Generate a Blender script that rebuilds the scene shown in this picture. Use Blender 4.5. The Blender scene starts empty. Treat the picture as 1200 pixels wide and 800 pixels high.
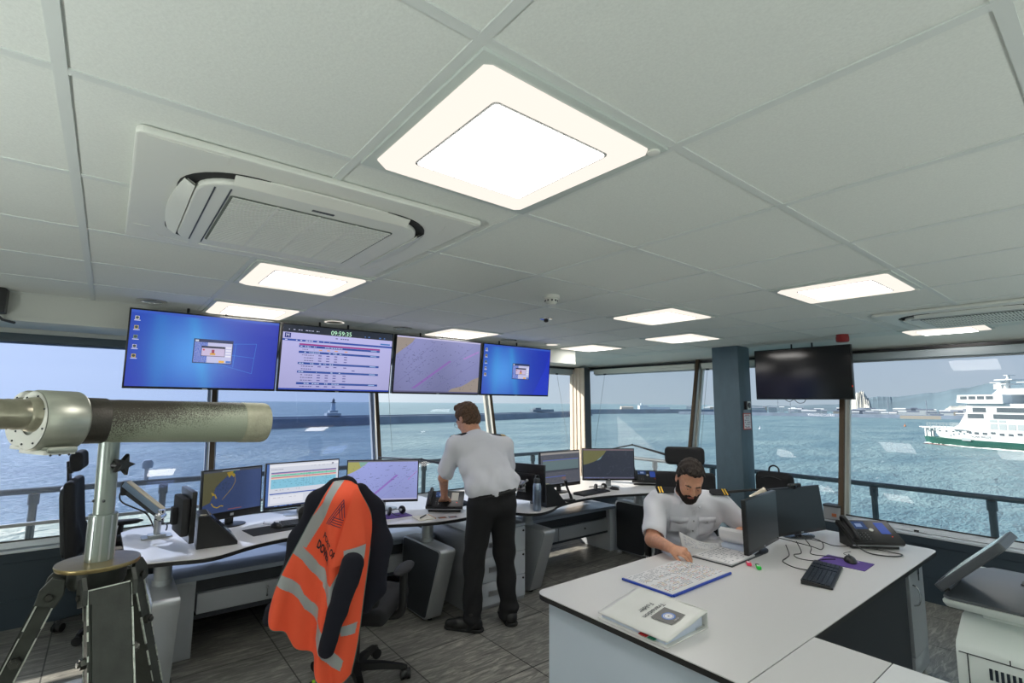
import bpy, bmesh, math, random
import numpy as np
from mathutils import Vector, Matrix, Euler
random.seed(7)
UPL = 125.
PI = math.pi
sc = bpy.context.scene
COL = sc.collection
def lin(c):
    return tuple((v/12.92 if v <= .04045 else ((v+.055)/1.055)**2.4) for v in c)
def rgb(r, g, b): return lin((r/255, g/255, b/255))
MATS = {}
def mat(name, col, rough=.5, metal=0., spec=.5, noise=None, bump=None, emit=None, coat=0., alpha=None):
    """noise=(scale, amount, stretch) varies the colour; bump=(scale, strength, stretch)"""
    if name in MATS: return MATS[name]
    m = bpy.data.materials.new(name); m.use_nodes = True
    nt = m.node_tree; b = nt.nodes['Principled BSDF']
    b.inputs['Base Color'].default_value = (*col, 1); b.inputs['Roughness'].default_value = rough
    b.inputs['Metallic'].default_value = metal; b.inputs['Specular IOR Level'].default_value = spec
    if coat: b.inputs['Coat Weight'].default_value = coat
    if emit:
        b.inputs['Emission Color'].default_value = (*emit[0], 1); b.inputs['Emission Strength'].default_value = emit[1]
    def src(sc_, st):
        tc = nt.nodes.new('ShaderNodeTexCoord'); mp = nt.nodes.new('ShaderNodeMapping'); n = nt.nodes.new('ShaderNodeTexNoise')
        mp.inputs['Scale'].default_value = st; n.inputs['Scale'].default_value = sc_; n.inputs['Detail'].default_value = 6
        nt.links.new(tc.outputs['Object'], mp.inputs['Vector']); nt.links.new(mp.outputs['Vector'], n.inputs['Vector']); return n
    if noise:
        n = src(noise[0], noise[2] if len(noise) > 2 else (1, 1, 1)); r = nt.nodes.new('ShaderNodeValToRGB'); a = noise[1]
        r.color_ramp.elements[0].position = .3; r.color_ramp.elements[1].position = .7
        r.color_ramp.elements[0].color = (*[c*(1-a) for c in col], 1); r.color_ramp.elements[1].color = (*[min(1, c*(1+a)) for c in col], 1)
        nt.links.new(n.outputs['Fac'], r.inputs['Fac']); nt.links.new(r.outputs['Color'], b.inputs['Base Color'])
    if bump:
        n = src(bump[0], bump[2] if len(bump) > 2 else (1, 1, 1)); bp = nt.nodes.new('ShaderNodeBump')
        bp.inputs['Strength'].default_value = bump[1]; bp.inputs['Distance'].default_value = .002
        nt.links.new(n.outputs['Fac'], bp.inputs['Height']); nt.links.new(bp.outputs['Normal'], b.inputs['Normal'])
    MATS[name] = m; return m
def emat(name, col, strength=1.):
    if name in MATS: return MATS[name]
    m = bpy.data.materials.new(name); m.use_nodes = True; nt = m.node_tree
    nt.nodes.remove(nt.nodes['Principled BSDF']); e = nt.nodes.new('ShaderNodeEmission')
    e.inputs['Color'].default_value = (*col, 1); e.inputs['Strength'].default_value = strength
    nt.links.new(e.outputs[0], nt.nodes['Material Output'].inputs['Surface']); MATS[name] = m; return m
def screen_mat(name='lit_screen', strength=1., attr='Col'):
    if name in MATS: return MATS[name]
    m = bpy.data.materials.new(name); m.use_nodes = True; nt = m.node_tree; b = nt.nodes['Principled BSDF']
    a = nt.nodes.new('ShaderNodeAttribute'); a.attribute_name = attr
    b.inputs['Base Color'].default_value = (.01, .01, .012, 1); b.inputs['Roughness'].default_value = .22
    b.inputs['Emission Strength'].default_value = strength
    nt.links.new(a.outputs['Color'], b.inputs['Emission Color']); MATS[name] = m; return m
def attr_mat(name, rough=.6):
    if name in MATS: return MATS[name]
    m = bpy.data.materials.new(name); m.use_nodes = True; nt = m.node_tree; b = nt.nodes['Principled BSDF']
    a = nt.nodes.new('ShaderNodeAttribute'); a.attribute_name = 'Col'; b.inputs['Roughness'].default_value = rough
    nt.links.new(a.outputs['Color'], b.inputs['Base Color']); MATS[name] = m; return m

# ---------- mesh accumulator
class MB:
    def __init__(s): s.v = []; s.f = []; s.m = []; s.sm = []; s.c = []
    def add(s, vs, fs, mi=0, smooth=False, T=None, col=None):
        o = len(s.v)
        for p in vs:
            p = Vector(p)
            if T is not None: p = T @ p
            s.v.append(p)
        for f in fs:
            s.f.append([o+i for i in f]); s.m.append(mi); s.sm.append(smooth); s.c.append(col)
        return s
    def bm(s, b, mi=0, smooth=False, T=None):
        b.verts.ensure_lookup_table(); b.verts.index_update()
        s.add([v.co.copy() for v in b.verts], [[v.index for v in f.verts] for f in b.faces], mi, smooth, T); b.free(); return s
    def box(s, x0, x1, y0, y1, z0, z1, mi=0, bev=0., T=None, seg=2):
        b = bmesh.new(); bmesh.ops.create_cube(b, size=1)
        for v in b.verts: v.co = Vector(((x0+x1)/2+v.co.x*(x1-x0), (y0+y1)/2+v.co.y*(y1-y0), (z0+z1)/2+v.co.z*(z1-z0)))
        if bev: bmesh.ops.bevel(b, geom=b.edges[:], offset=bev, segments=seg, profile=.6, affect='EDGES')
        return s.bm(b, mi, bool(bev) and seg > 1, T)
    def prism(s, poly, h0, h1, axis='z', mi=0, bev=0., T=None, smooth=False):
        """polygon in 2D extruded along axis; z: (x,y); y: (x,z); x: (y,z)"""
        def P(p, h): return {'z': (p[0], p[1], h), 'y': (p[0], h, p[1]), 'x': (h, p[0], p[1])}[axis]
        b = bmesh.new(); lo = [b.verts.new(P(p, h0)) for p in poly]; hi = [b.verts.new(P(p, h1)) for p in poly]; n = len(poly)
        b.faces.new(lo); b.faces.new(hi)
        for i in range(n): b.faces.new((lo[i], lo[(i+1) % n], hi[(i+1) % n], hi[i]))
        bmesh.ops.recalc_face_normals(b, faces=b.faces[:])
        if bev:
            e = [e for e in b.edges if not (e.verts[0] in lo and e.verts[1] in hi or e.verts[0] in hi and e.verts[1] in lo)]
            bmesh.ops.bevel(b, geom=e, offset=bev, segments=2, profile=.6, affect='EDGES')
        return s.bm(b, mi, smooth, T)
    def tube(s, pts, r, n=10, mi=0, cap=True, T=None, smooth=True, flat=1.):
        pts = [Vector(p) for p in pts]; rs = r if isinstance(r, (list, tuple)) else [r]*len(pts)
        vs = []; fs = []; up = None
        for i, p in enumerate(pts):
            a = pts[max(i-1, 0)]; c = pts[min(i+1, len(pts)-1)]; d = (c-a).normalized()
            if up is None:
                up = Vector((0, 0, 1)) if abs(d.z) < .9 else Vector((1, 0, 0))
            x = d.cross(up).normalized(); y = x.cross(d).normalized(); up = y
            for k in range(n):
                t = 2*PI*k/n; vs.append(p+x*math.cos(t)*rs[i]+y*math.sin(t)*rs[i]*flat)
        for i in range(len(pts)-1):
            for k in range(n):
                fs.append((i*n+k, i*n+(k+1) % n, (i+1)*n+(k+1) % n, (i+1)*n+k))
        if cap: fs.append(tuple(range(n))[::-1]); fs.append(tuple((len(pts)-1)*n+k for k in range(n)))
        return s.add(vs, fs, mi, smooth, T)
    def lathe(s, prof, n=28, mi=0, T=None, cap=True, smooth=True):
        """prof: (r, z) list, around z"""
        vs = []; fs = []
        for r, z in prof:
            for k in range(n): vs.append((r*math.cos(2*PI*k/n), r*math.sin(2*PI*k/n), z))
        for i in range(len(prof)-1):
            for k in range(n): fs.append((i*n+k, i*n+(k+1) % n, (i+1)*n+(k+1) % n, (i+1)*n+k))
        if cap: fs.append(tuple(range(n))[::-1]); fs.append(tuple((len(prof)-1)*n+k for k in range(n)))
        return s.add(vs, fs, mi, smooth, T)
    def ball(s, c, r, mi=0, n=16, T=None):
        r = r if isinstance(r, (tuple, list)) else (r, r, r); b = bmesh.new()
        bmesh.ops.create_uvsphere(b, u_segments=n, v_segments=max(6, n//2), radius=1)
        for v in b.verts: v.co = Vector((c[0]+v.co.x*r[0], c[1]+v.co.y*r[1], c[2]+v.co.z*r[2]))
        return s.bm(b, mi, True, T)
    def quad(s, a, b, c, d, mi=0, col=None): return s.add([a, b, c, d], [(0, 1, 2, 3)], mi, False, None, col)
    def build(s, name, mats, parent=None, world=False, mods=None, tag=None):
        me = bpy.data.meshes.new(name)
        vs = s.v
        if world and parent is not None:
            inv = parent.matrix_world.inverted() if parent.parent is None and parent.type == 'EMPTY' else WM(parent).inverted(); vs = [inv @ p for p in vs]
        me.from_pydata([tuple(p) for p in vs], [], s.f); me.update()
        ms = mats if isinstance(mats, (list, tuple)) else [mats]
        for m in ms: me.materials.append(m)
        me.polygons.foreach_set('material_index', s.m); me.polygons.foreach_set('use_smooth', s.sm)
        if any(c is not None for c in s.c):
            ca = me.color_attributes.new('Col', 'FLOAT_COLOR', 'CORNER')
            for p, c in zip(me.polygons, s.c):
                for li in p.loop_indices:
                    cc = c[(li-p.loop_start)] if c and isinstance(c[0], (tuple, list)) else (c or (0, 0, 0))
                    ca.data[li].color = (*cc[:3], 1)
        bm_ = bmesh.new(); bm_.from_mesh(me); 
        if not any(c is not None for c in s.c): bmesh.ops.recalc_face_normals(bm_, faces=bm_.faces[:])
        bm_.to_mesh(me); bm_.free()
        o = bpy.data.objects.new(name, me); COL.objects.link(o)
        if parent is not None: o.parent = parent
        if any(s.sm): autosmooth(o)
        return o
def autosmooth(o):
    me = o.data; a = me.attributes.get('sharp_edge') or me.attributes.new('sharp_edge', 'BOOLEAN', 'EDGE')
    b = bmesh.new(); b.from_mesh(me); b.edges.ensure_lookup_table()
    vals = [1 if (len(e.link_faces) == 2 and e.calc_face_angle(0) > .75) else 0 for e in b.edges]; b.free()
    a.data.foreach_set('value', vals)
def WM(o):
    m = o.matrix_basis.copy() if o.type != 'EMPTY' or True else o.matrix_world
    return (WM(o.parent) @ m) if o.parent else m
def thing(name, label, cat, loc=(0, 0, 0), rz=0., group=None):
    o = bpy.data.objects.new(name, None); COL.objects.link(o); o.location = loc; o.rotation_euler = (0, 0, rz)
    o.empty_display_size = .05; o.matrix_basis = Matrix.Translation(loc) @ Matrix.Rotation(rz, 4, 'Z')
    o.matrix_world = o.matrix_basis
    return tag(o, label, cat, group)
def tag(o, label, cat, group=None, kind=None):
    o['label'] = label; o['category'] = cat
    if group: o['group'] = group
    if kind: o['kind'] = kind
    return o
def struct(o): o['kind'] = 'structure'; return o
def sroot(name, loc=(0, 0, 0)):
    o = bpy.data.objects.new(name, None); COL.objects.link(o); o.location = loc; o.matrix_basis = Matrix.Translation(loc); o.matrix_world = o.matrix_basis; o['kind'] = 'structure'; return o
def copy_tree(o, parent=None):
    c = o.copy(); COL.objects.link(c)
    if parent is not None: c.parent = parent
    for ch in [x for x in bpy.data.objects if x.parent == o]: copy_tree(ch, c)
    return c
def place(o, loc, rz=0., label=None, group=None):
    o.matrix_basis = Matrix.Translation(loc) @ Matrix.Rotation(rz, 4, 'Z')
    if label: o['label'] = label
    if group: o['group'] = group
    return o
def TR(loc=(0, 0, 0), rot=(0, 0, 0), s=1.): return Matrix.Translation(loc) @ Euler(rot).to_matrix().to_4x4() @ Matrix.Scale(s, 4)
def basis(o, x, y, z):
    m = Matrix.Identity(4)
    for i, a in enumerate((x, y, z)):
        a = Vector(a)
        for k in range(3): m[k][i] = a[k]
    for k in range(3): m[k][3] = o[k]
    return m
def rrect(x0, x1, y0, y1, r, n=5):
    out = []
    for cx, cy, a in ((x1-r, y0+r, -90), (x1-r, y1-r, 0), (x0+r, y1-r, 90), (x0+r, y0+r, 180)):
        for k in range(n+1):
            t = math.radians(a+90*k/n); out.append((cx+r*math.cos(t), cy+r*math.sin(t)))
    return out
def spline(pts, n=8):
    """Catmull-Rom through pts"""
    P = [Vector(p) for p in pts]; out = []
    for i in range(len(P)-1):
        a = P[max(i-1, 0)]; b = P[i]; c = P[i+1]; d = P[min(i+2, len(P)-1)]
        for k in range(n):
            t = k/n; out.append(.5*((2*b)+(c-a)*t+(2*a-5*b+4*c-d)*t*t+(3*b-a-3*c+d)*t**3))
    out.append(P[-1]); return out
_txt = {}
def text_polys(s, size=1., align='LEFT', bold=0.):
    """letter outlines as triangles: (verts2d, faces), no ops"""
    k = (s, align, bold)
    if k not in _txt:
        cu = bpy.data.curves.new('t', 'FONT'); cu.body = s; cu.align_x = align; cu.size = 1; cu.offset = bold; cu.resolution_u = 3
        ob = bpy.data.objects.new('t', cu); COL.objects.link(ob); bpy.context.view_layer.update()
        me = bpy.data.meshes.new_from_object(ob.evaluated_get(bpy.context.evaluated_depsgraph_get()))
        _txt[k] = ([(v.co.x, v.co.y) for v in me.vertices], [tuple(p.vertices) for p in me.polygons])
        bpy.data.objects.remove(ob); bpy.data.curves.remove(cu); bpy.data.meshes.remove(me)
    v, f = _txt[k]
    return [(x*size, y*size) for x, y in v], f
# ---------- signed distance field modelling for bodies, cloth and soft things
class SDF:
    def __init__(s, lo, hi, h):
        s.lo = np.array(lo, float); s.h = h; s.n = np.maximum(4, np.ceil((np.array(hi)-s.lo)/h).astype(int)+1)
        s.g = np.full(tuple(s.n), 1., np.float32)
        s.ax = [s.lo[i]+h*np.arange(s.n[i]) for i in range(3)]
    def _sub(s, lo, hi):
        a = np.clip(np.floor((np.array(lo)-s.lo)/s.h).astype(int), 0, s.n); b = np.clip(np.ceil((np.array(hi)-s.lo)/s.h).astype(int)+1, 0, s.n)
        return tuple(slice(a[i], b[i]) for i in range(3))
    def _pts(s, sl): return np.meshgrid(*[s.ax[i][sl[i]] for i in range(3)], indexing='ij')
    def _mix(s, sl, d, k, sub=False):
        g = s.g[sl]; d = d.astype(np.float32)
        if sub:
            h = np.clip(.5-.5*(d+g)/k, 0, 1); s.g[sl] = g*(1-h)+(-d)*h+k*h*(1-h)
        elif k <= 0: s.g[sl] = np.minimum(g, d)
        else:
            h = np.clip(.5+.5*(g-d)/k, 0, 1); s.g[sl] = g*(1-h)+d*h-k*h*(1-h)
    def cap(s, p, q, r1, r2=None, k=.02, sub=False, flat=None):
        """tapered capsule; flat=(axis, factor) squashes it"""
        p = np.array(p, float); q = np.array(q, float); r2 = r1 if r2 is None else r2; R = max(r1, r2)+k*1.5+3*s.h
        sl = s._sub(np.minimum(p, q)-R, np.maximum(p, q)+R); X, Y, Z = s._pts(sl)
        if X.size == 0: return s
        d = q-p; L = max(float(d@d), 1e-12); t = np.clip(((X-p[0])*d[0]+(Y-p[1])*d[1]+(Z-p[2])*d[2])/L, 0, 1)
        ex = X-p[0]-t*d[0]; ey = Y-p[1]-t*d[1]; ez = Z-p[2]-t*d[2]
        if flat is not None:
            a = np.array(flat[0], float); a /= np.linalg.norm(a); m = ex*a[0]+ey*a[1]+ez*a[2]; w = (1/flat[1]-1)*m
            ex = ex+a[0]*w; ey = ey+a[1]*w; ez = ez+a[2]*w
        r = r1+(r2-r1)*t; dd = np.sqrt(ex*ex+ey*ey+ez*ez)-r
        if flat is not None: dd *= .75
        s._mix(sl, dd, k, sub); return s
    def ell(s, c, r, R=None, k=.02, sub=False):
        c = np.array(c, float); r = np.array(r, float); m = r.max()+k*1.5+3*s.h; sl = s._sub(c-m, c+m); X, Y, Z = s._pts(sl)
        if X.size == 0: return s
        x = X-c[0]; y = Y-c[1]; z = Z-c[2]
        if R is not None:
            R = np.array(R)[:3, :3]; x, y, z = (R[0, 0]*x+R[1, 0]*y+R[2, 0]*z, R[0, 1]*x+R[1, 1]*y+R[2, 1]*z, R[0, 2]*x+R[1, 2]*y+R[2, 2]*z)
        q = np.sqrt((x/r[0])**2+(y/r[1])**2+(z/r[2])**2); q2 = np.sqrt((x/r[0]**2)**2+(y/r[1]**2)**2+(z/r[2]**2)**2)+1e-9
        s._mix(sl, q*(q-1)/q2, k, sub); return s
    def rbox(s, c, hs, rr, R=None, k=.01, sub=False):
        c = np.array(c, float); hs = np.array(hs, float); m = np.linalg.norm(hs)+k*1.5+3*s.h; sl = s._sub(c-m, c+m); X, Y, Z = s._pts(sl)
        if X.size == 0: return s
        x = X-c[0]; y = Y-c[1]; z = Z-c[2]
        if R is not None:
            R = np.array(R)[:3, :3]; x, y, z = (R[0, 0]*x+R[1, 0]*y+R[2, 0]*z, R[0, 1]*x+R[1, 1]*y+R[2, 1]*z, R[0, 2]*x+R[1, 2]*y+R[2, 2]*z)
        ax = np.abs(x)-hs[0]+rr; ay = np.abs(y)-hs[1]+rr; az = np.abs(z)-hs[2]+rr
        d = np.sqrt(np.maximum(ax, 0)**2+np.maximum(ay, 0)**2+np.maximum(az, 0)**2)+np.minimum(np.maximum(ax, np.maximum(ay, az)), 0)-rr
        s._mix(sl, d, k, sub); return s
    def cut(s, p, n, k=.0):
        """keep the side where (x-p).n < 0"""
        n = np.array(n, float); n /= np.linalg.norm(n); X, Y, Z = s._pts((slice(None),)*3)
        s.g = np.maximum(s.g, ((X-p[0])*n[0]+(Y-p[1])*n[1]+(Z-p[2])*n[2]).astype(np.float32)); return s
    def wrinkle(s, fn):
        X, Y, Z = s._pts((slice(None),)*3); m = s.g < .05
        s.g[m] += fn(X[m], Y[m], Z[m]).astype(np.float32); return s
    def mesh(s, name, mats, parent=None, world=True, faces_fn=None, smooth_it=1):
        g = s.g; g[0], g[-1], g[:, 0], g[:, -1], g[:, :, 0], g[:, :, -1] = 1, 1, 1, 1, 1, 1
        ins = g < 0; n = s.n; c = [slice(0, -1), slice(1, None)]
        cnt = sum(ins[c[a], c[b], c[d]].astype(np.int8) for a in (0, 1) for b in (0, 1) for d in (0, 1))
        cells = np.argwhere((cnt > 0) & (cnt < 8)); idx = np.full(tuple(n-1), -1, np.int64); idx[tuple(cells.T)] = np.arange(len(cells))
        acc = np.zeros((len(cells), 3)); w = np.zeros(len(cells))
        cr = [(a, b, d) for a in (0, 1) for b in (0, 1) for d in (0, 1)]
        for A in cr:
            for ax in range(3):
                if A[ax] == 0:
                    B = list(A); B[ax] = 1
                    ga = g[cells[:, 0]+A[0], cells[:, 1]+A[1], cells[:, 2]+A[2]]; gb = g[cells[:, 0]+B[0], cells[:, 1]+B[1], cells[:, 2]+B[2]]
                    m = (ga < 0) != (gb < 0); t = np.zeros(len(cells)); t[m] = ga[m]/(ga[m]-gb[m])
                    p = np.array(A, float)[None, :].repeat(len(cells), 0); p[:, ax] += t; acc[m] += p[m]; w[m] += 1
        V = s.lo+s.h*(cells+acc/np.maximum(w, 1)[:, None]); F = []
        for ax in range(3):
            o = [(1, 2), (2, 0), (0, 1)][ax]; sa = [slice(None)]*3; sb = [slice(None)]*3; sa[ax] = slice(0, -1); sb[ax] = slice(1, None)
            ia = ins[tuple(sa)]; ib = ins[tuple(sb)]
            for inv, M in ((0, ia & ~ib), (1, ~ia & ib)):
                e = np.argwhere(M); e = e[(e[:, o[0]] > 0) & (e[:, o[1]] > 0)]
                if len(e) == 0: continue
                q = []
                for du, dv in ((1, 1), (0, 1), (0, 0), (1, 0)):
                    c2 = e.copy(); c2[:, o[0]] -= du; c2[:, o[1]] -= dv; q.append(idx[c2[:, 0], c2[:, 1], c2[:, 2]])
                q = np.stack(q, 1); F.append(q[:, ::-1] if inv else q)
        F = np.concatenate(F) if F else np.zeros((0, 4), int)
        for _ in range(smooth_it):
            sm_ = np.zeros_like(V); ct = np.zeros(len(V))
            for a, b in ((0, 1), (1, 2), (2, 3), (3, 0)):
                np.add.at(sm_, F[:, a], V[F[:, b]]); np.add.at(ct, F[:, a], 1); np.add.at(sm_, F[:, b], V[F[:, a]]); np.add.at(ct, F[:, b], 1)
            V = V*.5+.5*sm_/np.maximum(ct, 1)[:, None]
        Vw = V
        if world and parent is not None:
            M = np.array(WM(parent).inverted()); V = V@M[:3, :3].T+M[:3, 3]
        me = bpy.data.meshes.new(name); me.vertices.add(len(V)); me.vertices.foreach_set('co', V.astype(np.float32).ravel())
        me.loops.add(len(F)*4); me.loops.foreach_set('vertex_index', F.astype(np.int32).ravel())
        me.polygons.add(len(F)); me.polygons.foreach_set('loop_start', np.arange(0, len(F)*4, 4, dtype=np.int32))
        ms = mats if isinstance(mats, (list, tuple)) else [mats]
        for m in ms: me.materials.append(m)
        me.polygons.foreach_set('use_smooth', np.ones(len(F), bool))
        if faces_fn is not None: me.polygons.foreach_set('material_index', faces_fn(Vw[F].mean(1)).astype(np.int32))
        me.update(calc_edges=True); me.validate()
        o = bpy.data.objects.new(name, me); COL.objects.link(o)
        if parent is not None: o.parent = parent
        return o
# ---------- camera
AZ, PT, RL = .8956, .1218, .00863
cam = bpy.data.cameras.new('camera'); cam.lens = 587.4/1200*36; cam.sensor_width = 36; cam.clip_start = .05; cam.clip_end = 30000
co = bpy.data.objects.new('camera', cam); COL.objects.link(co); sc.camera = co
_f = Vector((math.cos(AZ)*math.cos(PT), math.sin(AZ)*math.cos(PT), math.sin(PT))); _r = Vector((math.sin(AZ), -math.cos(AZ), 0)); _u = _r.cross(_f)
_R = math.cos(RL)*_r+math.sin(RL)*_u; _U = -math.sin(RL)*_r+math.cos(RL)*_u
co.matrix_world = basis((0, 0, 1.65), _R, _U, -_f)
# ---------- view and light
vs = sc.view_settings; sc.display_settings.display_device = 'sRGB'; vs.view_transform = 'Standard'; vs.look = 'None'; vs.gamma = 1; vs.use_curve_mapping = False; vs.exposure = EXPO = .0
cy = sc.cycles; cy.max_bounces = 10; cy.diffuse_bounces = 6; cy.glossy_bounces = 5; cy.transparent_max_bounces = 16; cy.transmission_bounces = 6
cy.sample_clamp_indirect = 6; cy.caustics_reflective = False; cy.caustics_refractive = False
w = bpy.data.worlds.new('sky'); sc.world = w; w.use_nodes = True; nt = w.node_tree
bg = nt.nodes['Background']; tc = nt.nodes.new('ShaderNodeTexCoord'); sep = nt.nodes.new('ShaderNodeSeparateXYZ')
nt.links.new(tc.outputs['Generated'], sep.inputs[0])
ramp = nt.nodes.new('ShaderNodeValToRGB'); nt.links.new(sep.outputs['Z'], ramp.inputs['Fac'])
E_ = ramp.color_ramp.elements
E_[0].position = 0.; E_[0].color = (*rgb(178, 194, 209), 1); E_[1].position = 1.; E_[1].color = (*rgb(110, 150, 200), 1)
for p, c in ((.06, rgb(176, 193, 212)), (.2, rgb(160, 182, 208)), (.45, rgb(140, 172, 208))):
    e = E_.new(p); e.color = (*c, 1)
# the haze is brighter towards the sun
SUN_DIR = Vector((.45, -1., -.6)).normalized()
dot = nt.nodes.new('ShaderNodeVectorMath'); dot.operation = 'DOT_PRODUCT'; nt.links.new(tc.outputs['Generated'], dot.inputs[0]); dot.inputs[1].default_value = tuple(-SUN_DIR)
mr = nt.nodes.new('ShaderNodeMapRange'); nt.links.new(dot.outputs['Value'], mr.inputs[0]); mr.inputs[1].default_value = .1; mr.inputs[2].default_value = 1; mr.inputs[3].default_value = 1.; mr.inputs[4].default_value = 2.1
mr.inputs[3].default_value = 0; mr.inputs[4].default_value = 1
pw = nt.nodes.new('ShaderNodeMath'); pw.operation = 'POWER'; nt.links.new(mr.outputs[0], pw.inputs[0]); pw.inputs[1].default_value = 2
st = nt.nodes.new('ShaderNodeMath'); st.operation = 'MULTIPLY_ADD'; nt.links.new(pw.outputs[0], st.inputs[0]); st.inputs[1].default_value = 1.9; st.inputs[2].default_value = 1.
mw = nt.nodes.new('ShaderNodeMix'); mw.data_type = 'RGBA'; nt.links.new(pw.outputs[0], mw.inputs[0]); nt.links.new(ramp.outputs['Color'], mw.inputs[6]); mw.inputs[7].default_value = (.62, .60, .57, 1)
nt.links.new(mw.outputs[2], bg.inputs['Color']); nt.links.new(st.outputs[0], bg.inputs['Strength'])
sl = bpy.data.lights.new('sun', 'SUN'); sl.energy = 8.; sl.angle = .012; sl.color = (1, .93, .82)
so = bpy.data.objects.new('sun', sl); COL.objects.link(so); so.rotation_euler = SUN_DIR.to_track_quat('-Z', 'Y').to_euler(); so.location = (-8, 20, 14)

# ---------- common materials
m_tile = mat('ceiling_tile', rgb(214, 218, 212), .95, noise=(180, .04), bump=(160, .25))
m_tbar = mat('ceiling_rail', rgb(205, 210, 206), .5)
m_slate = mat('slate_paint', rgb(50, 63, 74), .55)
m_white = mat('white_laminate', rgb(222, 222, 222), .38)
m_wpl = mat('white_plastic', rgb(214, 216, 208), .42)
m_black = mat('black_plastic', (.012, .012, .013), .38)
m_blackm = mat('matt_black', (.016, .016, .018), .75)
m_rub = mat('black_rubber', (.02, .02, .02), .85)
m_fab = mat('black_fabric', (.018, .018, .02), .95, bump=(600, .6))
m_alu = mat('brushed_aluminium', rgb(190, 192, 194), .32, 1., bump=(200, .15, (1, 1, 30)))
m_silver = mat('silver_paint', rgb(178, 182, 186), .4, .6)
m_chrome = mat('chrome', rgb(220, 220, 222), .12, 1.)
m_dgrey = mat('dark_grey', rgb(58, 62, 66), .5)
m_sill = mat('sill_metal', rgb(222, 228, 236), .35, .2)
m_mulw = mat('window_frame_white', rgb(225, 224, 218), .4)
m_muls = mat('window_frame_silver', rgb(196, 196, 190), .35, .5)
m_mulb = mat('window_frame_bronze', rgb(84, 68, 50), .45, .3)
m_beige = mat('frame_beige', rgb(226, 208, 190), .5)

H = 2.302
# ---------- floor
fm = bpy.data.materials.new('floor_tile'); fm.use_nodes = True; nt = fm.node_tree; b = nt.nodes['Principled BSDF']
def N(t, **k):
    n = nt.nodes.new(t)
    for a, v in k.items(): setattr(n, a, v)
    return n
tc = N('ShaderNodeTexCoord'); mp = N('ShaderNodeMapping'); mp.inputs['Scale'].default_value = (1., 6., 1); mp.inputs['Rotation'].default_value = (0, 0, .12)
nt.links.new(tc.outputs['Object'], mp.inputs['Vector'])
n1 = N('ShaderNodeTexNoise'); n1.inputs['Scale'].default_value = 6; n1.inputs['Detail'].default_value = 9; n1.inputs['Roughness'].default_value = .7; n1.inputs['Distortion'].default_value = .9
nt.links.new(mp.outputs[0], n1.inputs['Vector'])
r1 = N('ShaderNodeValToRGB'); nt.links.new(n1.outputs['Fac'], r1.inputs['Fac'])
r1.color_ramp.elements[0].position = .33; r1.color_ramp.elements[0].color = (*rgb(98, 97, 92), 1); r1.color_ramp.elements[1].position = .72; r1.color_ramp.elements[1].color = (*rgb(196, 192, 182), 1)
e = r1.color_ramp.elements.new(.5); e.color = (*rgb(134, 132, 126), 1)
br = N('ShaderNodeTexBrick', offset=0.); br.inputs['Scale'].default_value = 1; br.inputs['Mortar Size'].default_value = .004; br.inputs['Brick Width'].default_value = .6; br.inputs['Row Height'].default_value = .6
br.inputs['Color1'].default_value = (1, 1, 1, 1); br.inputs['Color2'].default_value = (.82, .83, .85, 1); br.inputs['Mortar'].default_value = (.12, .12, .12, 1)
mp2 = N('ShaderNodeMapping'); mp2.inputs['Location'].default_value = (-1.03, -.15, 0); nt.links.new(tc.outputs['Object'], mp2.inputs['Vector']); nt.links.new(mp2.outputs[0], br.inputs['Vector'])
mx = N('ShaderNodeMix', data_type='RGBA', blend_type='MULTIPLY'); mx.inputs[0].default_value = 1
nt.links.new(r1.outputs[0], mx.inputs[6]); nt.links.new(br.outputs['Color'], mx.inputs[7]); nt.links.new(mx.outputs[2], b.inputs['Base Color'])
rr = N('ShaderNodeMapRange'); rr.inputs[3].default_value = .24; rr.inputs[4].default_value = .42; nt.links.new(n1.outputs['Fac'], rr.inputs[0]); nt.links.new(rr.outputs[0], b.inputs['Roughness'])
bp = N('ShaderNodeBump'); bp.inputs['Strength'].default_value = .15; bp.inputs['Distance'].default_value = .002; nt.links.new(n1.outputs['Fac'], bp.inputs['Height']); nt.links.new(bp.outputs[0], b.inputs['Normal'])
struct(MB().box(-4, 5.68, -4, 5.33, -.1, 0).build('floor', fm))

# ---------- ceiling with its grid of rails
ceil = struct(MB().prism([(-4, -4), (5.6, -4), (5.6, 5.0), (4.42, 5.0), (4.42, 4.28), (-4, 4.28)], H, H+.05).build('ceiling', m_tile))
g = MB()
for i in range(-6, 10):
    x = -.127+.6*i; g.box(x-.012, x+.012, -4, 4.28, H-.004, H+.001)
for j in range(-8, 5):
    y = 1.2836+.6*j; g.box(-4, 5.6, y-.012, y+.012, H-.0035, H+.001)
g.box(-4, 5.6, 4.262, 4.282, H-.004, H+.001)
struct(g.build('ceiling_rail', m_tbar, ceil))
# roof slab and the eaves that shade the windows
struct(MB().box(-4.35, 6.4, -4.35, 6.05, 2.4, 2.62).box(-4.35, 6.4, 5.72, 6.05, 2.2, 2.41).box(6.08, 6.4, -4.35, 5.72, 2.2, 2.41).build('roof', m_slate))
tr = MB()                                       # sloping soffits down to the window heads
m_soff = mat('soffit_white', rgb(222, 222, 214), .8)
tr.quad((5.6, -4, H), (6.06, -4, 2.205), (6.06, 5.69, 2.205), (5.6, 5.0, H))
tr.quad((4.42, 5.0, H), (5.6, 5.0, H), (6.06, 5.69, 2.205), (4.42, 5.69, 2.205))
struct(tr.build('trim_1', m_soff))
bk = mat('bulkhead_paint', rgb(205, 208, 202), .8)
t2 = MB().box(-4, 4.42, 4.28, 4.42, 2.125, H+.02).box(-4, 4.42, 4.272, 4.28, 2.125, 2.15)
t2.box(-4, 4.42, 4.42, 5.69, 2.205, 2.24).box(-4, 4.42, 5.55, 5.66, 2.17, 2.206)
struct(t2.build('trim_2', bk))

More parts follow.
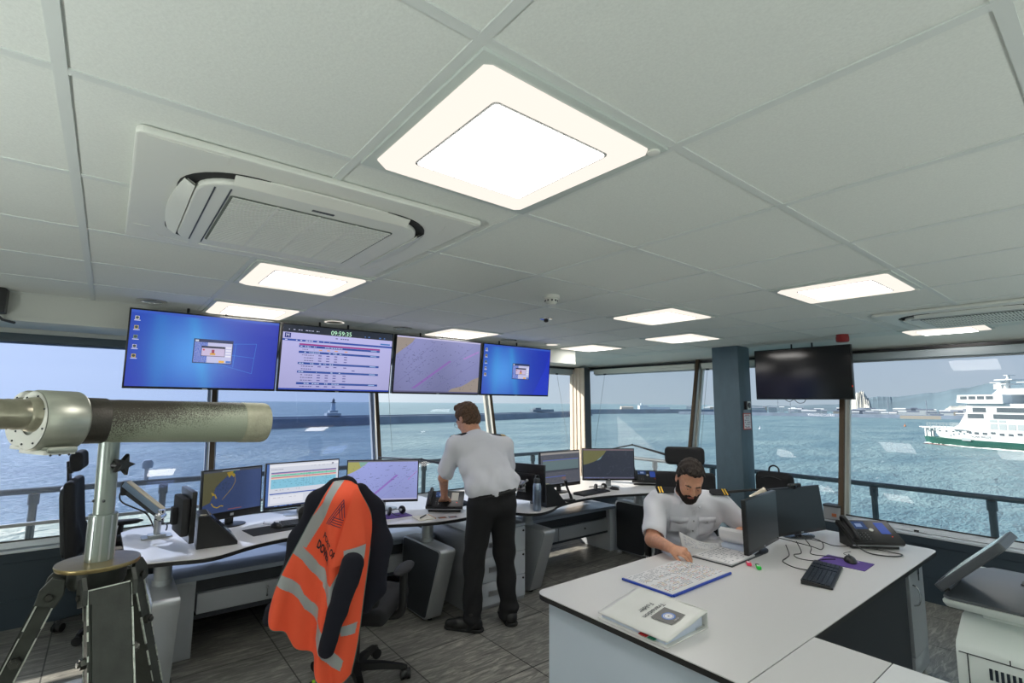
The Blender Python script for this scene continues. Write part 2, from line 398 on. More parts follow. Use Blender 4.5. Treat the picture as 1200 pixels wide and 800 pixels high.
# ---------- walls
def dado(name, axis):
    d = MB()
    if axis == 'Y':
        d.box(-4, 5.68, 5.25, 5.33, 0, .532); d.box(-4, 5.6, 5.236, 5.25, .47, .53); d.box(-4, 5.6, 5.243, 5.25, 0, .2)
        for x in (-2.8, -1.6, -.4, .8, 2.0, 3.2, 4.4): d.box(x, x+1.19, 5.2465, 5.25, .21, .46)
    else:
        d.box(5.6, 5.68, -4, 5.25, 0, .532); d.box(5.586, 5.6, -4, 5.25, .47, .53); d.box(5.593, 5.6, -4, 5.25, 0, .2)
        for y in (-2.6, -1.4, -.2, 1.0, 2.2, 3.4): d.box(5.5965, 5.6, y, y+1.19, .21, .46)
    return struct(d.build(name, m_slate))
dado('wall_left', 'Y'); dado('wall_right', 'X')
m_wall = mat('wall_paint', rgb(214, 216, 212), .85)
struct(MB().box(-4.12, -4, -4, 5.3, 0, 2.4).build('wall_back', m_wall))
struct(MB().box(-4, 5.68, -4.12, -4, 0, 2.4).build('wall_near', m_wall))
SL = .22
def pl(x, z, d=0.):  # a point on the left window plane, d inward
    return Vector((x, 5.31+SL*(z-.55)-d, z))
def pr(y, z, d=0.):
    return Vector((5.67+SL*(z-.55)-d, y, z))
# glass: clear, reflecting, with a film of salt that shows where the sun strikes it
def glass_mat(name, tint, salt, salt_col=(1, 1, 1), refl=.07):
    m = bpy.data.materials.new(name); m.use_nodes = True; nt = m.node_tree; nt.nodes.remove(nt.nodes['Principled BSDF']); L = nt.links.new
    ge = nt.nodes.new('ShaderNodeNewGeometry'); dp = nt.nodes.new('ShaderNodeVectorMath'); dp.operation = 'DOT_PRODUCT'
    L(ge.outputs['Normal'], dp.inputs[0]); L(ge.outputs['Incoming'], dp.inputs[1])
    def M_(op, a, b_=None):
        n = nt.nodes.new('ShaderNodeMath'); n.operation = op
        for k, v in enumerate((a, b_)):
            if v is None: continue
            if isinstance(v, (int, float)): n.inputs[k].default_value = v
            else: L(v, n.inputs[k])
        return n.outputs[0]
    c = M_('ABSOLUTE', dp.outputs['Value']); f = M_('POWER', M_('SUBTRACT', 1, c), 5); f = M_('ADD', refl, M_('MULTIPLY', f, .9))
    tr = nt.nodes.new('ShaderNodeBsdfTransparent'); tr.inputs[0].default_value = (*tint, 1)
    gl = nt.nodes.new('ShaderNodeBsdfGlossy'); gl.inputs['Roughness'].default_value = 0
    m1 = nt.nodes.new('ShaderNodeMixShader'); L(f, m1.inputs[0]); L(tr.outputs[0], m1.inputs[1]); L(gl.outputs[0], m1.inputs[2])
    tl = nt.nodes.new('ShaderNodeBsdfTranslucent'); tl.inputs[0].default_value = (*salt_col, 1); df = nt.nodes.new('ShaderNodeBsdfDiffuse'); df.inputs[0].default_value = (*salt_col, 1)
    m2 = nt.nodes.new('ShaderNodeMixShader'); m2.inputs[0].default_value = .5; L(tl.outputs[0], m2.inputs[1]); L(df.outputs[0], m2.inputs[2])
    m3 = nt.nodes.new('ShaderNodeMixShader'); m3.inputs[0].default_value = salt; L(m1.outputs[0], m3.inputs[1]); L(m2.outputs[0], m3.inputs[2])
    L(m3.outputs[0], nt.nodes['Material Output'].inputs['Surface']); MATS[name] = m; return m
m_glass = glass_mat('window_glass', (.97, .985, .98), .012, refl=.024)
m_glass_r = glass_mat('window_glass_salted', (.95, .98, .98), .2, refl=.022)
m_film = glass_mat('blue_sun_film', (.44, .54, .80), .01, refl=.06)
LX = [-4.0, -2.45, -.83, .785, 2.4, 4.02, 5.72]; RY = [5.36, 3.56, 1.90, .25, -1.4, -3.0, -4.0]
ZT = 2.205
def window(n, side, a, b_, film=False):
    P = pl if side == 'l' else pr
    r = sroot('window_%d' % n, tuple(P((a+b_)/2, .55)))
    lo, hi = min(a, b_), max(a, b_)
    if side == 'l' and hi > 5.5: top = lambda z: 5.70+SL*(z-.55)
    elif side == 'r' and hi > 5.2: top = lambda z: 5.33+SL*(z-.55)
    else: top = lambda z: hi
    gq = MB().quad(P(lo, .56), P(top(.56), .56), P(top(ZT), ZT), P(lo, ZT)); struct(gq.build('pane', m_glass_r if side == 'r' and n in (7,) else m_glass, r, world=True))
    fr = MB()
    U = Vector((1, 0, 0)) if side == 'l' else Vector((0, 1, 0)); Wv = (P(0, 1.)-P(0, 0.)).normalized(); Nn = Wv.cross(U) if side == 'l' else U.cross(Wv)
    if (Nn.y if side == 'l' else Nn.x) > 0: Nn = -Nn      # inward
    def bar(c0, z0, c1, z1, w_, d0, d1, mi):   # a strip of width w_ lying on the window plane
        A, B = P(c0, z0), P(c1, z1); D = (B-A).normalized(); S = D.cross(Nn).normalized()*w_/2
        vs_ = [A-S+Nn*d0, A+S+Nn*d0, B+S+Nn*d0, B-S+Nn*d0, A-S+Nn*d1, A+S+Nn*d1, B+S+Nn*d1, B-S+Nn*d1]
        fr.add(vs_, [(0, 3, 2, 1), (4, 5, 6, 7), (0, 1, 5, 4), (1, 2, 6, 5), (2, 3, 7, 6), (3, 0, 4, 7)], mi)
    bar(lo, .575, top(.575), .575, .05, -.01, .03, 2); bar(lo, .6, top(.6), .6, .012, -.012, .034, 3)
    bar(lo, ZT-.02, top(ZT), ZT-.02, .05, -.01, .03, 2)
    if n != 1:
        bar(lo, .55, lo, ZT, .088, -.02, .022, 0 if side == 'l' else 1)
        bar(lo, .55, lo, ZT, .042, .022, .10, 0 if side == 'l' else 1); bar(lo, .55, lo, ZT, .040, .10, .106, 4)
        if side == 'r': bar(lo, .55, lo, ZT, .05, .085, .10, 4)
    struct(fr.build('window_frame', [m_mulw, m_muls, m_sill, m_black, m_mulb], r, world=True))
    if film:
        dn = .024; du = dn+(SL-film)*1.378
        f = MB().quad(P(lo+.03, .722, dn), P(hi-.03, .722, dn), P(hi-.03, 2.10, du), P(lo+.03, 2.10, du)).build('film_blind', m_film)
        bars = MB().box(-(hi-lo)/2+.03, (hi-lo)/2-.03, -.012, .012, -.013, .013, bev=.003).build('bottom_bar', m_silver)
        return f, bars, lo, hi, dn
    return None
FILM = []
for k in range(6): FILM.append(window(k+1, 'l', LX[k], LX[k+1], film={2: .2, 3: .13}.get(k, 0)))
for k in range(6): window(k+7, 'r', RY[k], RY[k+1])
blindlab = {2: ('blue-tinted transparent roller blind pulled down over the far left window', 'window behind the telescope'),
            3: ('blue-tinted transparent roller blind over the window with the lighthouse', '')}
for k, f in enumerate(FILM):
    if not f: continue
    fo, bo, lo, hi, dn = f; c = pl((lo+hi)/2, .715, dn)
    bo.parent = fo; bo.location = c
    tag(fo, blindlab[k][0], 'blind', 'tinted film blinds')
# sills
struct(MB().prism([(-4, 5.228), (5.58, 5.228), (5.69, 5.345), (-4, 5.345)], .532, .552, bev=.004).build('trim_3', m_sill))
struct(MB().prism([(5.578, -4), (5.70, -4), (5.70, 5.345), (5.578, 5.228)], .532, .552, bev=.004).build('trim_4', m_sill))
# black shadow gaps above the blinds, all along both walls
bg_ = MB(); A = pl(-4, 2.2, .02)
bg_.box(-4, 6.02, 5.60, 5.66, 2.185, 2.21); bg_.box(5.96, 6.03, -4, 5.65, 2.185, 2.21)
struct(bg_.build('trim_5', m_black))
# corner post
cp = MB()
def post(pts, mi):
    """pts: (dx, dy) offsets from the glass corner line at z=.55, extruded up the lean"""
    a = [Vector((5.69+dx, 5.33+dy, .55)) for dx, dy in pts]; b_ = [p+Vector((SL*1.655, SL*1.655, 1.655)) for p in a]; n = len(a)
    cp.add(a+b_, [tuple(range(n)), tuple(range(n, 2*n))[::-1]]+[(i, (i+1) % n, n+(i+1) % n, n+i) for i in range(n)], mi)
post([(-.277, -.292), (-.166, -.292), (-.166, .02), (-.277, .02)], 1)
post([(-.281, -.290), (-.277, -.290), (-.277, .02), (-.281, .02)], 0)
for y in (-.285, -.20, -.12, -.05): post([(-.290, y), (-.281, y), (-.281, y+.03), (-.290, y+.03)], 0)
post([(-.166, -.285), (-.142, -.285), (-.142, -.20), (-.166, -.20)], 2)
post([(-.166, -.16), (.02, -.02), (.02, .02), (-.166, .02)], 1)
struct(cp.build('trim_6', [m_beige, m_dgrey, m_mulb]))

# ---------- roller blinds (head boxes and cords)
def blind(side, lo, hi, m, label, cords=(), drop=1.0):
    P = pl if side == 'l' else pr; c = P((lo+hi)/2, 2.15, .05)
    t = thing('roller_blind', label, 'blind', tuple(c), 0 if side == 'l' else PI/2, 'roller blinds at the window heads')
    h = (hi-lo)/2-.045
    MB().box(-h, h, -.035, .035, -.045, .03, bev=.01).build('head_box', m, t)
    MB().tube([(-h+.01, 0, -.052), (h-.01, 0, -.052)], .011, 8).build('bottom_rail', m_silver, t)
    for x in cords:
        u = x-(lo+hi)/2; sgn = 1 if side == 'l' else -1
        if side == 'r': u = (x-(lo+hi)/2)
        s_ = SL*drop
        MB().tube([(u, -.04 if side == 'l' else .04, -.05), (u+.0, (-.045-s_) if side == 'l' else (.045+s_), -.05-drop)], .0022, 5).build('pull_cord', mat('cord_grey', rgb(150, 160, 165), .6), t)
        MB().box(u-.02, u+.02, -.05 if side == 'l' else .03, -.03 if side == 'l' else .05, -.065, -.045, bev=.004).build('cord_clip', m_dgrey, t)
m_bd = mat('blind_box_slate', rgb(84, 98, 106), .5); m_bc = mat('blind_box_cream', rgb(232, 232, 222), .45); m_bg = mat('blind_box_grey', rgb(150, 160, 165), .45)
blind('l', -.83, .785, m_bd, 'dark grey roller blind box above the far left window behind the telescope')
blind('l', .785, 2.4, m_bd, 'dark grey roller blind box at the head of the window showing the lighthouse')
blind('l', 2.4, 4.02, m_bd, 'grey roller blind box at the window left of the standing man', (2.56,))
blind('l', 4.02, 5.75, m_bg, 'grey roller blind box just left of the corner post, a cord hanging from its end', (5.35,), 1.3)
blind('r', 3.56, 5.40, m_bc, 'cream roller blind box right of the corner post, a cord hanging at its left end', (5.12,), 1.3)
blind('r', 1.90, 3.56, m_bc, 'cream roller blind box behind the slate column and the blank screen', (3.42,))
blind('r', .25, 1.90, m_bg, 'pale grey roller blind box above the window with the white ferry')

# ---------- slate column
struct(MB().box(5.4, 5.66, 2.746, 3.053, 0, H, bev=.006).build('trim_7', mat('column_slate', rgb(84, 104, 116), .6, noise=(14, .08, (1, 1, .4)))))
# ================= outside
SZ = -22.
def seamat():
    m = bpy.data.materials.new('sea_water'); m.use_nodes = True; nt = m.node_tree; b = nt.nodes['Principled BSDF']; L = nt.links.new
    tc = nt.nodes.new('ShaderNodeTexCoord')
    def noise(s, st, d=4, dist=0.):
        mp = nt.nodes.new('ShaderNodeMapping'); mp.inputs['Scale'].default_value = st; mp.inputs['Rotation'].default_value = (0, 0, .6); L(tc.outputs['Object'], mp.inputs[0])
        n = nt.nodes.new('ShaderNodeTexNoise'); n.inputs['Scale'].default_value = s; n.inputs['Detail'].default_value = d; n.inputs['Distortion'].default_value = dist; L(mp.outputs[0], n.inputs['Vector']); return n
    big = noise(.012, (1, 2.2, 1), 5, .6); r = nt.nodes.new('ShaderNodeValToRGB'); L(big.outputs['Fac'], r.inputs['Fac'])
    r.color_ramp.elements[0].position = .36; r.color_ramp.elements[0].color = (*rgb(90, 124, 136), 1); r.color_ramp.elements[1].position = .66; r.color_ramp.elements[1].color = (*rgb(128, 156, 160), 1)
    foam = noise(.07, (1, 3.4, 1), 9, .9); fr = nt.nodes.new('ShaderNodeValToRGB'); L(foam.outputs['Fac'], fr.inputs['Fac'])
    fr.color_ramp.elements[0].position = .68; fr.color_ramp.elements[0].color = (0, 0, 0, 1); fr.color_ramp.elements[1].position = .76; fr.color_ramp.elements[1].color = (1, 1, 1, 1)
    mx = nt.nodes.new('ShaderNodeMix'); mx.data_type = 'RGBA'; L(fr.outputs['Color'], mx.inputs[0]); L(r.outputs['Color'], mx.inputs[6]); mx.inputs[7].default_value = (.7, .75, .75, 1); L(mx.outputs[2], b.inputs['Base Color'])
    b.inputs['Roughness'].default_value = .3; b.inputs['IOR'].default_value = 1.33
    w1 = noise(.9, (1, 2.4, 1), 8, .1); w2 = noise(.12, (1, 2, 1), 5, .3)
    ad = nt.nodes.new('ShaderNodeMath'); ad.operation = 'MULTIPLY_ADD'; L(w2.outputs['Fac'], ad.inputs[0]); ad.inputs[1].default_value = 4.; L(w1.outputs['Fac'], ad.inputs[2])
    bp = nt.nodes.new('ShaderNodeBump'); bp.inputs['Strength'].default_value = 1.; bp.inputs['Distance'].default_value = .75; w3 = noise(.3, (1, 2.6, 1), 7, .1); ad2 = nt.nodes.new('ShaderNodeMath'); ad2.operation = 'MULTIPLY_ADD'; L(w3.outputs['Fac'], ad2.inputs[0]); ad2.inputs[1].default_value = 1.6; L(ad.outputs[0], ad2.inputs[2]); L(ad2.outputs[0], bp.inputs['Height']); L(bp.outputs[0], b.inputs['Normal'])
    return m
sea = MB().quad((-14000, -14000, SZ), (20000, -14000, SZ), (20000, 20000, SZ), (-14000, 20000, SZ)).build('sea', seamat()); tag(sea, 'choppy blue-green sea reaching to the hazy horizon', 'sea', kind='stuff')
m_stone = mat('breakwater_stone', rgb(120, 134, 150), .9, noise=(.05, .15)); m_stoneL = mat('pale_stone', rgb(190, 196, 200), .9)
def pxp(az, d):  # a point on the sea at bearing az (deg) and distance d
    return Vector((d*math.cos(math.radians(az)), d*math.sin(math.radians(az)), SZ))
def wall_run(m, pts, w_, h, mi=0, top=0):
    for a, c in zip(pts[:-1], pts[1:]):
        a, c = Vector(a), Vector(c); d = (c-a).normalized(); s_ = Vector((-d.y, d.x, 0))*w_/2
        vs_ = [a-s_*1.5, a+s_*1.5, c+s_*1.5, c-s_*1.5]; vs2 = [p+Vector((0, 0, h)) for p in (a-s_, a+s_, c+s_, c-s_)]
        m.add(vs_+vs2, [(3, 2, 1, 0), (4, 5, 6, 7), (0, 1, 5, 4), (1, 2, 6, 5), (2, 3, 7, 6), (3, 0, 4, 7)], mi)
bw = MB(); P_ = [(40, 452, SZ), (101, 472, SZ), (215, 512, SZ), (362, 545, SZ), (616, 640, SZ), (760, 700, SZ)]
wall_run(bw, P_, 12, 8.2); wall_run(bw, [(x+1, y+5, SZ+8.2) for x, y, z in P_], 2, 1.2)
o = bw.build('breakwater', m_stone); tag(o, 'long grey stone breakwater crossing the sea behind the standing man', 'breakwater')
t = thing('lighthouse', 'small white lighthouse with a dark lantern standing on the breakwater', 'lighthouse', (176, 503.5, SZ+9.5))
m_lw = mat('lighthouse_white', rgb(206, 216, 226), .7); m_ld = mat('lighthouse_dark', rgb(90, 100, 115), .6)
MB().box(-7, 7, -4, 4, 0, 2.6).box(-4, 4, -3, 3, 3.2, 5.2).build('base', m_stoneL, t)
MB().lathe([(2.3, 5.2), (1.8, 12.), (1.8, 12.6)], 16).build('tower', m_lw, t)
MB().lathe([(2.5, 12.6), (2.5, 13.2), (1.2, 13.3), (1.2, 15.2), (1.6, 15.3), (.3, 16.8), (.1, 17.8)], 14).build('lantern', m_ld, t)
t = thing('harbour_fort', 'low dark block at the breakwater end by the telescope tip', 'building', (92, 464, SZ+9.5))
MB().box(-5, 5, -3, 3, 0, 2.6).box(-3, 2, -2, 2, 2.6, 3.6).build('block', m_stone, t)
t = thing('harbour_house', 'small low building on the breakwater right of the standing man', 'building', (560, 622, SZ+9.5))
MB().box(-20, 26, -4, 4, 0, 4).box(-14, -2, -3, 3, 4, 6.5).build('block', m_stone, t)
bw2 = MB(); P2 = [(850, 800, SZ), (1080, 800, SZ), (1330, 760, SZ), (1400, 640, SZ)]
wall_run(bw2, P2, 16, 10.5); o = bw2.build('breakwater', m_stone); tag(o, 'far breakwater seen as a dark band right of the corner post', 'breakwater')
t = thing('far_ship', 'long white ship lying behind the far breakwater', 'ship', (1190, 850, SZ), -.5)
MB().prism([(-48, 0), (44, 0), (52, 9), (-50, 9)], -8, 8, 'y').box(-46, -20, -7, 7, 9, 20).build('hull', m_lw, t); MB().box(-20, 44, -6, 6, 9, 16).box(-40, -36, -2, 2, 20, 26).build('deckhouse', m_lw, t)
t = thing('harbour_shed', 'small beige shed on the far breakwater right of the corner post', 'building', (1010, 802, SZ+10.5), -.5)
MB().box(-16, 16, -4, 4, 0, 5).prism([(-5, 5), (5, 5), (0, 7.5)], -16, 16, 'x').build('walls', m_beige, t)

# ---- port and cliffs on the right
m_hill = mat('far_hills', rgb(92, 112, 124), 1., noise=(.006, .16)); m_chalk = mat('chalk', rgb(186, 186, 180), 1., noise=(.02, .3))  # distance haze is put into the hills' bluish base colour
def ridge(name, pts, depth, base, m, jag, label, cat, seed=3, n=90):
    """pts: (bearing deg, distance, height above the sea)"""
    rnd = random.Random(seed); vs_ = []; fs = []; rows = 5
    for i in range(n+1):
        t_ = i/n*(len(pts)-1); k = min(int(t_), len(pts)-2); u = t_-k; a = pts[k][0]*(1-u)+pts[k+1][0]*u; d = pts[k][1]*(1-u)+pts[k+1][1]*u; uu = u*u*(3-2*u); h = pts[k][2]*(1-uu)+pts[k+1][2]*uu+rnd.uniform(-jag, jag)
        for r_ in range(rows):
            q = r_/(rows-1); p = pxp(a, d+depth*q); p.z = SZ+base+(h-base)*math.sin(q*PI/2)**.8+(rnd.uniform(-jag, jag) if 0 < r_ < rows-1 else 0); vs_.append(p)
    for i in range(n):
        for r_ in range(rows-1): a = i*rows+r_; fs.append((a, a+1, a+rows+1, a+rows))
    bb = n*rows
    o = MB().add(vs_, fs, 0, True).build(name, m); tag(o, label, cat); return o
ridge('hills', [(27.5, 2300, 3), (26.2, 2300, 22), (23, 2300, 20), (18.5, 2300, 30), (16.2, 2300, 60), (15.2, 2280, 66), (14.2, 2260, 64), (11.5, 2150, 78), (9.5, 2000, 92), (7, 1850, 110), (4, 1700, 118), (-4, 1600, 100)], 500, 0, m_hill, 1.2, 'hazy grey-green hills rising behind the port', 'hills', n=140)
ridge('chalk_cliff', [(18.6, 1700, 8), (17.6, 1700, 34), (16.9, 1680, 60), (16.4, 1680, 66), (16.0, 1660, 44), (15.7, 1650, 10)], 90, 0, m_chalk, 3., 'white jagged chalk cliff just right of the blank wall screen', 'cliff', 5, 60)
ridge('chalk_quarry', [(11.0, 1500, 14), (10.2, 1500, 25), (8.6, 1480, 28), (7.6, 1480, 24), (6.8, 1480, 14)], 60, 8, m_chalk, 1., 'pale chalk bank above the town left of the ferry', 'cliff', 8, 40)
q = MB(); wall_run(q, [tuple(pxp(a, 1290)) for a in (33, 29, 25, 21, 17, 13, 9, 5)], 26, 6.5); o = q.build('quay', m_stone); tag(o, 'long low stone quay along the far shore of the harbour', 'quay')
q = MB(); wall_run(q, [tuple(pxp(a, 1235)) for a in (13.8, 11.)], 8, 6.); o = q.build('quay', mat('quay_sand', rgb(172, 164, 152), .9)); tag(o, 'sandy beach wall in front of the port buildings', 'quay')
cols = [rgb(206, 210, 212), rgb(176, 182, 188), rgb(134, 142, 156), rgb(176, 168, 156), rgb(100, 110, 126)]
mb_ = [mat('port_paint_%d' % i, c, .8) for i, c in enumerate(cols)]
rnd = random.Random(11)
spots_ = []
while len(spots_) < 84:
    az = rnd.choice([rnd.uniform(6.5, 32), rnd.uniform(8, 18.5)]); d = rnd.choice([1320, 1350, 1380, 1410, 1440, 1470]); wd = rnd.uniform(8, 30)
    if az > 23: d += 320
    if all(abs(d-d2) > 20 or abs(az-a2)*math.pi/180*d > (wd+w2)/2+3 for a2, d2, w2 in spots_): spots_.append((az, d, wd))
for az, d, wd in spots_:
    hh = rnd.uniform(3, 9)+(min(d, 1440)-1320)*.05; c = pxp(az, d); c.z = SZ+1.
    r = thing('port_building', 'small pale building of the port on the far shore', 'building', tuple(c), math.radians(az+90), 'buildings of the port across the harbour')
    mm = mb_[rnd.choice([0, 0, 0, 1, 1, 2, 3, 4])]
    MB().box(-wd/2, wd/2, -5, 5, 0, hh+3).build('walls', mm, r)
    MB().prism([(-5.4, hh+3), (5.4, hh+3), (0, hh+5.)], -wd/2-.5, wd/2+.5, 'x').build('roof', mb_[rnd.choice([0, 2, 4])], r)
for k, (az, hh) in enumerate([(23.5, 30), (22.4, 26), (14.6, 32), (11.9, 28)]):
    c = pxp(az, 1330); r = thing('port_mast', 'thin tall lattice mast standing on the port quay', 'mast', tuple(c), 0, 'masts on the port quay')
    MB().tube([(0, 0, 0), (0, 0, hh+8)], .5, 6).build('pole', mb_[2], r); MB().box(-4, 4, -.4, .4, hh, hh+.8).build('arm', mb_[2], r)
# buoys
for k, (az, d, lab) in enumerate([(25.2, 560, 'tiny white buoy on the water below the blank wall screen'), (13.5, 760, 'tiny orange buoy on the water right of the mullion')]):
    c = pxp(az, d); r = thing('buoy', lab, 'buoy', tuple(c)); MB().lathe([(1.2, -.5), (1.3, .6), (.5, 1.2), (.25, 3.2)], 12).build('float', m_lw if k == 0 else mat('buoy_orange', rgb(200, 120, 60), .6), r)

# ---- ferry
f0 = Vector((427.8, 92.2, SZ)); f1 = Vector((402.3, 43.4, SZ)); fd = (f1-f0).normalized()
fer = thing('ferry', 'large white car ferry with a green hull band crossing from the right', 'ship', tuple(f0), math.atan2(fd.y, fd.x))
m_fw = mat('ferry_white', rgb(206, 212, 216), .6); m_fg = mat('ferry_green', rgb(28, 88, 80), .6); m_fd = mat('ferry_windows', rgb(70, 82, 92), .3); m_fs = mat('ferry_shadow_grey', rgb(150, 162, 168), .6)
L_ = 175; HB = 13.
def hullpoly(s0, f=1.0):   # plan outline: bow at x=s0
    top = [(s0+L_, -HB), (s0+34, -HB), (s0+18, -HB*.8), (s0+7, -HB*.45), (s0, -.8)]
    return [(x, y) for x, y in top]+[(x, -y) for x, y in reversed(top)]
hl = MB(); n = len(hullpoly(0))
def loft(mb, A, za, B, zb, mi=0, cap=True):
    a = [(x, y, za) for x, y in A]; b_ = [(x, y, zb) for x, y in B]; n = len(A)
    mb.add(a+b_, [(i, (i+1) % n, n+(i+1) % n, n+i) for i in range(n)]+([tuple(range(n)), tuple(range(n, 2*n))[::-1]] if cap else []), mi)
hg = MB(); loft(hg, [(x+1.5, y*.82) for x, y in hullpoly(0)], -1, [(x, y) for x, y in hullpoly(0)], 4.2); hg.build('green_band', m_fg, fer)
MB().box(9, L_, -HB-.05, HB+.05, -1.2, .1).build('boot_top', mat('ferry_red', rgb(120, 60, 60), .6), fer)
loft(hl, [(x+4, y) for x, y in hullpoly(6)], 4.2, [(x+2, y*1.02) for x, y in hullpoly(3)], 10.2); hl.build('hull', m_fw, fer)
bo = MB().box(1.5, 26, -6, -5, 10.2, 10.8).box(1.5, 26, 5, 6, 10.2, 10.8)
for x in (1.2, 4.2): bo.box(x, x+.9, -1.6, -.6, 4, 10.4); bo.box(x, x+.9, .6, 1.6, 4, 10.4)
bo.box(0, 9, -2, 2, 9.6, 10.4).build('bow_frame', m_fw, fer)
rl = MB()
for s_ in range(10, 32, 2): rl.tube([(s_, -9.6, 10.2), (s_, -9.6, 13.4)], .12, 5); rl.tube([(s_, 9.6, 10.2), (s_, 9.6, 13.4)], .12, 5)
for z in (11.5, 12.5, 13.4): rl.tube([(9, -9.6, z), (31, -9.6, z)], .12, 5); rl.tube([(9, 9.6, z), (31, 9.6, z)], .12, 5)
rl.build('bow_railing', m_fs, fer)
su = MB().prism([(27, 10), (32, 13), (37, 21), (37.5, 25.5), (L_-20, 25.5), (L_-4, 16), (L_, 10)], -HB*1.02, HB*1.02, 'y').build('superstructure', m_fw, fer)
br_ = MB().prism([(33.5, 26.2), (34.5, 30.6), (58, 30.6), (58, 25.6), (40, 25.6)], -15.5, 15.5, 'y').prism([(48, 30.6), (52, 34), (76, 34), (76, 30.6)], -9, 9, 'y'); br_.build('bridge', m_fw, fer)
bwn = MB()
for k in range(12): bwn.box(33.9, 34.4, -14.6+k*2.45, -12.8+k*2.45, 28., 29.8)
for k in range(4): bwn.box(36+k*4.6, 39.6+k*4.6, -15.6, -15.52, 28., 29.8); bwn.box(36+k*4.6, 39.6+k*4.6, 15.52, 15.6, 28., 29.8)
bwn.build('bridge_windows', m_fd, fer)
ms_ = MB().tube([(50, 0, 34), (51.5, 0, 42)], [1.6, .6], 8).box(47, 56, -4.5, 4.5, 39, 39.5).box(49, 54, -6, 6, 36.6, 37).box(44, 48, -1, 1, 34, 38).box(43, 49, -2.2, 2.2, 37.6, 38).tube([(60, 4, 34), (60, 4, 38)], .8, 8).box(57, 63, -3, 5, 37.4, 37.8).box(51, 53, -3, 3, 41.6, 42)
ms_.build('mast', m_fw, fer)
MB().prism([(96, 25), (98, 38), (112, 38), (116, 25)], -6, 6, 'y').build('funnel', m_fw, fer)
for side in (-1, 1):
    y0 = side*HB*1.02; a, c = (y0-.12, y0) if side < 0 else (y0, y0+.12)
    for z0, z1, xs in ((20.6, 23.2, [(40.5, 47.5), (53, 150)]), (17., 19.6, [(37.5, 46), (51, 150)])):
        for x0, x1 in xs: MB().box(x0, x1, a, c, z0, z1).build('window_strip', m_fd, fer)
    sm_ = MB()
    for k in range(26): sm_.box(36+k*4.3, 38.2+k*4.3, a, c, 7.8 if k % 3 else 8.4, 9. if k % 3 else 9.5)
    for k in range(4): sm_.box(20+k*4, 21.2+k*4, a, c, 8.3, 9.1)
    sm_.build('portholes', m_fd, fer)
    rc = MB()
    for k in range(4): rc.box(49+k*4.4, 52.6+k*4.4, a, c, 11, 14.2)
    for k in range(2): rc.box(49+k*4.4, 52.6+k*4.4, a, c, 15., 16.4)
    rc.box(33, 38, a, c, 3.6, 5.2); rc.build('recess_shade', m_fs, fer)  # flat grey slabs, the shade of the openings is in their colour
tv, tf = text_polys('OSCAR WILDE', 1.8); nm = MB().add([(37+x, -HB*1.02-.15, 5.8+y) for x, y in tv], tf).build('name_lettering', mat('ferry_lettering', rgb(66, 76, 92), .6), fer)
tv, tf = text_polys('OSCAR WILDE', 1.8); MB().add([(37+(13.5-x), HB*1.02+.15, 5.8+y) for x, y in tv], tf).build('name_lettering', MATS['ferry_lettering'], fer)
wk = MB()
rnd = random.Random(4)
for side in (-1, 1):
    for k in range(34): wk.ball((2+k*2.4, side*(min(HB, 1.5+k*.8)+rnd.uniform(.2, 1.)), 0), (rnd.uniform(1.4, 2.8), rnd.uniform(.6, 1.3), rnd.uniform(.25, .6)), 0, 8)
o = wk.build('bow_wave', mat('foam', (.85, .9, .9), .9)); o.matrix_basis = fer.matrix_basis.copy(); tag(o, 'line of white foam along the waterline of the ferry', 'wave', kind='stuff')

# ---- balcony handrails outside the glass
def rail(pts, z, m, label, posts):
    r = thing('handrail', label, 'railing', tuple(pts[0]))
    MB().tube([Vector((*p, z)) for p in (pts[0][:2], pts[1][:2])], .034, 10, flat=.8).build('top_rail', m, r, world=True)
    for p in posts:
        MB().tube([(p[0], p[1], -.4), (p[0], p[1], z-.03)], .03, 8).tube([(p[0], p[1], z-.12), (p[0], p[1], z-.03)], .04, 8).build('post', m, r, world=True)
m_rail = mat('rail_slate', rgb(48, 66, 76), .5)
rail([(-2.6, 6.3, 0), (6.6, 6.3, 0)], .83, m_rail, 'dark metal handrail outside the left windows', [(x, 6.3) for x in (-1.4, -.44, .52, 1.5, 2.5, 3.5, 4.5, 5.5, 6.57)])
rail([(6.6, 6.3, 0), (6.6, -2, 0)], .8, m_rail, 'dark metal handrail outside the right windows beyond the column', [(6.6, y) for y in (5.67, 4.73, 3.79, 2.85, 1.91, .97, .02)])
# small lamp fitting outside, seen over the monitor arm
t = thing('deck_lamp', 'small pale lamp fitting on a stalk outside, above the monitor arm', 'lamp', (.37, 6.3, .85))
MB().tube([(0, 0, 0), (0, 0, .12)], .02, 8).lathe([(.045, .12), (.05, .17), (.03, .2)], 14).build('fitting', m_lw, t)
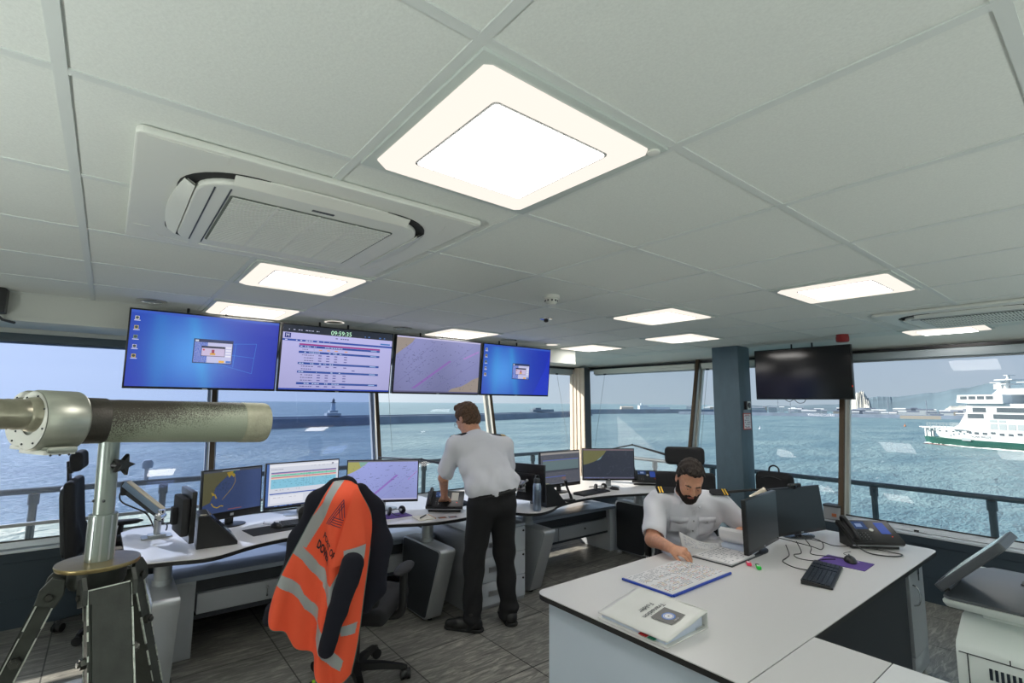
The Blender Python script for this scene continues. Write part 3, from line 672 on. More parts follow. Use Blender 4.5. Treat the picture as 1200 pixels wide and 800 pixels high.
# ================= things on the ceiling
m_lring = emat('light_ring', lin((1., .965, .92)), 1.05); m_lmid = emat('light_centre', lin((1., .985, .965)), LIGHT := 13.)
m_lframe = mat('light_frame', rgb(188, 196, 190), .5)
def cell(i, j): return (-.127+.6*i, 1.2836+.6*j)
def make_light():
    t = thing('ceiling_light', '', 'light', (0, 0, 0))
    MB().box(.012, .588, .012, .588, -.008, .004, bev=.002).build('frame', m_lframe, t)
    ch = [(.045, .035), (.53, .035), (.565, .075), (.565, .53), (.55, .545), (.06, .558), (.04, .54), (.035, .05)]
    ring = MB().prism([(y, x) for x, y in ch][::-1], -.0125, -.008); ring.build('outer_diffuser', m_lring, t)
    MB().prism(rrect(.117, .483, .117, .483, .014), -.0145, -.0125).build('inner_trim', mat('light_trim_grey', rgb(140, 142, 140), .4), t)
    MB().prism(rrect(.1235, .4765, .1235, .4765, .01), -.0165, -.0143).build('inner_diffuser', m_lmid, t)
    MB().lathe([(.016, -.008), (.016, -.013), (.006, -.015)], 14, T=TR((.565, .04, 0))).build('sensor', m_wpl, t)
    return t
L0 = make_light()
LL = [((1, -1), 'largest square ceiling light, nearest overhead beside the air conditioner'), ((1, 2), 'square ceiling light just beyond the left air conditioner'),
      ((1, 4), 'square ceiling light close above the leftmost wall screen'), ((4, 4), 'square ceiling light above the third wall screen, the one with the sea chart'),
      ((7, 4), 'farthest square ceiling light, above the corner post'), ((7, 2), 'square ceiling light nearest the slate column'),
      ((5, 1), 'square ceiling light between the smoke detector and the column'), ((5, -1), 'square ceiling light in front of the red alarm sounder'),
      ((9, -1), 'square ceiling light half hidden by the right air conditioner')]
for k, ((i, j), lab) in enumerate(LL):
    o = L0 if k == 0 else copy_tree(L0); x, y = cell(i, j); place(o, (x, y, H-.003), 0, lab, 'square ceiling lights')
for i, j in ((-3, -1), (-3, 2), (-3, -4)):  # unseen lights added to give the room more light
    o = copy_tree(L0); x, y = cell(i, j); place(o, (x, y, H-.003), 0, 'added square ceiling light, unseen behind the camera', 'added ceiling lights behind the camera')
# downlights
dl = [((.177, 4.039), 'round silver downlight over the far left wall screen', 0), ((1.405, 4.092), 'round lit downlight over the timetable screen', 1),
      ((1.993, 4.04), 'round unlit downlight left of the light over the chart screen', 0), ((3.212, 4.068), 'round dark downlight over the fourth wall screen', 0), ((3.804, 4.037), 'round white lit downlight beside the far bulkhead', 2)]
for (x, y), lab, k in dl:
    t = thing('downlight', lab, 'light', (x, y, H), 0, 'round downlights in a row over the wall screens')
    MB().lathe([(.085, 0), (.085, -.006), (.062, -.009), (.06, .0)], 32, cap=False).build('rim', m_chrome if k == 0 else m_wpl, t)
    if k == 0: MB().lathe([(.06, -.006), (.05, .0), (.02, -.004), (.001, -.004)], 24, cap=False).build('reflector', m_silver, t)
    if k == 1: MB().lathe([(.06, -.007), (.03, -.008), (.001, -.008)], 24, cap=False).build('lamp', mat('warm_grey', rgb(150, 140, 120), .4), t); MB().lathe([(.078, -.0085), (.066, -.0095)], 24, cap=False).build('lit_rim', m_lring, t)
    if k == 2: MB().lathe([(.065, -.01), (.001, -.011)], 24, cap=False).build('lamp', m_lring, t)
# smoke detector, sensor, sounder, spot
t = thing('smoke_detector', 'white round smoke detector on the ceiling in mid room', 'smoke detector', (2.066, 2.2, H))
MB().lathe([(.052, 0), (.052, -.018), (.046, -.022)], 28).build('base', m_wpl, t); MB().lathe([(.04, -.022), (.036, -.042), (.025, -.055), (.001, -.057)], 28, cap=False).build('chamber', m_wpl, t)
sl_ = MB()
for k in range(10): a = 2*PI*k/10; sl_.box(-.005, .005, -.002, .002, -.038, -.028, T=Matrix.Rotation(a, 4, 'Z') @ TR((0, .0385, 0)))
sl_.build('vents', m_dgrey, t)
t = thing('motion_sensor', 'small round ceiling sensor with a black eye, past the smoke detector', 'sensor', (2.604, 2.831, H))
MB().lathe([(.048, 0), (.05, -.005), (.036, -.009), (.02, -.01)], 28).build('rim', m_chrome, t); MB().lathe([(.018, -.008), (.018, -.024), (.010, -.03), (.001, -.031)], 16, cap=False).build('lens', m_black, t)
m_red = mat('alarm_red', rgb(140, 26, 24), .45)
t = thing('fire_alarm', 'dark red fire alarm sounder on the ceiling above the blank wall screen', 'alarm', (5.252, 1.675, H))
MB().lathe([(.05, 0), (.05, -.02), (.047, -.022)], 24).build('base', m_red, t); MB().lathe([(.053, -.022), (.053, -.06), (.045, -.068), (.001, -.068)], 24, cap=False).build('sounder', m_red, t)
# air conditioners
m_acd = mat('grille_dark', rgb(96, 104, 96), .7)
def make_ac():
    t = thing('air_conditioner', '', 'air conditioner', (0, 0, 0))
    MB().prism(rrect(-.5, .5, -.49, .49, .02), -.020, .0, bev=.006).build('panel', m_wpl, t)
    sq = lambda r, a=.12: rrect(-r, r, -r, r, a, 8)
    MB().prism(sq(.392, .18), -.0225, -.0195).build('outlet_recess', mat('recess_dark', rgb(30, 32, 32), .8), t)
    # the raised centre, its sides drawn in where the louvres sit
    MB().prism(sq(.352, .12), -.040, -.0195, bev=.008).build('centre_panel', m_wpl, t)
    g_ = MB().prism(rrect(-.262, .262, -.262, .262, .01), -.0425, -.0395).build('grille', m_acd, t)
    s_ = MB()
    for k in range(30): y = -.25+k*.0172; s_.box(-.255, .255, y-.0044, y+.0044, -.046, -.0425)
    for x in (-.128, 0, .128): s_.box(x-.004, x+.004, -.258, .258, -.0465, -.0425)
    s_.build('grille_slats', m_wpl, g_)
    for k in range(4):
        M_ = Matrix.Rotation(k*PI/2, 4, 'Z'); n = 14; top = []; bot = []
        for q in range(n+1):
            u = -1+2*q/n; x = u*.27; r0 = .354+.0*u; r1 = .402-.022*u*u; z0 = -.041; z1 = -.0245-.004*(1-u*u)
            top.append((x, r0, z0)); bot.append((x, r1, z1))
        vs_ = top+bot+[(a, b_, c+.008) for a, b_, c in top]+[(a, b_, c+.006) for a, b_, c in bot]; fs = []
        for q in range(n): fs += [(q, q+1, n+2+q, n+1+q), (2*n+2+q, 3*n+3+q, 3*n+4+q, 2*n+3+q), (n+1+q, n+2+q, 3*n+4+q, 3*n+3+q), (q, 2*n+2+q, 2*n+3+q, q+1)]
        MB().add(vs_, fs, 0, True, M_).build('louvre', m_wpl, t)
    for k in range(4):   # corner covers
        M_ = Matrix.Rotation(k*PI/2, 4, 'Z'); MB().prism([(.30, .478), (.478, .478), (.478, .30), (.43, .30), (.40, .40), (.30, .43)], -.0215, -.0195, T=M_).build('corner_cover', m_wpl, t)
    s2 = MB().box(-.27, -.266, -.31, .31, -.0415, -.0395).box(-.31, -.306, -.3, .3, -.0415, -.0395).build('seam', m_dgrey, t)
    MB().box(-.035, .035, -.302, -.290, -.042, -.0395).build('badge', m_dgrey, t)
    return t
ac = make_ac(); place(ac, (.5, 1.912, H-.002), 0, 'large square white ceiling air conditioner with rounded grille, left of the biggest light', 'ceiling air conditioners')
ac2 = copy_tree(ac); place(ac2, (4.72, .67, H-.002), 0, 'square white ceiling air conditioner at the right edge above the ferry window', 'ceiling air conditioners')
# small speaker on the bulkhead, at the left edge
t = thing('wall_speaker', 'small black loudspeaker on the bulkhead at the far left edge', 'speaker', (-.56, 4.2, 2.23))
MB().prism([(-.05, -.09), (.045, -.075), (.045, .065), (.01, .09), (-.05, .09)], -.05, .05, 'y', bev=.008).build('cabinet', m_black, t); MB().tube([(0, .0, -.08), (.03, .04, -.11), (.08, .075, -.12)], .008, 6).build('bracket', m_dgrey, t)
# ================= desks and fixed benches
m_top = mat('desk_top_white', rgb(214, 212, 212), .36); m_edge = mat('desk_edge_black', (.012, .012, .013), .4)
m_panel = mat('panel_white', rgb(206, 212, 220), .45); m_gr = mat('panel_grey', rgb(176, 180, 186), .42, .25); m_dp = mat('panel_anthracite', rgb(44, 48, 54), .5)
def desktop(name_part, poly, z1, th, parent, edge=m_edge, top=m_top):
    """a laminate top with a black edge band"""
    n = len(poly); c = MB()
    c.prism(poly, z1-th, z1-.004, mi=0); o = c.build(name_part, edge, parent, world=True)
    MB().prism(poly, z1-.004, z1).build('worktop_surface', top, o, world=True)
    return o
def leg_panel(parent, x0, y0, y1, zt=.565, inner=m_dp, face=m_silver, tube=True, zd=.715, w=.13):
    """wide lifting leg: a silver rim with flat infill, front edge sloping back towards the floor"""
    P_ = [(y0, zt), (y0+.2, .03), (y0+.235, .02), (y1, .02), (y1, zt), ]
    def rc(P, r=.045, n=4):
        out = []
        for i in range(len(P)):
            a, b_, c = Vector(P[i-1]), Vector(P[i]), Vector(P[(i+1) % len(P)])
            u = (a-b_); v = (c-b_); rr = min(r, u.length*.45, v.length*.45); u = b_+u.normalized()*rr; v = b_+v.normalized()*rr
            for k in range(n+1): t = k/n; out.append(tuple((1-t)**2*u+2*t*(1-t)*b_+t*t*v))
        return out
    out = rc(P_); o = MB().prism(out, x0, x0+w, 'x', bev=.006, smooth=True).build('leg', face, parent, world=True)
    cy_ = (y0+y1)/2+.05; cz = zt/2; ins = [((y-cy_)*.93+cy_, (z-cz)*.95+cz) for y, z in out]
    MB().prism(ins, x0-.003, x0+.002, 'x').prism(ins, x0+w-.002, x0+w+.003, 'x').build('leg_infill', inner, o, world=True)
    if tube:
        MB().tube([(x0+w/2, (y0+y1)/2+.02, zt-.01), (x0+w/2, (y0+y1)/2+.02, zd)], .045, 20).tube([(x0+w/2, (y0+y1)/2+.02, zt-.005), (x0+w/2, (y0+y1)/2+.02, zt+.03)], .052, 20).build('lifting_column', m_silver, o, world=True)
    MB().tube([(x0+w/2, y0+.26, 0), (x0+w/2, y0+.26, .022)], .02, 12).tube([(x0+w/2, y1-.06, 0), (x0+w/2, y1-.06, .022)], .02, 12).build('foot', m_black, o, world=True)
def curve(pts): return [tuple(p[:2]) for p in spline([(x, y, 0) for x, y in pts], 5)]
# left desk
dA = thing('operator_desk', 'long white operator desk with black edge, along the left windows by the telescope', 'desk', (1.25, 4.1, 0), 0, 'height-adjustable operator desks')
fr = curve([(.16, 3.66), (.20, 3.585), (.36, 3.535), (.56, 3.49), (.82, 3.62), (1.10, 3.685), (1.36, 3.68), (1.634, 3.64), (1.977, 3.49), (2.25, 3.455), (2.40, 3.50), (2.47, 3.60)])
tA = desktop('desktop', fr+[(2.47, 4.48), (2.42, 4.56), (.22, 4.56), (.15, 4.48)], .74, .026, dA)
MB().box(.3, 2.3, 4.0, 4.08, .66, .714).box(.5, 2.2, 3.72, 3.9, .70, .7135).build('under_frame', m_black, dA, world=True)
leg_panel(dA, .28, 3.42, 4.02, inner=m_gr); leg_panel(dA, 2.0, 3.30, 3.92)
# left bench under it
bA = thing('bench_unit', 'low grey bench with a shallow locked drawer, running under the left operator desk', 'bench', (1.3, 4.6, 0), 0, 'low benches along the windows')
MB().box(.41, 2.34, 3.975, 5.2, .475, .507, bev=.003).build('bench_top', mat('bench_top_grey', rgb(150, 160, 176), .22), bA, world=True)
MB().box(.41, .555, 3.978, 5.2, .0, .475, bev=.004).box(.42, .545, 3.97, 3.978, .01, .46).build('end_panel', m_gr, bA, world=True)
MB().box(2.28, 2.34, 4.0, 5.2, .0, .475).build('end_panel', m_gr, bA, world=True)
MB().box(.555, 2.28, 4.03, 4.5, .385, .475).build('cable_channel', m_dp, bA, world=True)
for x0, x1 in ((.57, 1.38), (1.39, 2.2)):
    d = MB().box(x0, x1, 4.0, 4.5, .255, .382, bev=.003).build('drawer', m_gr, bA, world=True)
    cx = (x0+x1)/2+.02; MB().tube([(cx, 3.998, .345), (cx, 3.985, .345)], .009, 12).box(cx-.003, cx+.003, 3.984, 3.988, .285, .34).tube([(cx, 3.982, .29), (cx, 3.988, .29)], .007, 8).build('lock_and_key', m_chrome, d, world=True)
MB().box(.56, 2.28, 4.0, 4.5, .225, .252).build('drawer_plinth', m_dp, bA, world=True)
# right-hand desk
dB = thing('operator_desk', 'white operator desk by the corner post, a steel bottle on its left end', 'desk', (3.9, 3.9, 0), 0, 'height-adjustable operator desks')
fr = curve([(2.70, 3.52), (2.72, 3.42), (2.80, 3.30), (2.90, 3.235), (3.08, 3.275), (3.30, 3.39), (3.64, 3.455), (4.0, 3.42), (4.48, 3.26), (4.80, 3.24), (4.95, 3.28), (4.99, 3.40)])
desktop('desktop', fr+[(4.99, 4.45), (4.92, 4.52), (2.76, 4.52), (2.70, 4.46)], .74, .026, dB)
MB().box(2.9, 4.8, 3.9, 3.98, .66, .714).box(3.1, 4.6, 3.52, 3.7, .70, .7135).build('under_frame', m_black, dB, world=True)
leg_panel(dB, 3.0, 3.27, 3.85, inner=m_gr); leg_panel(dB, 4.62, 3.27, 3.86)
bB = thing('bench_unit', 'low grey bench with a white end panel under the desk near the corner', 'bench', (4.0, 4.3, 0), 0, 'low benches along the windows')
MB().box(3.02, 4.70, 3.9, 4.9, .455, .487, bev=.003).build('bench_top', MATS['bench_top_grey'], bB, world=True)
MB().prism([(3.9, 0), (4.36, 0), (4.36, .06), (4.28, .17), (4.2, .455), (3.9, .455)], 4.565, 4.69, 'x', bev=.003).build('end_panel', m_panel, bB, world=True)
MB().box(3.05, 4.565, 3.95, 4.4, .36, .455).build('cable_channel', m_dp, bB, world=True)
for x0, x1 in ((3.06, 3.78), (3.79, 4.56)):
    d = MB().box(x0, x1, 3.92, 4.4, .225, .355, bev=.003).build('drawer', m_gr, bB, world=True)
    cx = (x0+x1)/2; MB().tube([(cx, 3.918, .30), (cx, 3.908, .30)], .009, 12).build('lock', m_black, d, world=True)
MB().box(3.05, 4.565, 3.93, 4.4, .2, .222).build('drawer_plinth', m_dp, bB, world=True)
# filing pedestal between them
pd = thing('filing_cabinet', 'light grey drawer cabinet on the floor behind the standing man', 'cabinet', (2.62, 3.7, 0))
MB().box(2.35, 2.92, 3.45, 4.05, .0, .60, bev=.004).build('carcass', m_gr, pd, world=True)
MB().box(2.345, 2.925, 3.445, 4.06, .60, .618, bev=.002).build('top', m_panel, pd, world=True)
for z0, z1 in ((.03, .205), (.21, .395), (.40, .592)):
    d = MB().box(2.357, 2.913, 3.432, 3.45, z0, z1, bev=.002).build('drawer_front', m_panel, pd, world=True)
    MB().box(2.53, 2.73, 3.426, 3.433, (z0+z1)/2-.02, (z0+z1)/2+.02).box(2.54, 2.72, 3.42, 3.43, (z0+z1)/2+.004, (z0+z1)/2+.018, bev=.002).build('handle', m_alu, d, world=True)
    MB().tube([(2.89, 3.432, z1-.03), (2.89, 3.426, z1-.03)], .008, 10).build('lock', m_black, d, world=True)

# foreground desk
dC = thing('office_desk', 'large white office desk in the foreground where the bearded man sits', 'desk', (2.95, 1.42, 0))
polyC = rrect(1.70, 4.22, .897, 1.93, .055)
desktop('desktop', [(1.70, .897), (4.17, .897)]+[p for p in polyC if p[0] > 4.1 and p not in ((4.17, .897),)]+[p for p in polyC if p[0] < 1.8 and p[1] > 1.5], .74, .026, dC)
MB().box(1.745, 1.77, .90, 1.875, .0, .714).build('end_panel', mat('panel_pale_blue', rgb(206, 218, 232), .5), dC, world=True)
MB().box(1.77, 4.05, 1.55, 1.57, .25, .70).build('modesty_panel', m_dp, dC, world=True)
MB().box(1.80, 3.90, 1.0, 1.016, .02, .712).build('side_panel', m_dp, dC, world=True)
cab = MB().box(3.90, 4.205, 1.0, 1.5, .03, .712, bev=.002).build('cupboard', m_gr, dC, world=True)
MB().box(3.905, 4.20, .982, 1.0, .15, .708, bev=.002).build('door', m_gr, cab, world=True)
MB().box(3.905, 4.2, .985, 1.0, .035, .143, bev=.002).build('drawer_front', m_gr, cab, world=True)
MB().tube(spline([(3.955, .98, .56), (3.955, .955, .545), (3.955, .945, .50), (3.955, .955, .455), (3.955, .98, .44)], 5), .005, 8).build('handle', m_chrome, cab, world=True)
MB().tube([(4.0, .982, .665), (4.0, .972, .665)], .012, 14).tube([(4.0, .972, .665), (4.0, .962, .665)], .004, 8).box(3.99, 4.01, .955, .962, .62, .655, bev=.002).box(3.995, 4.005, .956, .960, .585, .62).build('lock_and_keys', m_chrome, cab, world=True)
for x, y in ((3.94, 1.03), (4.17, 1.03), (4.17, 1.46), (3.94, 1.46)): MB().lathe([(.022, 0), (.022, .03)], 12, T=TR((x, y, 0))).build('foot', m_black, cab, world=True)
dR = thing('office_desk', 'white desk return joined to the near side of the big white desk', 'desk', (1.98, .5, 0))
desktop('desktop', [(1.70, .64), (2.262, .64), (2.262, .893), (1.70, .893)], .74, .026, dR)
MB().box(1.745, 1.77, .645, .893, 0, .714).build('end_panel', MATS['panel_pale_blue'], dR, world=True)
dR2 = thing('office_desk', 'pale desk end piece at the bottom edge of the picture', 'desk', (1.98, .1, 0))
desktop('desktop', [(1.70, -.6), (2.262, -.6), (2.262, .636), (1.70, .636)], .74, .026, dR2, top=mat('desk_top_paler', rgb(222, 222, 224), .4))
MB().box(1.745, 1.77, -.6, .63, 0, .714).box(1.77, 2.2, -.6, -.57, 0, .714).build('end_panel', MATS['panel_pale_blue'], dR2, world=True)
# ================= screens
def shade(c, k): return tuple(v*k for v in c)
class Scr:
    """picture content of a screen in 0..1 x 0..1, built as thin coloured facets on the glass"""
    def __init__(s, w, h): s.w, s.h, s.mb, s.k = w, h, MB(), 0
    def P(s, u, v, l): return (-s.w/2+u*s.w, -.0002*l, v*s.h)
    def rect(s, u0, v0, u1, v1, col, l=1): s.mb.quad(s.P(u0, v0, l), s.P(u1, v0, l), s.P(u1, v1, l), s.P(u0, v1, l), 0, col); return s
    def grad(s, fn, nu=24, nv=14, l=0, box=(0, 0, 1, 1)):
        a, b_, c, d = box
        for i in range(nu):
            for j in range(nv):
                u0, u1, v0, v1 = a+(c-a)*i/nu, a+(c-a)*(i+1)/nu, b_+(d-b_)*j/nv, b_+(d-b_)*(j+1)/nv
                s.mb.quad(s.P(u0, v0, l), s.P(u1, v0, l), s.P(u1, v1, l), s.P(u0, v1, l), 0, [fn(u0, v0), fn(u1, v0), fn(u1, v1), fn(u0, v1)])
        return s
    def poly(s, pts, col, l=1): s.mb.add([s.P(u, v, l) for u, v in pts], [tuple(range(len(pts)))], 0, False, None, col); return s
    def line(s, a, b_, w_, col, l=2):
        dx, dy = (b_[0]-a[0])*s.w, (b_[1]-a[1])*s.h; L = math.hypot(dx, dy) or 1; nx, ny = -dy/L*w_/2/s.w, dx/L*w_/2/s.h
        return s.poly([(a[0]-nx, a[1]-ny), (b_[0]-nx, b_[1]-ny), (b_[0]+nx, b_[1]+ny), (a[0]+nx, a[1]+ny)], col, l)
    def disc(s, c, r, col, l=2, n=12): return s.poly([(c[0]+r*math.cos(2*PI*k/n)/s.w, c[1]+r*math.sin(2*PI*k/n)/s.h) for k in range(n)], col, l)
    def text(s, t, u, v, size, col, l=3, align='LEFT', bold=0.):
        tv, tf = text_polys(t, size, align, bold); s.mb.add([(-s.w/2+u*s.w+x, -.0002*l, v*s.h+y) for x, y in tv], tf, 0, False, None, col); return s
    def build(s, parent, loc=(0, 0, 0), strength=1., name='screen_picture', rot=0.):
        T = TR(loc) @ Matrix.Rotation(rot, 4, 'X'); s.mb.v = [T @ p for p in s.mb.v]
        return s.mb.build(name, screen_mat('lit_screen_%d' % int(strength*100), strength), parent)
def dashes(S, u0, u1, v, h, col, rnd, dens=.6, l=3):
    u = u0
    while u < u1:
        w_ = rnd.uniform(.006, .02)
        if rnd.random() < dens: S.rect(u, v, min(u+w_, u1), v+h, col, l)
        u += w_+.006
def wallpaper(S, dx=0, bright=1.):
    def f(u, v):
        gl = math.exp(-((u-.38-dx)**2/.05+(v-.45)**2/.25)); rt = max(0, u-.55)*.9
        band = .12*math.exp(-((u-.38-.12*(1-v))**2)/.0016)+.08*math.exp(-((u-.18)**2)/.003)
        c = (.012+.05*gl, .05+.23*gl+band*.6-.03*rt, .42+.33*gl+band*.4+.25*rt*0)
        c = (c[0]+.02*(1-u)*(1-v), max(.015, c[1]*(1-.65*rt)), c[2]*(1-.05*rt))
        return shade(c, bright)
    S.grad(f, 40, 20)
def dialog(S, u, v, w_, h_):
    S.rect(u, v, u+w_, v+h_, rgb(40, 50, 90), 1).rect(u+.006, v+.012, u+w_-.006, v+h_*.87, rgb(190, 190, 225), 2)
    S.rect(u+.006, v+.012, u+w_*.35, v+h_*.87, rgb(60, 100, 190), 2).rect(u+.01, v+h_*.89, u+w_*.12, v+h_*.96, rgb(200, 205, 220), 2)
    S.rect(u+w_*.2, v+h_*.3, u+w_*.8, v+h_*.72, rgb(30, 34, 60), 3).rect(u+w_*.21, v+h_*.32, u+w_*.79, v+h_*.64, rgb(196, 182, 214), 4)
    S.rect(u+w_*.42, v+h_*.36, u+w_*.56, v+h_*.44, rgb(210, 160, 60), 5).rect(u+w_*.46, v+h_*.44, u+w_*.53, v+h_*.58, rgb(150, 60, 90), 5).disc((u+w_*.26, v+h_*.56), .006, rgb(190, 60, 60), 5)
    S.rect(u+w_*.66, v+h_*.05, u+w_*.8, v+h_*.14, rgb(226, 170, 60), 3).rect(u+w_*.84, v+h_*.05, u+w_*.97, v+h_*.14, rgb(60, 110, 200), 3)
    for k in range(4): S.rect(u+w_*.82, v+h_*(.3+.12*k), u+w_*.96, v+h_*(.36+.12*k), rgb(225, 225, 240), 3)
def icons(S, cols=((200, 200, 190), (190, 170, 90), (120, 140, 120), (190, 190, 210), (210, 180, 80))):
    for k, c in enumerate(cols):
        v = .92-k*.125; S.rect(.025, v-.045, .05, v, rgb(*c), 2); S.disc((.0375, v-.022), .009, rgb(60, 70, 70), 3); S.rect(.02, v-.062, .058, v-.052, rgb(200, 205, 230), 3)
TVW, TVH = .914, .522
m_bez = mat('screen_bezel', (.01, .01, .011), .3)
m_dead = mat('screen_off', (.008, .008, .009), .16)
def make_tv(label, x0, content):
    t = thing('wall_screen', label, 'screen', (x0+TVW/2, 4.03, 1.722), 0, 'screens hung in a row over the left windows')
    RX = TR((0, .05, 0), (.09, 0, 0))      # tilted down towards the room
    MB().box(-TVW/2, TVW/2, .0, .045, 0, TVH, bev=.004, T=RX).box(-.25, .25, .04, .075, .06, TVH-.1, T=RX).build('casing', m_bez, t)
    MB().box(-TVW/2+.008, TVW/2-.008, -.0015, .001, .014, TVH-.009, T=RX).build('glass', m_dead, t)
    S = Scr(TVW-.02, TVH-.026); content(S); p = S.build(t, (0, -.0018, .0155), 1., 'screen_picture')
    p.data.transform(RX)
    MB().box(-.014, .014, -.003, 0, .003, .009, T=RX).build('maker_plate', m_silver, t)
    MB().tube([(-.12, .09, .35), (-.12, .19, .42), (-.12, .19, .582)], .009, 10).tube([(.12, .09, .35), (.12, .19, .42), (.12, .19, .582)], .009, 10).tube([(-.12, .05, .35), (-.12, .1, .35)], .012, 8).tube([(.12, .05, .35), (.12, .1, .35)], .012, 8).build('ceiling_bracket', m_black, t)
    return t
def c1(S):
    wallpaper(S); S.rect(0, .965, 1, 1, (.03, .09, .5), 1); icons(S)
    
    for a, b_ in (((.55, .35), (.82, .22)), ((.55, .35), (.55, .62)), ((.55, .62), (.84, .66)), ((.84, .66), (.82, .22)), ((.55, .49), (.83, .45)), ((.68, .3), (.69, .64))): S.line(a, b_, .002, (.05, .26, .72), 1)
    dialog(S, .40, .34, .27, .34)
def c2(S):
    rnd = random.Random(2); bgc = rgb(184, 182, 232); S.grad(lambda u, v: shade(bgc, .78+.22*v), 8, 6)
    S.rect(0, .885, 1, 1, rgb(22, 30, 48), 2); dashes(S, .02, .3, .925, .012, rgb(190, 190, 220), rnd); dashes(S, .72, .98, .905, .018, rgb(70, 110, 180), rnd)
    S.rect(.015, .80, .065, .875, rgb(24, 40, 120), 3); S.text('M', .024, .815, .035, rgb(220, 220, 240), 4)
    S.text('09:59:35', .50, .897, .050, lin((.78, .98, .84)), 5, 'CENTER')
    dashes(S, .45, .57, .835, .014, rgb(40, 50, 110), rnd, .9); S.rect(0, .755, 1, .785, rgb(34, 70, 160), 3); dashes(S, .02, .4, .763, .014, rgb(200, 205, 240), rnd, .5, 4); S.rect(.88, .80, .98, .825, rgb(70, 120, 190), 3)
    S.rect(.14, .70, .88, .725, rgb(150, 40, 130), 3)
    rows = [(.665, 0), (.575, 3), (.40, 2), (.265, 3), (.085, 1)]
    for v, k in rows:
        S.rect(.14, v, .88, v+.032, rgb(24, 66, 150), 3); dashes(S, .15, .52, v+.01, .012, rgb(190, 210, 240), rnd, .5, 4); S.rect(.79, v+.01, .85, v+.022, rgb(160, 190, 230), 4)
        for q in range(max(k, 1)):
            vv = v-.035-.042*q
            dashes(S, .17, .27, vv, .011, rgb(70, 66, 120), rnd, .9)
            for u in (.31, .38, .45, .54) if q != 1 or k != 2 else (.62,): S.rect(u, vv, u+.028, vv+.013, rgb(60, 60, 140) if v < .66 else rgb(226, 150, 60), 3)
    S.rect(0, 0, 1, .022, rgb(24, 60, 170), 3)
def c3(S):
    rnd = random.Random(5); sea_ = rgb(134, 136, 184); S.grad(lambda u, v: shade(sea_, .72+.3*v+.08*math.sin(9*u)), 16, 8)
    land = rgb(150, 138, 130); S.poly([(0, .99), (.2, .99), (.17, .9), (.10, .80), (.04, .72), (0, .66)], land, 1); S.poly([(1, .32), (.92, .27), (.86, .20), (.78, .13), (.66, .08), (.62, .02), (1, .02)], land, 1)
    S.rect(0, .975, 1, 1, rgb(190, 186, 220), 2); S.rect(0, 0, 1, .025, rgb(90, 88, 120), 3)
    S.poly([(.19, .07), (.23, .07), (.64, .60), (.61, .61)], rgb(134, 100, 172), 2); S.poly([(.8, .65), (.98, .80), (.98, .84), (.78, .67)], rgb(160, 130, 195), 2)
    for a, b_ in (((0, .12), (.34, .60)), ((.02, .46), (.2, .92)), ((.3, .1), (.9, .9)), ((.42, .05), (.98, .62)), ((.12, .42), (.44, .95))): S.line(a, b_, .0014, rgb(96, 90, 150), 2)
    for _ in range(170):
        u, v = rnd.uniform(.03, .97), rnd.uniform(.05, .94)
        if rnd.random() < .4: u, v = abs(rnd.gauss(.22, .1)), min(.94, abs(rnd.gauss(.6, .14)))
        S.line((u, v), (u+rnd.uniform(-.02, .02), v+rnd.uniform(-.02, .02)), .0022, rgb(40, 44, 66), 3)
    for u, v in ((.28, .37), (.52, .30), (.16, .2), (.72, .55), (.40, .78)):
        for a in range(3): S.line((u, v), (u+.035*math.cos(a*2+u*9), v+.05*math.sin(a*2+u*9)), .0018, rgb(36, 50, 100), 3)
def c4(S):
    wallpaper(S, -.1, 1.); S.rect(0, .965, 1, 1, (.03, .09, .5), 1); icons(S); S.poly([(.75, 0), (1, 0), (1, .98), (.94, .6)], (.015, .035, .5), 1); dialog(S, .42, .32, .26, .33)
make_tv('leftmost of the wall screens over the windows, blue desktop with a small dialog box', .066, c1)
make_tv('second wall screen from the left, lilac timetable page under a digital clock', .992, c2)
make_tv('third wall screen from the left, mauve sea chart with a purple lane', 1.930, c3)
make_tv('fourth wall screen, blue desktop, nearest the corner post', 2.868, c4)
# blank screen on the right
t = thing('wall_screen', 'blank black wall screen hanging between the slate column and a mullion on the right', 'screen', (5.62, 2.18, 1.71), PI/2)
RX = Matrix.Rotation(.03, 4, 'X')
MB().box(-.465, .465, 0, .05, 0, .535, bev=.004).build('casing', m_bez, t)
# the local -y side faces the wall here, so the glass goes on +y
MB().box(-.457, .457, .0485, .0515, .012, .527).build('glass', mat('screen_off_satin', (.008, .008, .009), .12), t)
MB().box(-.2, .2, -.02, 0, .1, .45).tube([(-.1, -.02, .3), (-.1, -.02, .6)], .008, 10).tube([(.1, -.02, .3), (.1, -.02, .6)], .008, 10).build('ceiling_bracket', m_black, t)
MB().tube(spline([(-.02, .01, .0), (.0, .01, -.03), (.05, .01, -.035), (.09, .01, -.0)], 6), .003, 6).tube(spline([(.1, .01, 0), (.14, .01, -.022), (.18, .01, -.0)], 6), .003, 6).build('loose_cable', m_black, t)
MB().box(-.462, -.458, .045, .053, .12, .135).build('standby_lamp', emat('red_led', (1, .08, .04), 1.2), t)

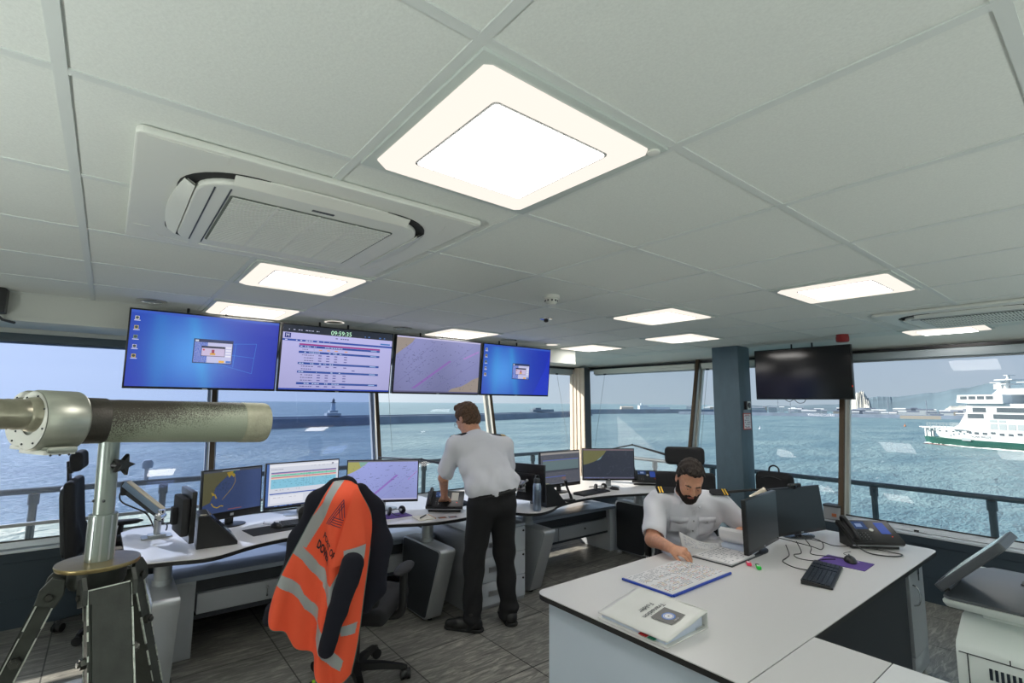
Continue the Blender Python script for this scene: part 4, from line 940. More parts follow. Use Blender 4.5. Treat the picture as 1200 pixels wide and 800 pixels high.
# ---------- desk monitors
def monitor(label, p0, p1, zb, h, content=None, tilt=.0, stand='foot', strength=1., chin=.02, bez=.008, rear=False, off=m_dead, dz=.74, foot_m=m_silver, foot_d=.1, name='monitor', grp=None):
    """p0 -> p1: bottom corners, left to right as seen by its user; the picture faces local -y"""
    a, b_ = Vector((*p0, 0)), Vector((*p1, 0)); w_ = (b_-a).length; rz = math.atan2(b_.y-a.y, b_.x-a.x); c = (a+b_)/2
    t = thing(name, label, 'monitor', (c.x, c.y, dz), rz, grp); RX = TR((0, 0, zb-dz)) @ Matrix.Rotation(-tilt, 4, 'X')
    MB().box(-w_/2, w_/2, 0, .028, 0, h, bev=.004, T=RX).box(-w_*.3, w_*.3, .025, .05, h*.15, h*.75, bev=.01, T=RX).build('casing', m_bez, t)
    MB().box(-w_/2+bez, w_/2-bez, -.0012, .001, chin, h-bez, T=RX).build('glass', off, t)
    if content:
        S = Scr(w_-2*bez-.002, h-chin-bez-.002); content(S); p = S.build(t, (0, -.0014, chin+.001), strength); p.data.transform(RX)
    MB().box(-.012, .012, -.0015, 0, chin*.35, chin*.7, T=RX).build('maker_plate', m_silver, t)
    if stand == 'foot':
        MB().box(-.03, .03, .030, .044, .006, zb-dz+h*.5, bev=.004).build('neck', m_black if foot_m is m_black else m_silver, t)
        MB().lathe([(.125, 0), (.125, .006), (.10, .011), (.03, .013)], 32, T=TR((0, max(.036, foot_d*.5), 0)) @ Matrix.Diagonal((1, .72, 1, 1))).build('foot', foot_m, t)
    if stand == 'arm':
        MB().box(-.05, .05, .05, .06, zb-dz+h*.3, zb-dz+h*.6, bev=.003).tube([(0, .05, zb-dz+h*.45), (0, .12, zb-dz+h*.45), (0, .16, zb-dz+h*.4), (0, .16, 0.012)], .017, 10).build('arm', m_silver, t)
        MB().box(-.07, .07, .10, .22, 0, .012, bev=.003).build('clamp', m_silver, t)
    return t
def chartA(S):
    rnd = random.Random(8); S.grad(lambda u, v: shade(rgb(52, 68, 108), .95+.35*math.exp(-((u-.9)**2)/.03)), 14, 6); land = rgb(84, 82, 56)
    S.poly([(0, 1), (.52, 1), (.5, .93), (.40, .86), (.28, .72), (.20, .60), (.17, .44), (.12, .26), (0, .20)], land, 1); S.rect(0, .955, 1, 1, rgb(70, 74, 84), 3); S.rect(.3, .968, .6, .985, rgb(150, 160, 160), 4)
    y = rgb(150, 128, 44); S.poly([(.38, .93), (.48, .96), (.52, .86), (.50, .80), (.46, .86), (.42, .80)], y, 2); S.poly([(.13, .50), (.20, .45), (.235, .345), (.21, .34), (.19, .42), (.16, .41)], y, 2)
    pth = [(.52, .88), (.53, .70), (.48, .55), (.40, .42), (.32, .30)]
    for a, b_ in zip(pth, pth[1:]): S.line(a, b_, .003, y, 2)
    pth = [(.14, .24), (.18, .16), (.24, .12), (.30, .16), (.34, .14)]
    for a, b_ in zip(pth, pth[1:]): S.line(a, b_, .007, y, 2)
    for _ in range(130):
        u, v = rnd.uniform(.15, .95), rnd.uniform(.05, .93); S.line((u, v), (u+rnd.uniform(-.012, .012), v+rnd.uniform(-.015, .015)), .0016, rgb(34, 44, 70), 3)
    for _ in range(70):
        u, v = rnd.gauss(.32, .07), rnd.gauss(.62, .1); S.line((u, v), (u+rnd.uniform(-.02, .02), v+rnd.uniform(-.02, .02)), .002, rgb(30, 50, 44), 3)
    S.rect(.42, .04, .66, .06, rgb(130, 80, 90), 3); S.poly([(.48, .9), (.51, .9), (.53, .99), (.50, .99)], rgb(40, 90, 70), 3)
def tableA(S):
    rnd = random.Random(9); S.grad(lambda u, v: rgb(206, 210, 222), 2, 2); S.rect(0, 0, .035, 1, rgb(70, 100, 160), 1); S.rect(0, 0, 1, .03, rgb(50, 62, 96), 3)
    S.rect(.035, .92, 1, .97, rgb(226, 228, 236), 1); dashes(S, .06, .22, .86, .014, rgb(110, 116, 140), rnd, .9); dashes(S, .55, .93, .90, .01, rgb(130, 134, 150), rnd, .4)
    for v0, v1, c in ((.775, .80, (100, 110, 160)), (.755, .775, (196, 140, 170)), (.70, .745, (120, 196, 170)), (.665, .69, (200, 120, 130)), (.64, .665, (226, 200, 180)), (.42, .64, (130, 190, 214))): S.rect(.06, v0, .97, v1, rgb(*c), 2)
    for u in (.5, .54, .58, .63, .82): S.line((u, .42), (u, .80), .0012, rgb(80, 120, 150), 3)
    for v in (.73, .60, .56, .50, .46): dashes(S, .07, .95, v, .008, rgb(60, 110, 140), rnd, .35)
    dashes(S, .06, .5, .375, .012, rgb(120, 124, 140), rnd, .5); S.rect(.05, .285, .95, .31, rgb(60, 90, 170), 2); S.rect(.06, .08, .5, .25, rgb(220, 222, 232), 2); dashes(S, .1, .4, .20, .01, rgb(150, 150, 165), rnd, .4); dashes(S, .12, .35, .006, .014, rgb(110, 150, 230), rnd, .7, 4); S.rect(.9, .92, .93, .95, rgb(120, 120, 140), 3)
def chartB(S):
    rnd = random.Random(12); S.grad(lambda u, v: shade(rgb(150, 158, 214), .84+.2*v+.05*math.sin(6*u)), 14, 6)
    S.poly([(0, 1), (.30, 1), (.24, .90), (.16, .80), (.08, .72), (0, .66)], rgb(164, 162, 100), 1); S.poly([(.15, .99), (.30, .99), (.24, .91), (.18, .84)], rgb(130, 170, 160), 2)
    S.rect(0, .97, 1, 1, rgb(110, 110, 120), 3); S.rect(0, 0, 1, .03, rgb(180, 180, 214), 3)
    S.poly([(.30, .05), (.34, .05), (.72, .62), (.69, .64)], rgb(140, 110, 186), 2); S.line((.5, .08), (.98, .80), .0015, rgb(130, 120, 190), 2); S.line((.86, .5), (.99, .72), .006, rgb(160, 120, 190), 2)
    for _ in range(110):
        u, v = rnd.uniform(.03, .97), rnd.uniform(.05, .95); S.line((u, v), (u+rnd.uniform(-.014, .014), v+rnd.uniform(-.014, .014)), .0022, rgb(50, 60, 90), 3)
    for _ in range(14):
        u, v = rnd.uniform(.1, .9), rnd.uniform(.2, .9); S.line((u, v), (u+.05, v+.015), .0025, rgb(66, 76, 110), 3)
def tableB(S):
    rnd = random.Random(14); S.grad(lambda u, v: rgb(84, 86, 96), 2, 2); S.rect(0, .93, 1, 1, rgb(150, 146, 144), 1)
    S.rect(.05, .74, .97, .765, rgb(92, 104, 170), 2); S.rect(.05, .715, .97, .735, rgb(112, 124, 116), 2); S.rect(.05, .44, .97, .71, rgb(98, 116, 120), 2); S.rect(.05, .38, .97, .44, rgb(64, 66, 76), 2)
    for v in (.80, .84, .34, .28, .14, .10): dashes(S, .06, .9, v, .01, rgb(120, 110, 112), rnd, .3)
    S.rect(.05, .225, .62, .24, rgb(80, 100, 190), 2); S.rect(.52, .12, .62, .2, rgb(116, 90, 90), 2); S.rect(0, .0, 1, .03, rgb(96, 100, 112), 3)
def chartC(S):
    rnd = random.Random(15); S.grad(lambda u, v: rgb(52, 58, 70), 2, 2); S.rect(0, .955, 1, 1, rgb(120, 104, 112), 3); S.rect(0, 0, 1, .05, rgb(92, 92, 112), 3)
    S.poly([(0, .95), (.46, .95), (.40, .80), (.33, .68), (.22, .58), (.1, .50), (0, .46)], rgb(110, 110, 74), 1); S.poly([(.4, .82), (.34, .66), (.26, .60), (.30, .66), (.36, .74)], rgb(120, 150, 160), 2)
    for _ in range(36):
        u, v = rnd.uniform(.1, .97), rnd.uniform(.1, .9); S.disc((u, v), .0028, rgb(110, 110, 130), 3, 6)
    dashes(S, .04, .4, .015, .02, rgb(110, 130, 190), rnd, .5, 4)
monitor('monitor with a dark blue harbour chart and yellow outline, leftmost on the left desk', (.573, 4.17), (.99, 4.30), .80, .355, chartA, .05, strength=.85, chin=.05, foot_m=m_black, grp='monitors on the operator desks')
monitor('monitor with a white and blue table, behind the hi-vis vest', (1.01, 4.31), (1.60, 4.345), .805, .358, tableA, .03, chin=.02, grp='monitors on the operator desks')
monitor('monitor with a violet sea chart, nearest the standing man', (1.63, 4.26), (2.165, 3.985), .80, .355, chartB, .03, chin=.02, grp='monitors on the operator desks')
monitor('dark grey table monitor on the desk left of the corner post', (3.42, 3.80), (3.99, 3.80), .80, .36, tableB, .03, chin=.035, strength=.9, foot_m=m_black, grp='monitors on the operator desks')
monitor('monitor with a dark chart and khaki coast, under the corner post', (4.13, 3.90), (4.60, 3.56), .815, .345, chartC, .03, chin=.02, strength=.9, grp='monitors on the operator desks')
monitor('black blank monitor nearest the open lever file on the front desk', (3.00, 1.515), (3.53, 1.573), .772, .315, None, .02, off=mat('screen_off_grey', (.02, .023, .026), .3), foot_m=m_black, foot_d=.16, grp='blank monitors on the front desk')
monitor('black blank monitor with a webcam on top, right of the other on the front desk', (3.605, 1.618), (4.105, 1.495), .765, .312, None, .12, off=MATS['screen_off_grey'], foot_m=mat('foot_gunmetal', rgb(110, 116, 124), .25, .8), foot_d=.02, grp='blank monitors on the front desk')
# edge-on touch monitor on its jointed arm, left desk
t = monitor('black touch monitor seen edge-on, held by the jointed arm on the left desk', (.475, 3.62), (.45, 3.92), .80, .30, None, 0, stand=None, grp=None)
MB().box(-.13, .13, .028, .07, .10, .32, bev=.012).box(-.03, .03, .07, .10, .16, .26, bev=.004).build('rear_housing', m_blackm, t)
# back of the monitor at the left end of the right desk
t = monitor('monitor turned away, its black back showing beside the steel bottle', (3.06, 3.33), (2.93, 3.75), .79, .32, None, 0, stand=None)
MB().box(-.16, .16, .028, .05, .06, .28, bev=.01).build('rear_housing', m_blackm, t)
MB().box(-.05, .05, .05, .062, .13, .23, bev=.003).box(-.02, .02, .06, .12, .165, .195).tube([(0, .12, .18), (-.03, .2, .12), (.02, .26, -.03), (.02, .26, -.048)], .016, 10).tube([(-.02, .06, .2), (-.09, .1, .24)], .012, 8).build('bracket', m_chrome, t)
# ================= chairs
VR = Vector((.78, -.625, 0)).normalized(); VF = Vector((.625, .78, 0)).normalized()
def make_chair(name, label, loc, az, base_rot, headrest=True, seat_z=.49, back_h=.64, recline=.10, grp=None, arm_z=.2, grey_arm=False):
    """az: facing direction (deg). local +y is forward"""
    t = thing(name, label, 'chair', loc, math.radians(az-90), grp)
    hub = MB().lathe([(.045, .06), (.05, .075), (.045, .105), (.03, .115)], 20); st = hub
    br = base_rot-(az-90)
    for k in range(5):
        a = math.radians(br+72*k); d = Vector((math.cos(a), math.sin(a), 0)); s_ = Vector((-d.y, d.x, 0))
        pts = []
        for r, z, w_, h in ((.03, .095, .028, .02), (.16, .09, .022, .017), (.28, .074, .017, .012), (.31, .066, .012, .008)):
            c = d*r+Vector((0, 0, z)); pts.append([c+s_*w_-Vector((0, 0, h)), c+s_*w_*.8+Vector((0, 0, h)), c-s_*w_*.8+Vector((0, 0, h)), c-s_*w_-Vector((0, 0, h))])
        vs_ = sum(pts, []); fs = []
        for i in range(3): fs += [(4*i+j, 4*i+(j+1) % 4, 4*i+4+(j+1) % 4, 4*i+4+j) for j in range(4)]
        fs += [(0, 1, 2, 3), (15, 14, 13, 12)]; st.add(vs_, fs)
    base = st.build('star_base', m_black, t)
    for k in range(5):
        a = math.radians(br+72*k); d = Vector((math.cos(a), math.sin(a), 0)); c = d*.30+Vector((0, 0, .031)); T = TR(c, (0, 0, a+.6*k))
        MB().tube([(0, -.028, 0), (0, -.009, 0)], .03, 18, T=T).tube([(0, .009, 0), (0, .028, 0)], .03, 18, T=T).tube([(0, 0, 0), (0, 0, .045)], .009, 8, T=T).ball((0, 0, .006), (.028, .03, .03), 0, 12, T=T).build('castor', m_black, base)
    MB().tube([(0, 0, .1), (0, 0, .3)], .028, 18).tube([(0, 0, .28), (0, 0, seat_z-.06)], .017, 14).build('gas_column', m_black, t)
    MB().box(-.1, .1, -.13, .12, seat_z-.085, seat_z-.04, bev=.012).tube([(.1, .0, seat_z-.06), (.2, .02, seat_z-.07)], .008, 8).tube([(.2, .02, seat_z-.07), (.23, .02, seat_z-.07)], .018, 12).build('mechanism', m_black, t)
    s = SDF((-.3, -.3, seat_z-.08), (.3, .34, seat_z+.06), .009); s.rbox((0, .02, seat_z-.005), (.25, .245, .045), .04, k=0); s.ell((0, .2, seat_z+.005), (.22, .08, .05), k=.03); s.ell((0, -.02, seat_z+.12), (.15, .18, .09), k=.03, sub=True)
    s.mesh('seat', m_fab, t, world=False)
    RB = TR((0, -.235, seat_z+.05)) @ Matrix.Rotation(recline, 4, 'X')
    s = SDF((-.29, -.5, seat_z-.05), (.29, -.08, seat_z+back_h+.1), .009)
    def P(x, y, z): return tuple(RB @ Vector((x, y, z)))
    R3 = Matrix.Rotation(recline, 3, 'X')
    s.rbox(P(0, 0, back_h/2+.02), (.225, .032, back_h/2), .03, R3, k=0); s.ell(P(0, .02, .16), (.19, .05, .12), R3, k=.04); s.ell(P(0, .13, back_h*.62), (.2, .11, .3), R3, k=.04, sub=True)
    s.mesh('backrest', m_fab, t, world=False)
    MB().prism(rrect(-.2, .2, .03, back_h-.02, .09), -.055, -.03, 'y', bev=.008, T=RB, smooth=True).prism([(-.02, -.06), (.10, -.12), (.10, -.09), (.0, -.02)][::-1], -.035, .035, 'x', T=RB @ TR((0, -.04, 0))).tube([(0, -.05, .02), (0, -.06, -.08), (0, .12, -.12)], .026, 10, T=RB).build('back_shell', mat('chair_shell', (.035, .04, .045), .5), t)
    if headrest:
        s = SDF((-.22, -.62, seat_z+back_h-.02), (.22, -.1, seat_z+back_h+.34), .007)
        s.rbox(P(0, .03, back_h+.145), (.15, .038, .07), .035, R3, k=0); s.ell(P(0, .12, back_h+.145), (.11, .06, .12), R3, k=.02, sub=True)
        hd = s.mesh('headrest', m_fab, t, world=False)
        MB().box(-.05, .05, -.035, -.02, back_h-.08, back_h+.15, bev=.005, T=RB).box(-.06, .06, -.03, .0, back_h+.06, back_h+.11, bev=.008, T=RB).build('headrest_bracket', m_black, hd)
    for sx in (-1, 1):
        az_ = seat_z+arm_z
        a = MB().tube(spline([(sx*.10, -.02, seat_z-.06), (sx*.24, -.02, seat_z-.055), (sx*.285, -.02, seat_z-.02), (sx*.288, -.02, seat_z+.06), (sx*.285, -.01, az_-.01)], 5), .019, 12, flat=1.3)
        a = a.build('armrest', m_black, t)
        q = SDF((sx*.285-.08, -.17, az_-.03), (sx*.285+.08, .17, az_+.05), .005); q.ell((sx*.285, .0, az_+.008), (.048, .135, .02), k=0); q.cap((sx*.285, -.08, az_+.005), (sx*.285, .08, az_+.005), .018, k=.02, flat=((0, 0, 1), .7))
        q.mesh('arm_pad', mat('arm_pad_grey', rgb(120, 130, 145), .6) if grey_arm else m_blackm, a, world=False)
        if grey_arm: MB().tube([(sx*.288, -.02, seat_z-.05), (sx*.288, -.02, seat_z+.04)], .022, 12).build('arm_sleeve', m_chrome, a)
    return t
make_chair('office_chair', 'black high-backed chair with headrest, seen side-on behind the telescope stand', (.15, 4.90, 0), -6, 20, seat_z=.47, back_h=.54, recline=.10, grp='black operator chairs')
make_chair('office_chair', 'black swivel chair with a hi-vis vest and navy jacket hung over its back', (1.275, 3.065, 0), 46, 114, headrest=False, seat_z=.45, back_h=.56, recline=.18, grp='black operator chairs')
make_chair('office_chair', 'black chair with headrest in which the bearded man sits', (3.40, 2.16, 0), 215, 60, seat_z=.49, back_h=.56, recline=.06, grp='black operator chairs', arm_z=.24, grey_arm=True)

# ================= navy jacket and hi-vis vest hung on the chair back
# cloth plane: u runs right, v up, n towards the viewer side of the chair back
O0 = Vector((.990, 2.738, 0)); CU = VR.copy(); CN = -VF
def cp_(px, py, d):     # drawing coordinates of the cloth (1 unit = 1/211 m) -> place
    return O0+CU*((px-400)/216)+Vector((0, 0, 1.21-(py-570)/218.))+CN*d
def fold(px, py):
    """how far the cloth stands out, metres"""
    px = np.asarray(px, float); py = np.asarray(py, float)
    t_ = np.clip((py-570)/210, 0, 1); q = (px-400)-(.35-.25*t_)*(py-570)*.1
    f = .038*np.sin(q/10.5+.4+1.3*t_)*(.25+1.1*t_)+.016*np.sin(q/4.6+2*t_+1)*(.15+t_)
    top = -.07*np.clip((592-py)/24, 0, 1)**2
    edge = -.10*np.clip((np.abs(px-(398-6*t_))-(22+34*t_))/26, 0, 1)**1.5
    crease = -.028*np.exp(-((px-(392+.10*(py-640)))/5.)**2)*np.clip((py-590)/60, 0, 1)
    return f+top+edge+crease+.055*np.sin(np.clip((py-600)/190, 0, 1)*PI)*0+.02
def inpoly(x, y, P):
    r = np.zeros(x.shape, bool); n = len(P)
    for i in range(n):
        x0, y0 = P[i]; x1, y1 = P[(i+1) % n]
        c = ((y0 > y) != (y1 > y)); xi = (x1-x0)*(y-y0)/((y1-y0) if y1 != y0 else 1e-9)+x0; r ^= c & (x < xi)
    return r
m_hv = mat('hi_vis_orange', rgb(255, 98, 62), .75, bump=(500, .4)); m_hvb = mat('reflective_grey', rgb(172, 176, 178), .45, .15, bump=(300, .3)); m_hve = mat('vest_piping', rgb(92, 112, 108), .7); m_lab = mat('label_lime', rgb(170, 220, 60), .6)
for m_ in (m_hv,):
    b = m_.node_tree.nodes['Principled BSDF']; b.inputs['Emission Color'].default_value = (1, .08, .02, 1); b.inputs['Emission Strength'].default_value = 0.
def cpath(P, n):  # resample a polyline evenly
    P = [Vector((x, y, 0)) for x, y in P]; P = spline(P, 8); L = [0]
    for a, b_ in zip(P, P[1:]): L.append(L[-1]+(b_-a).length)
    out = []; j = 0
    for k in range(n+1):
        s_ = L[-1]*k/n
        while j < len(L)-2 and L[j+1] < s_: j += 1
        u = (s_-L[j])/max(L[j+1]-L[j], 1e-9); p = P[j].lerp(P[j+1], u); out.append((p.x, p.y))
    return np.array(out)
def cloth(name, top, bot, left, right, nu, nv, zones, mats, parent, extra=0., thick=.003, ffn=fold, edge_w=0):
    T_, B_, L_, R_ = cpath(top, nu), cpath(bot, nu), cpath(left, nv), cpath(right, nv)
    u = np.linspace(0, 1, nu+1)[None, :, None]; v = np.linspace(0, 1, nv+1)[:, None, None]
    G = (1-v)*T_[None]+v*B_[None]+(1-u)*L_[:, None]+u*R_[:, None]-((1-u)*(1-v)*T_[0]+u*(1-v)*T_[-1]+(1-u)*v*B_[0]+u*v*B_[-1])
    D_ = ffn(G[..., 0], G[..., 1])+extra
    vs_ = [tuple(cp_(G[j, i, 0], G[j, i, 1], D_[j, i])) for j in range(nv+1) for i in range(nu+1)]
    fs = [(j*(nu+1)+i, (j+1)*(nu+1)+i, (j+1)*(nu+1)+i+1, j*(nu+1)+i+1) for j in range(nv) for i in range(nu)]
    cx = (G[:-1, :-1, 0]+G[1:, 1:, 0])/2; cy_ = (G[:-1, :-1, 1]+G[1:, 1:, 1])/2; mi = np.zeros(cx.shape, int)
    for P, k in zones: mi[inpoly(cx, cy_, P)] = k
    if edge_w:
        mi[:edge_w*0, :] = 2; mi[-edge_w:, :] = 2; mi[:, :edge_w] = 2; mi[:, -edge_w:] = 2
    m = MB(); m.v = [Vector(p) for p in vs_]; m.f = fs; m.m = [int(k) for k in mi.ravel()]; m.sm = [True]*len(fs); m.c = [None]*len(fs)
    o = m.build(name, mats, parent, world=True); sd = o.modifiers.new('cloth_thickness', 'SOLIDIFY'); sd.thickness = thick; sd.offset = 0; return o
vest = thing('hi_vis_vest', 'orange hi-vis vest with grey reflective bands hung over the chair back', 'vest', tuple(cp_(395, 783, .03)), 0)
Z = []
bandc = 1
Z.append(([(398, 560), (410, 560), (392, 604), (380, 625), (371, 641), (360, 636), (372, 612), (388, 590)], 1))                 # shoulder strap
Z.append(([(360, 632), (368, 640), (376, 648), (386, 660), (393, 664), (394, 680), (388, 676), (378, 668), (368, 655), (354, 644)], 1))   # upper band
Z.append(([(393, 664), (399, 676), (404, 680), (412, 664), (409, 700), (402, 702), (398, 690), (392, 682)], 1))
Z.append(([(343, 667), (356, 674), (366, 682), (371, 692), (378, 700), (389, 706), (389, 722), (384, 718), (372, 708), (366, 698), (355, 688), (341, 679)], 1))  # lower band
Z.append(([(389, 719), (396, 728), (404, 742), (412, 752), (420, 760), (417, 771), (406, 764), (396, 750), (388, 738)], 1))
Z.append(([(415, 724), (432, 721), (430, 733), (416, 734)], 1))
body = cloth('vest_body', [(394, 569), (402, 567), (412, 567), (424, 572)], [(331, 712), (341, 724), (352, 731), (357, 742), (363, 751), (376, 755), (387, 757), (391, 768), (400, 780), (411, 786), (420, 784), (428, 776)],
             [(394, 569), (384, 590), (375, 607), (364, 630), (352, 655), (340, 685), (331, 712)], [(424, 572), (436, 592), (442, 615), (441, 650), (439, 680), (436, 715), (433, 745), (428, 776)], 190, 330, Z, [m_hv, m_hvb, m_hve], vest, .0, .003, edge_w=2)
def fold2(px, py): return fold(px, py)*.6+.03
Z2 = [([(418, 640), (442, 634), (446, 648), (419, 656)], 1)]
flap = cloth('vest_sleeve', [(424, 574), (429, 574), (433, 582)], [(405, 660), (414, 656), (428, 654), (438, 658)], [(424, 574), (420, 600), (412, 630), (405, 660)], [(433, 582), (436, 604), (440, 632), (438, 658)], 60, 130, Z2, [m_hv, m_hvb, m_hve], vest, .022, .003, fold2, 0)
MB().box(-.008, .008, -.002, .002, -.01, .01, T=Matrix.Translation(cp_(393, 776, fold(393, 776)+.006))).build('size_label', m_lab, vest, world=True)
# printed wording and emblem, lying on the folds
def decal(polys, org, bx, by, depth=.0045):
    """polys in em units -> drawing coords at org, rotated"""
    out = MB()
    for vs2, fs2 in polys:
        P = []
        for x, y in vs2:
            X = org[0]+x*bx[0]+y*by[0]; Y_ = org[1]+x*bx[1]+y*by[1]; P.append(cp_(X, Y_, float(fold(X, Y_))+depth))
        out.add(P, fs2)
    return out
m_ink = mat('printed_ink', (.02, .02, .03), .8)
decal([text_polys('PORT OF', 1, 'LEFT', .025)], (388.5, 629.5), (4.1, 5.3), (3.2, -9.2)).build('lettering', m_ink, body, world=True)
decal([text_polys('DOVER', 1, 'LEFT', .035)], (382, 639.5), (4.6, 5.9), (3.4, -11.5)).build('lettering', m_ink, body, world=True)
def stroke(a, b_, w_): 
    d = Vector((b_[0]-a[0], b_[1]-a[1])); L = d.length; n_ = Vector((-d.y, d.x))/L*w_/2; k = max(1, int(L/2)); V = []; F_ = []
    for i in range(k+1):
        p = Vector(a)+d*i/k; V += [tuple(p-n_), tuple(p+n_)]
    F_ = [(2*i, 2*i+1, 2*i+3, 2*i+2) for i in range(k)]; return V, F_
E_s = []
for k in range(3): E_s.append(stroke((393-2.2*k*0+k*2.2, 614-k*.0), (413+k*.6, 586+k*3.2), .7))
for k in range(3): E_s.append(stroke((413-k*2.2, 587+k*4.), (415-k*2.4, 606+k*1.), .7))
for k in range(4): E_s.append(stroke((402-k*.8, 605+k*2.6), (414-k*.8, 609+k*2.6), .8))
em = MB()
for V, F_ in E_s: em.add([cp_(x, y, float(fold(x, y))+.0045) for x, y in V], F_)
em.build('emblem', mat('emblem_navy', rgb(50, 40, 84), .8), body, world=True)
# jacket: body behind the vest, two sleeves
jk = thing('jacket', 'dark navy jacket hung on the chair back under the orange vest', 'jacket', tuple(cp_(330, 727, .0)), 0)
m_navy = mat('navy_cloth', rgb(18, 20, 34), .9, bump=(90, .35))
lo = [min(cp_(x, y, d)[i] for x in (305, 470) for y in (555, 760) for d in (-.35, .22)) for i in range(3)]; hi = [max(cp_(x, y, d)[i] for x in (305, 470) for y in (555, 760) for d in (-.35, .22)) for i in range(3)]
s = SDF(lo, hi, .0085)
def J(pts, rs, d, fl=.45, k=.03):
    for (a, b_), (r1, r2) in zip(zip(pts, pts[1:]), zip(rs, rs[1:])): s.cap(cp_(*a, d[0] if not isinstance(a, tuple) or len(a) < 3 else 0), cp_(*b_, d[1]), r1, r2, k, flat=(tuple(CN), fl))
J([(392, 578), (376, 600), (362, 640), (347, 685), (334, 716)], [.06, .075, .08, .06, .045], (-.08, -.08))
J([(334, 712), (331, 722)], [.046, .04], (-.03, -.03), .7)
J([(405, 578), (415, 620), (420, 680)], [.06, .10, .09], (-.11, -.11))
J([(426, 580), (440, 600), (449, 640), (447, 690), (438, 712)], [.04, .055, .07, .06, .03], (-.07, -.07))
s.wrinkle(lambda X, Y, Z: .005*np.sin(26*X+12*Z+3*np.sin(5*Z))+.002*np.sin(40*Y-15*Z))
s.mesh('jacket_body', m_navy, jk)
s = SDF(lo, hi, .0075)
J([(429, 654), (424, 672), (415, 702), (407, 732), (406, 738)], [.060, .057, .051, .042, .040], (.075, .075), .6, .006)
s.cap(cp_(406, 736, .075), cp_(405, 743, .075), .043, .042, .006, flat=(tuple(CN), .65))
s.wrinkle(lambda X, Y, Z: .0012*np.sin(60*X+30*Z)+.0008*np.sin(60*Z+20*X)); s.mesh('sleeve', m_navy, jk)
MB().box(-.014, .014, -.001, .001, -.02, .02, bev=.0008, seg=1, T=Matrix.Translation(cp_(428.5, 604, .02))).build('paper_tag', mat('tag_pink', rgb(226, 206, 226), .7), jk, world=True)
# ================= people
m_skin = mat('skin', rgb(206, 150, 122), .5, noise=(60, .10), bump=(500, .15)); m_skin2 = mat('skin_tanned', rgb(172, 112, 82), .5, noise=(60, .10), bump=(500, .15))
for m_ in (m_skin, m_skin2):
    b = m_.node_tree.nodes['Principled BSDF']; b.inputs['Subsurface Weight'].default_value = .08; b.inputs['Subsurface Radius'].default_value = (.02, .008, .004); b.inputs['Subsurface Scale'].default_value = .3
m_shirt = mat('white_shirt', rgb(226, 226, 234), .8, bump=(700, .2)); m_trou = mat('black_trousers', (.012, .012, .014), .92, bump=(300, .4)); m_shoe = mat('black_leather', (.012, .012, .012), .4)
m_hairb = mat('brown_hair', rgb(92, 68, 50), .8, noise=(150, .55, (1, 1, .3)), bump=(420, .9, (1, 1, .2))); m_haird = mat('dark_hair', rgb(46, 36, 30), .8, noise=(150, .6, (1, 1, .3)), bump=(260, 1., (1, 1, .3)))
m_beard = mat('beard_hair', rgb(36, 27, 23), .85, noise=(300, .4), bump=(500, 1.)); m_gold = mat('gold_braid', rgb(232, 186, 60), .45, .4); m_epa = mat('epaulette_black', (.01, .01, .014), .85)
m_lip = mat('lips', rgb(170, 96, 84), .5); m_eyew = mat('eye_white', rgb(226, 222, 216), .3); m_iris = mat('iris', (.02, .014, .01), .2)
def rotm(az, pitch, roll=0.):
    """head axes: columns x (its right), y (facing), z (up)"""
    return Matrix.Rotation(math.radians(az-90), 3, 'Z') @ Matrix.Rotation(math.radians(pitch), 3, 'X') @ Matrix.Rotation(math.radians(roll), 3, 'Y')
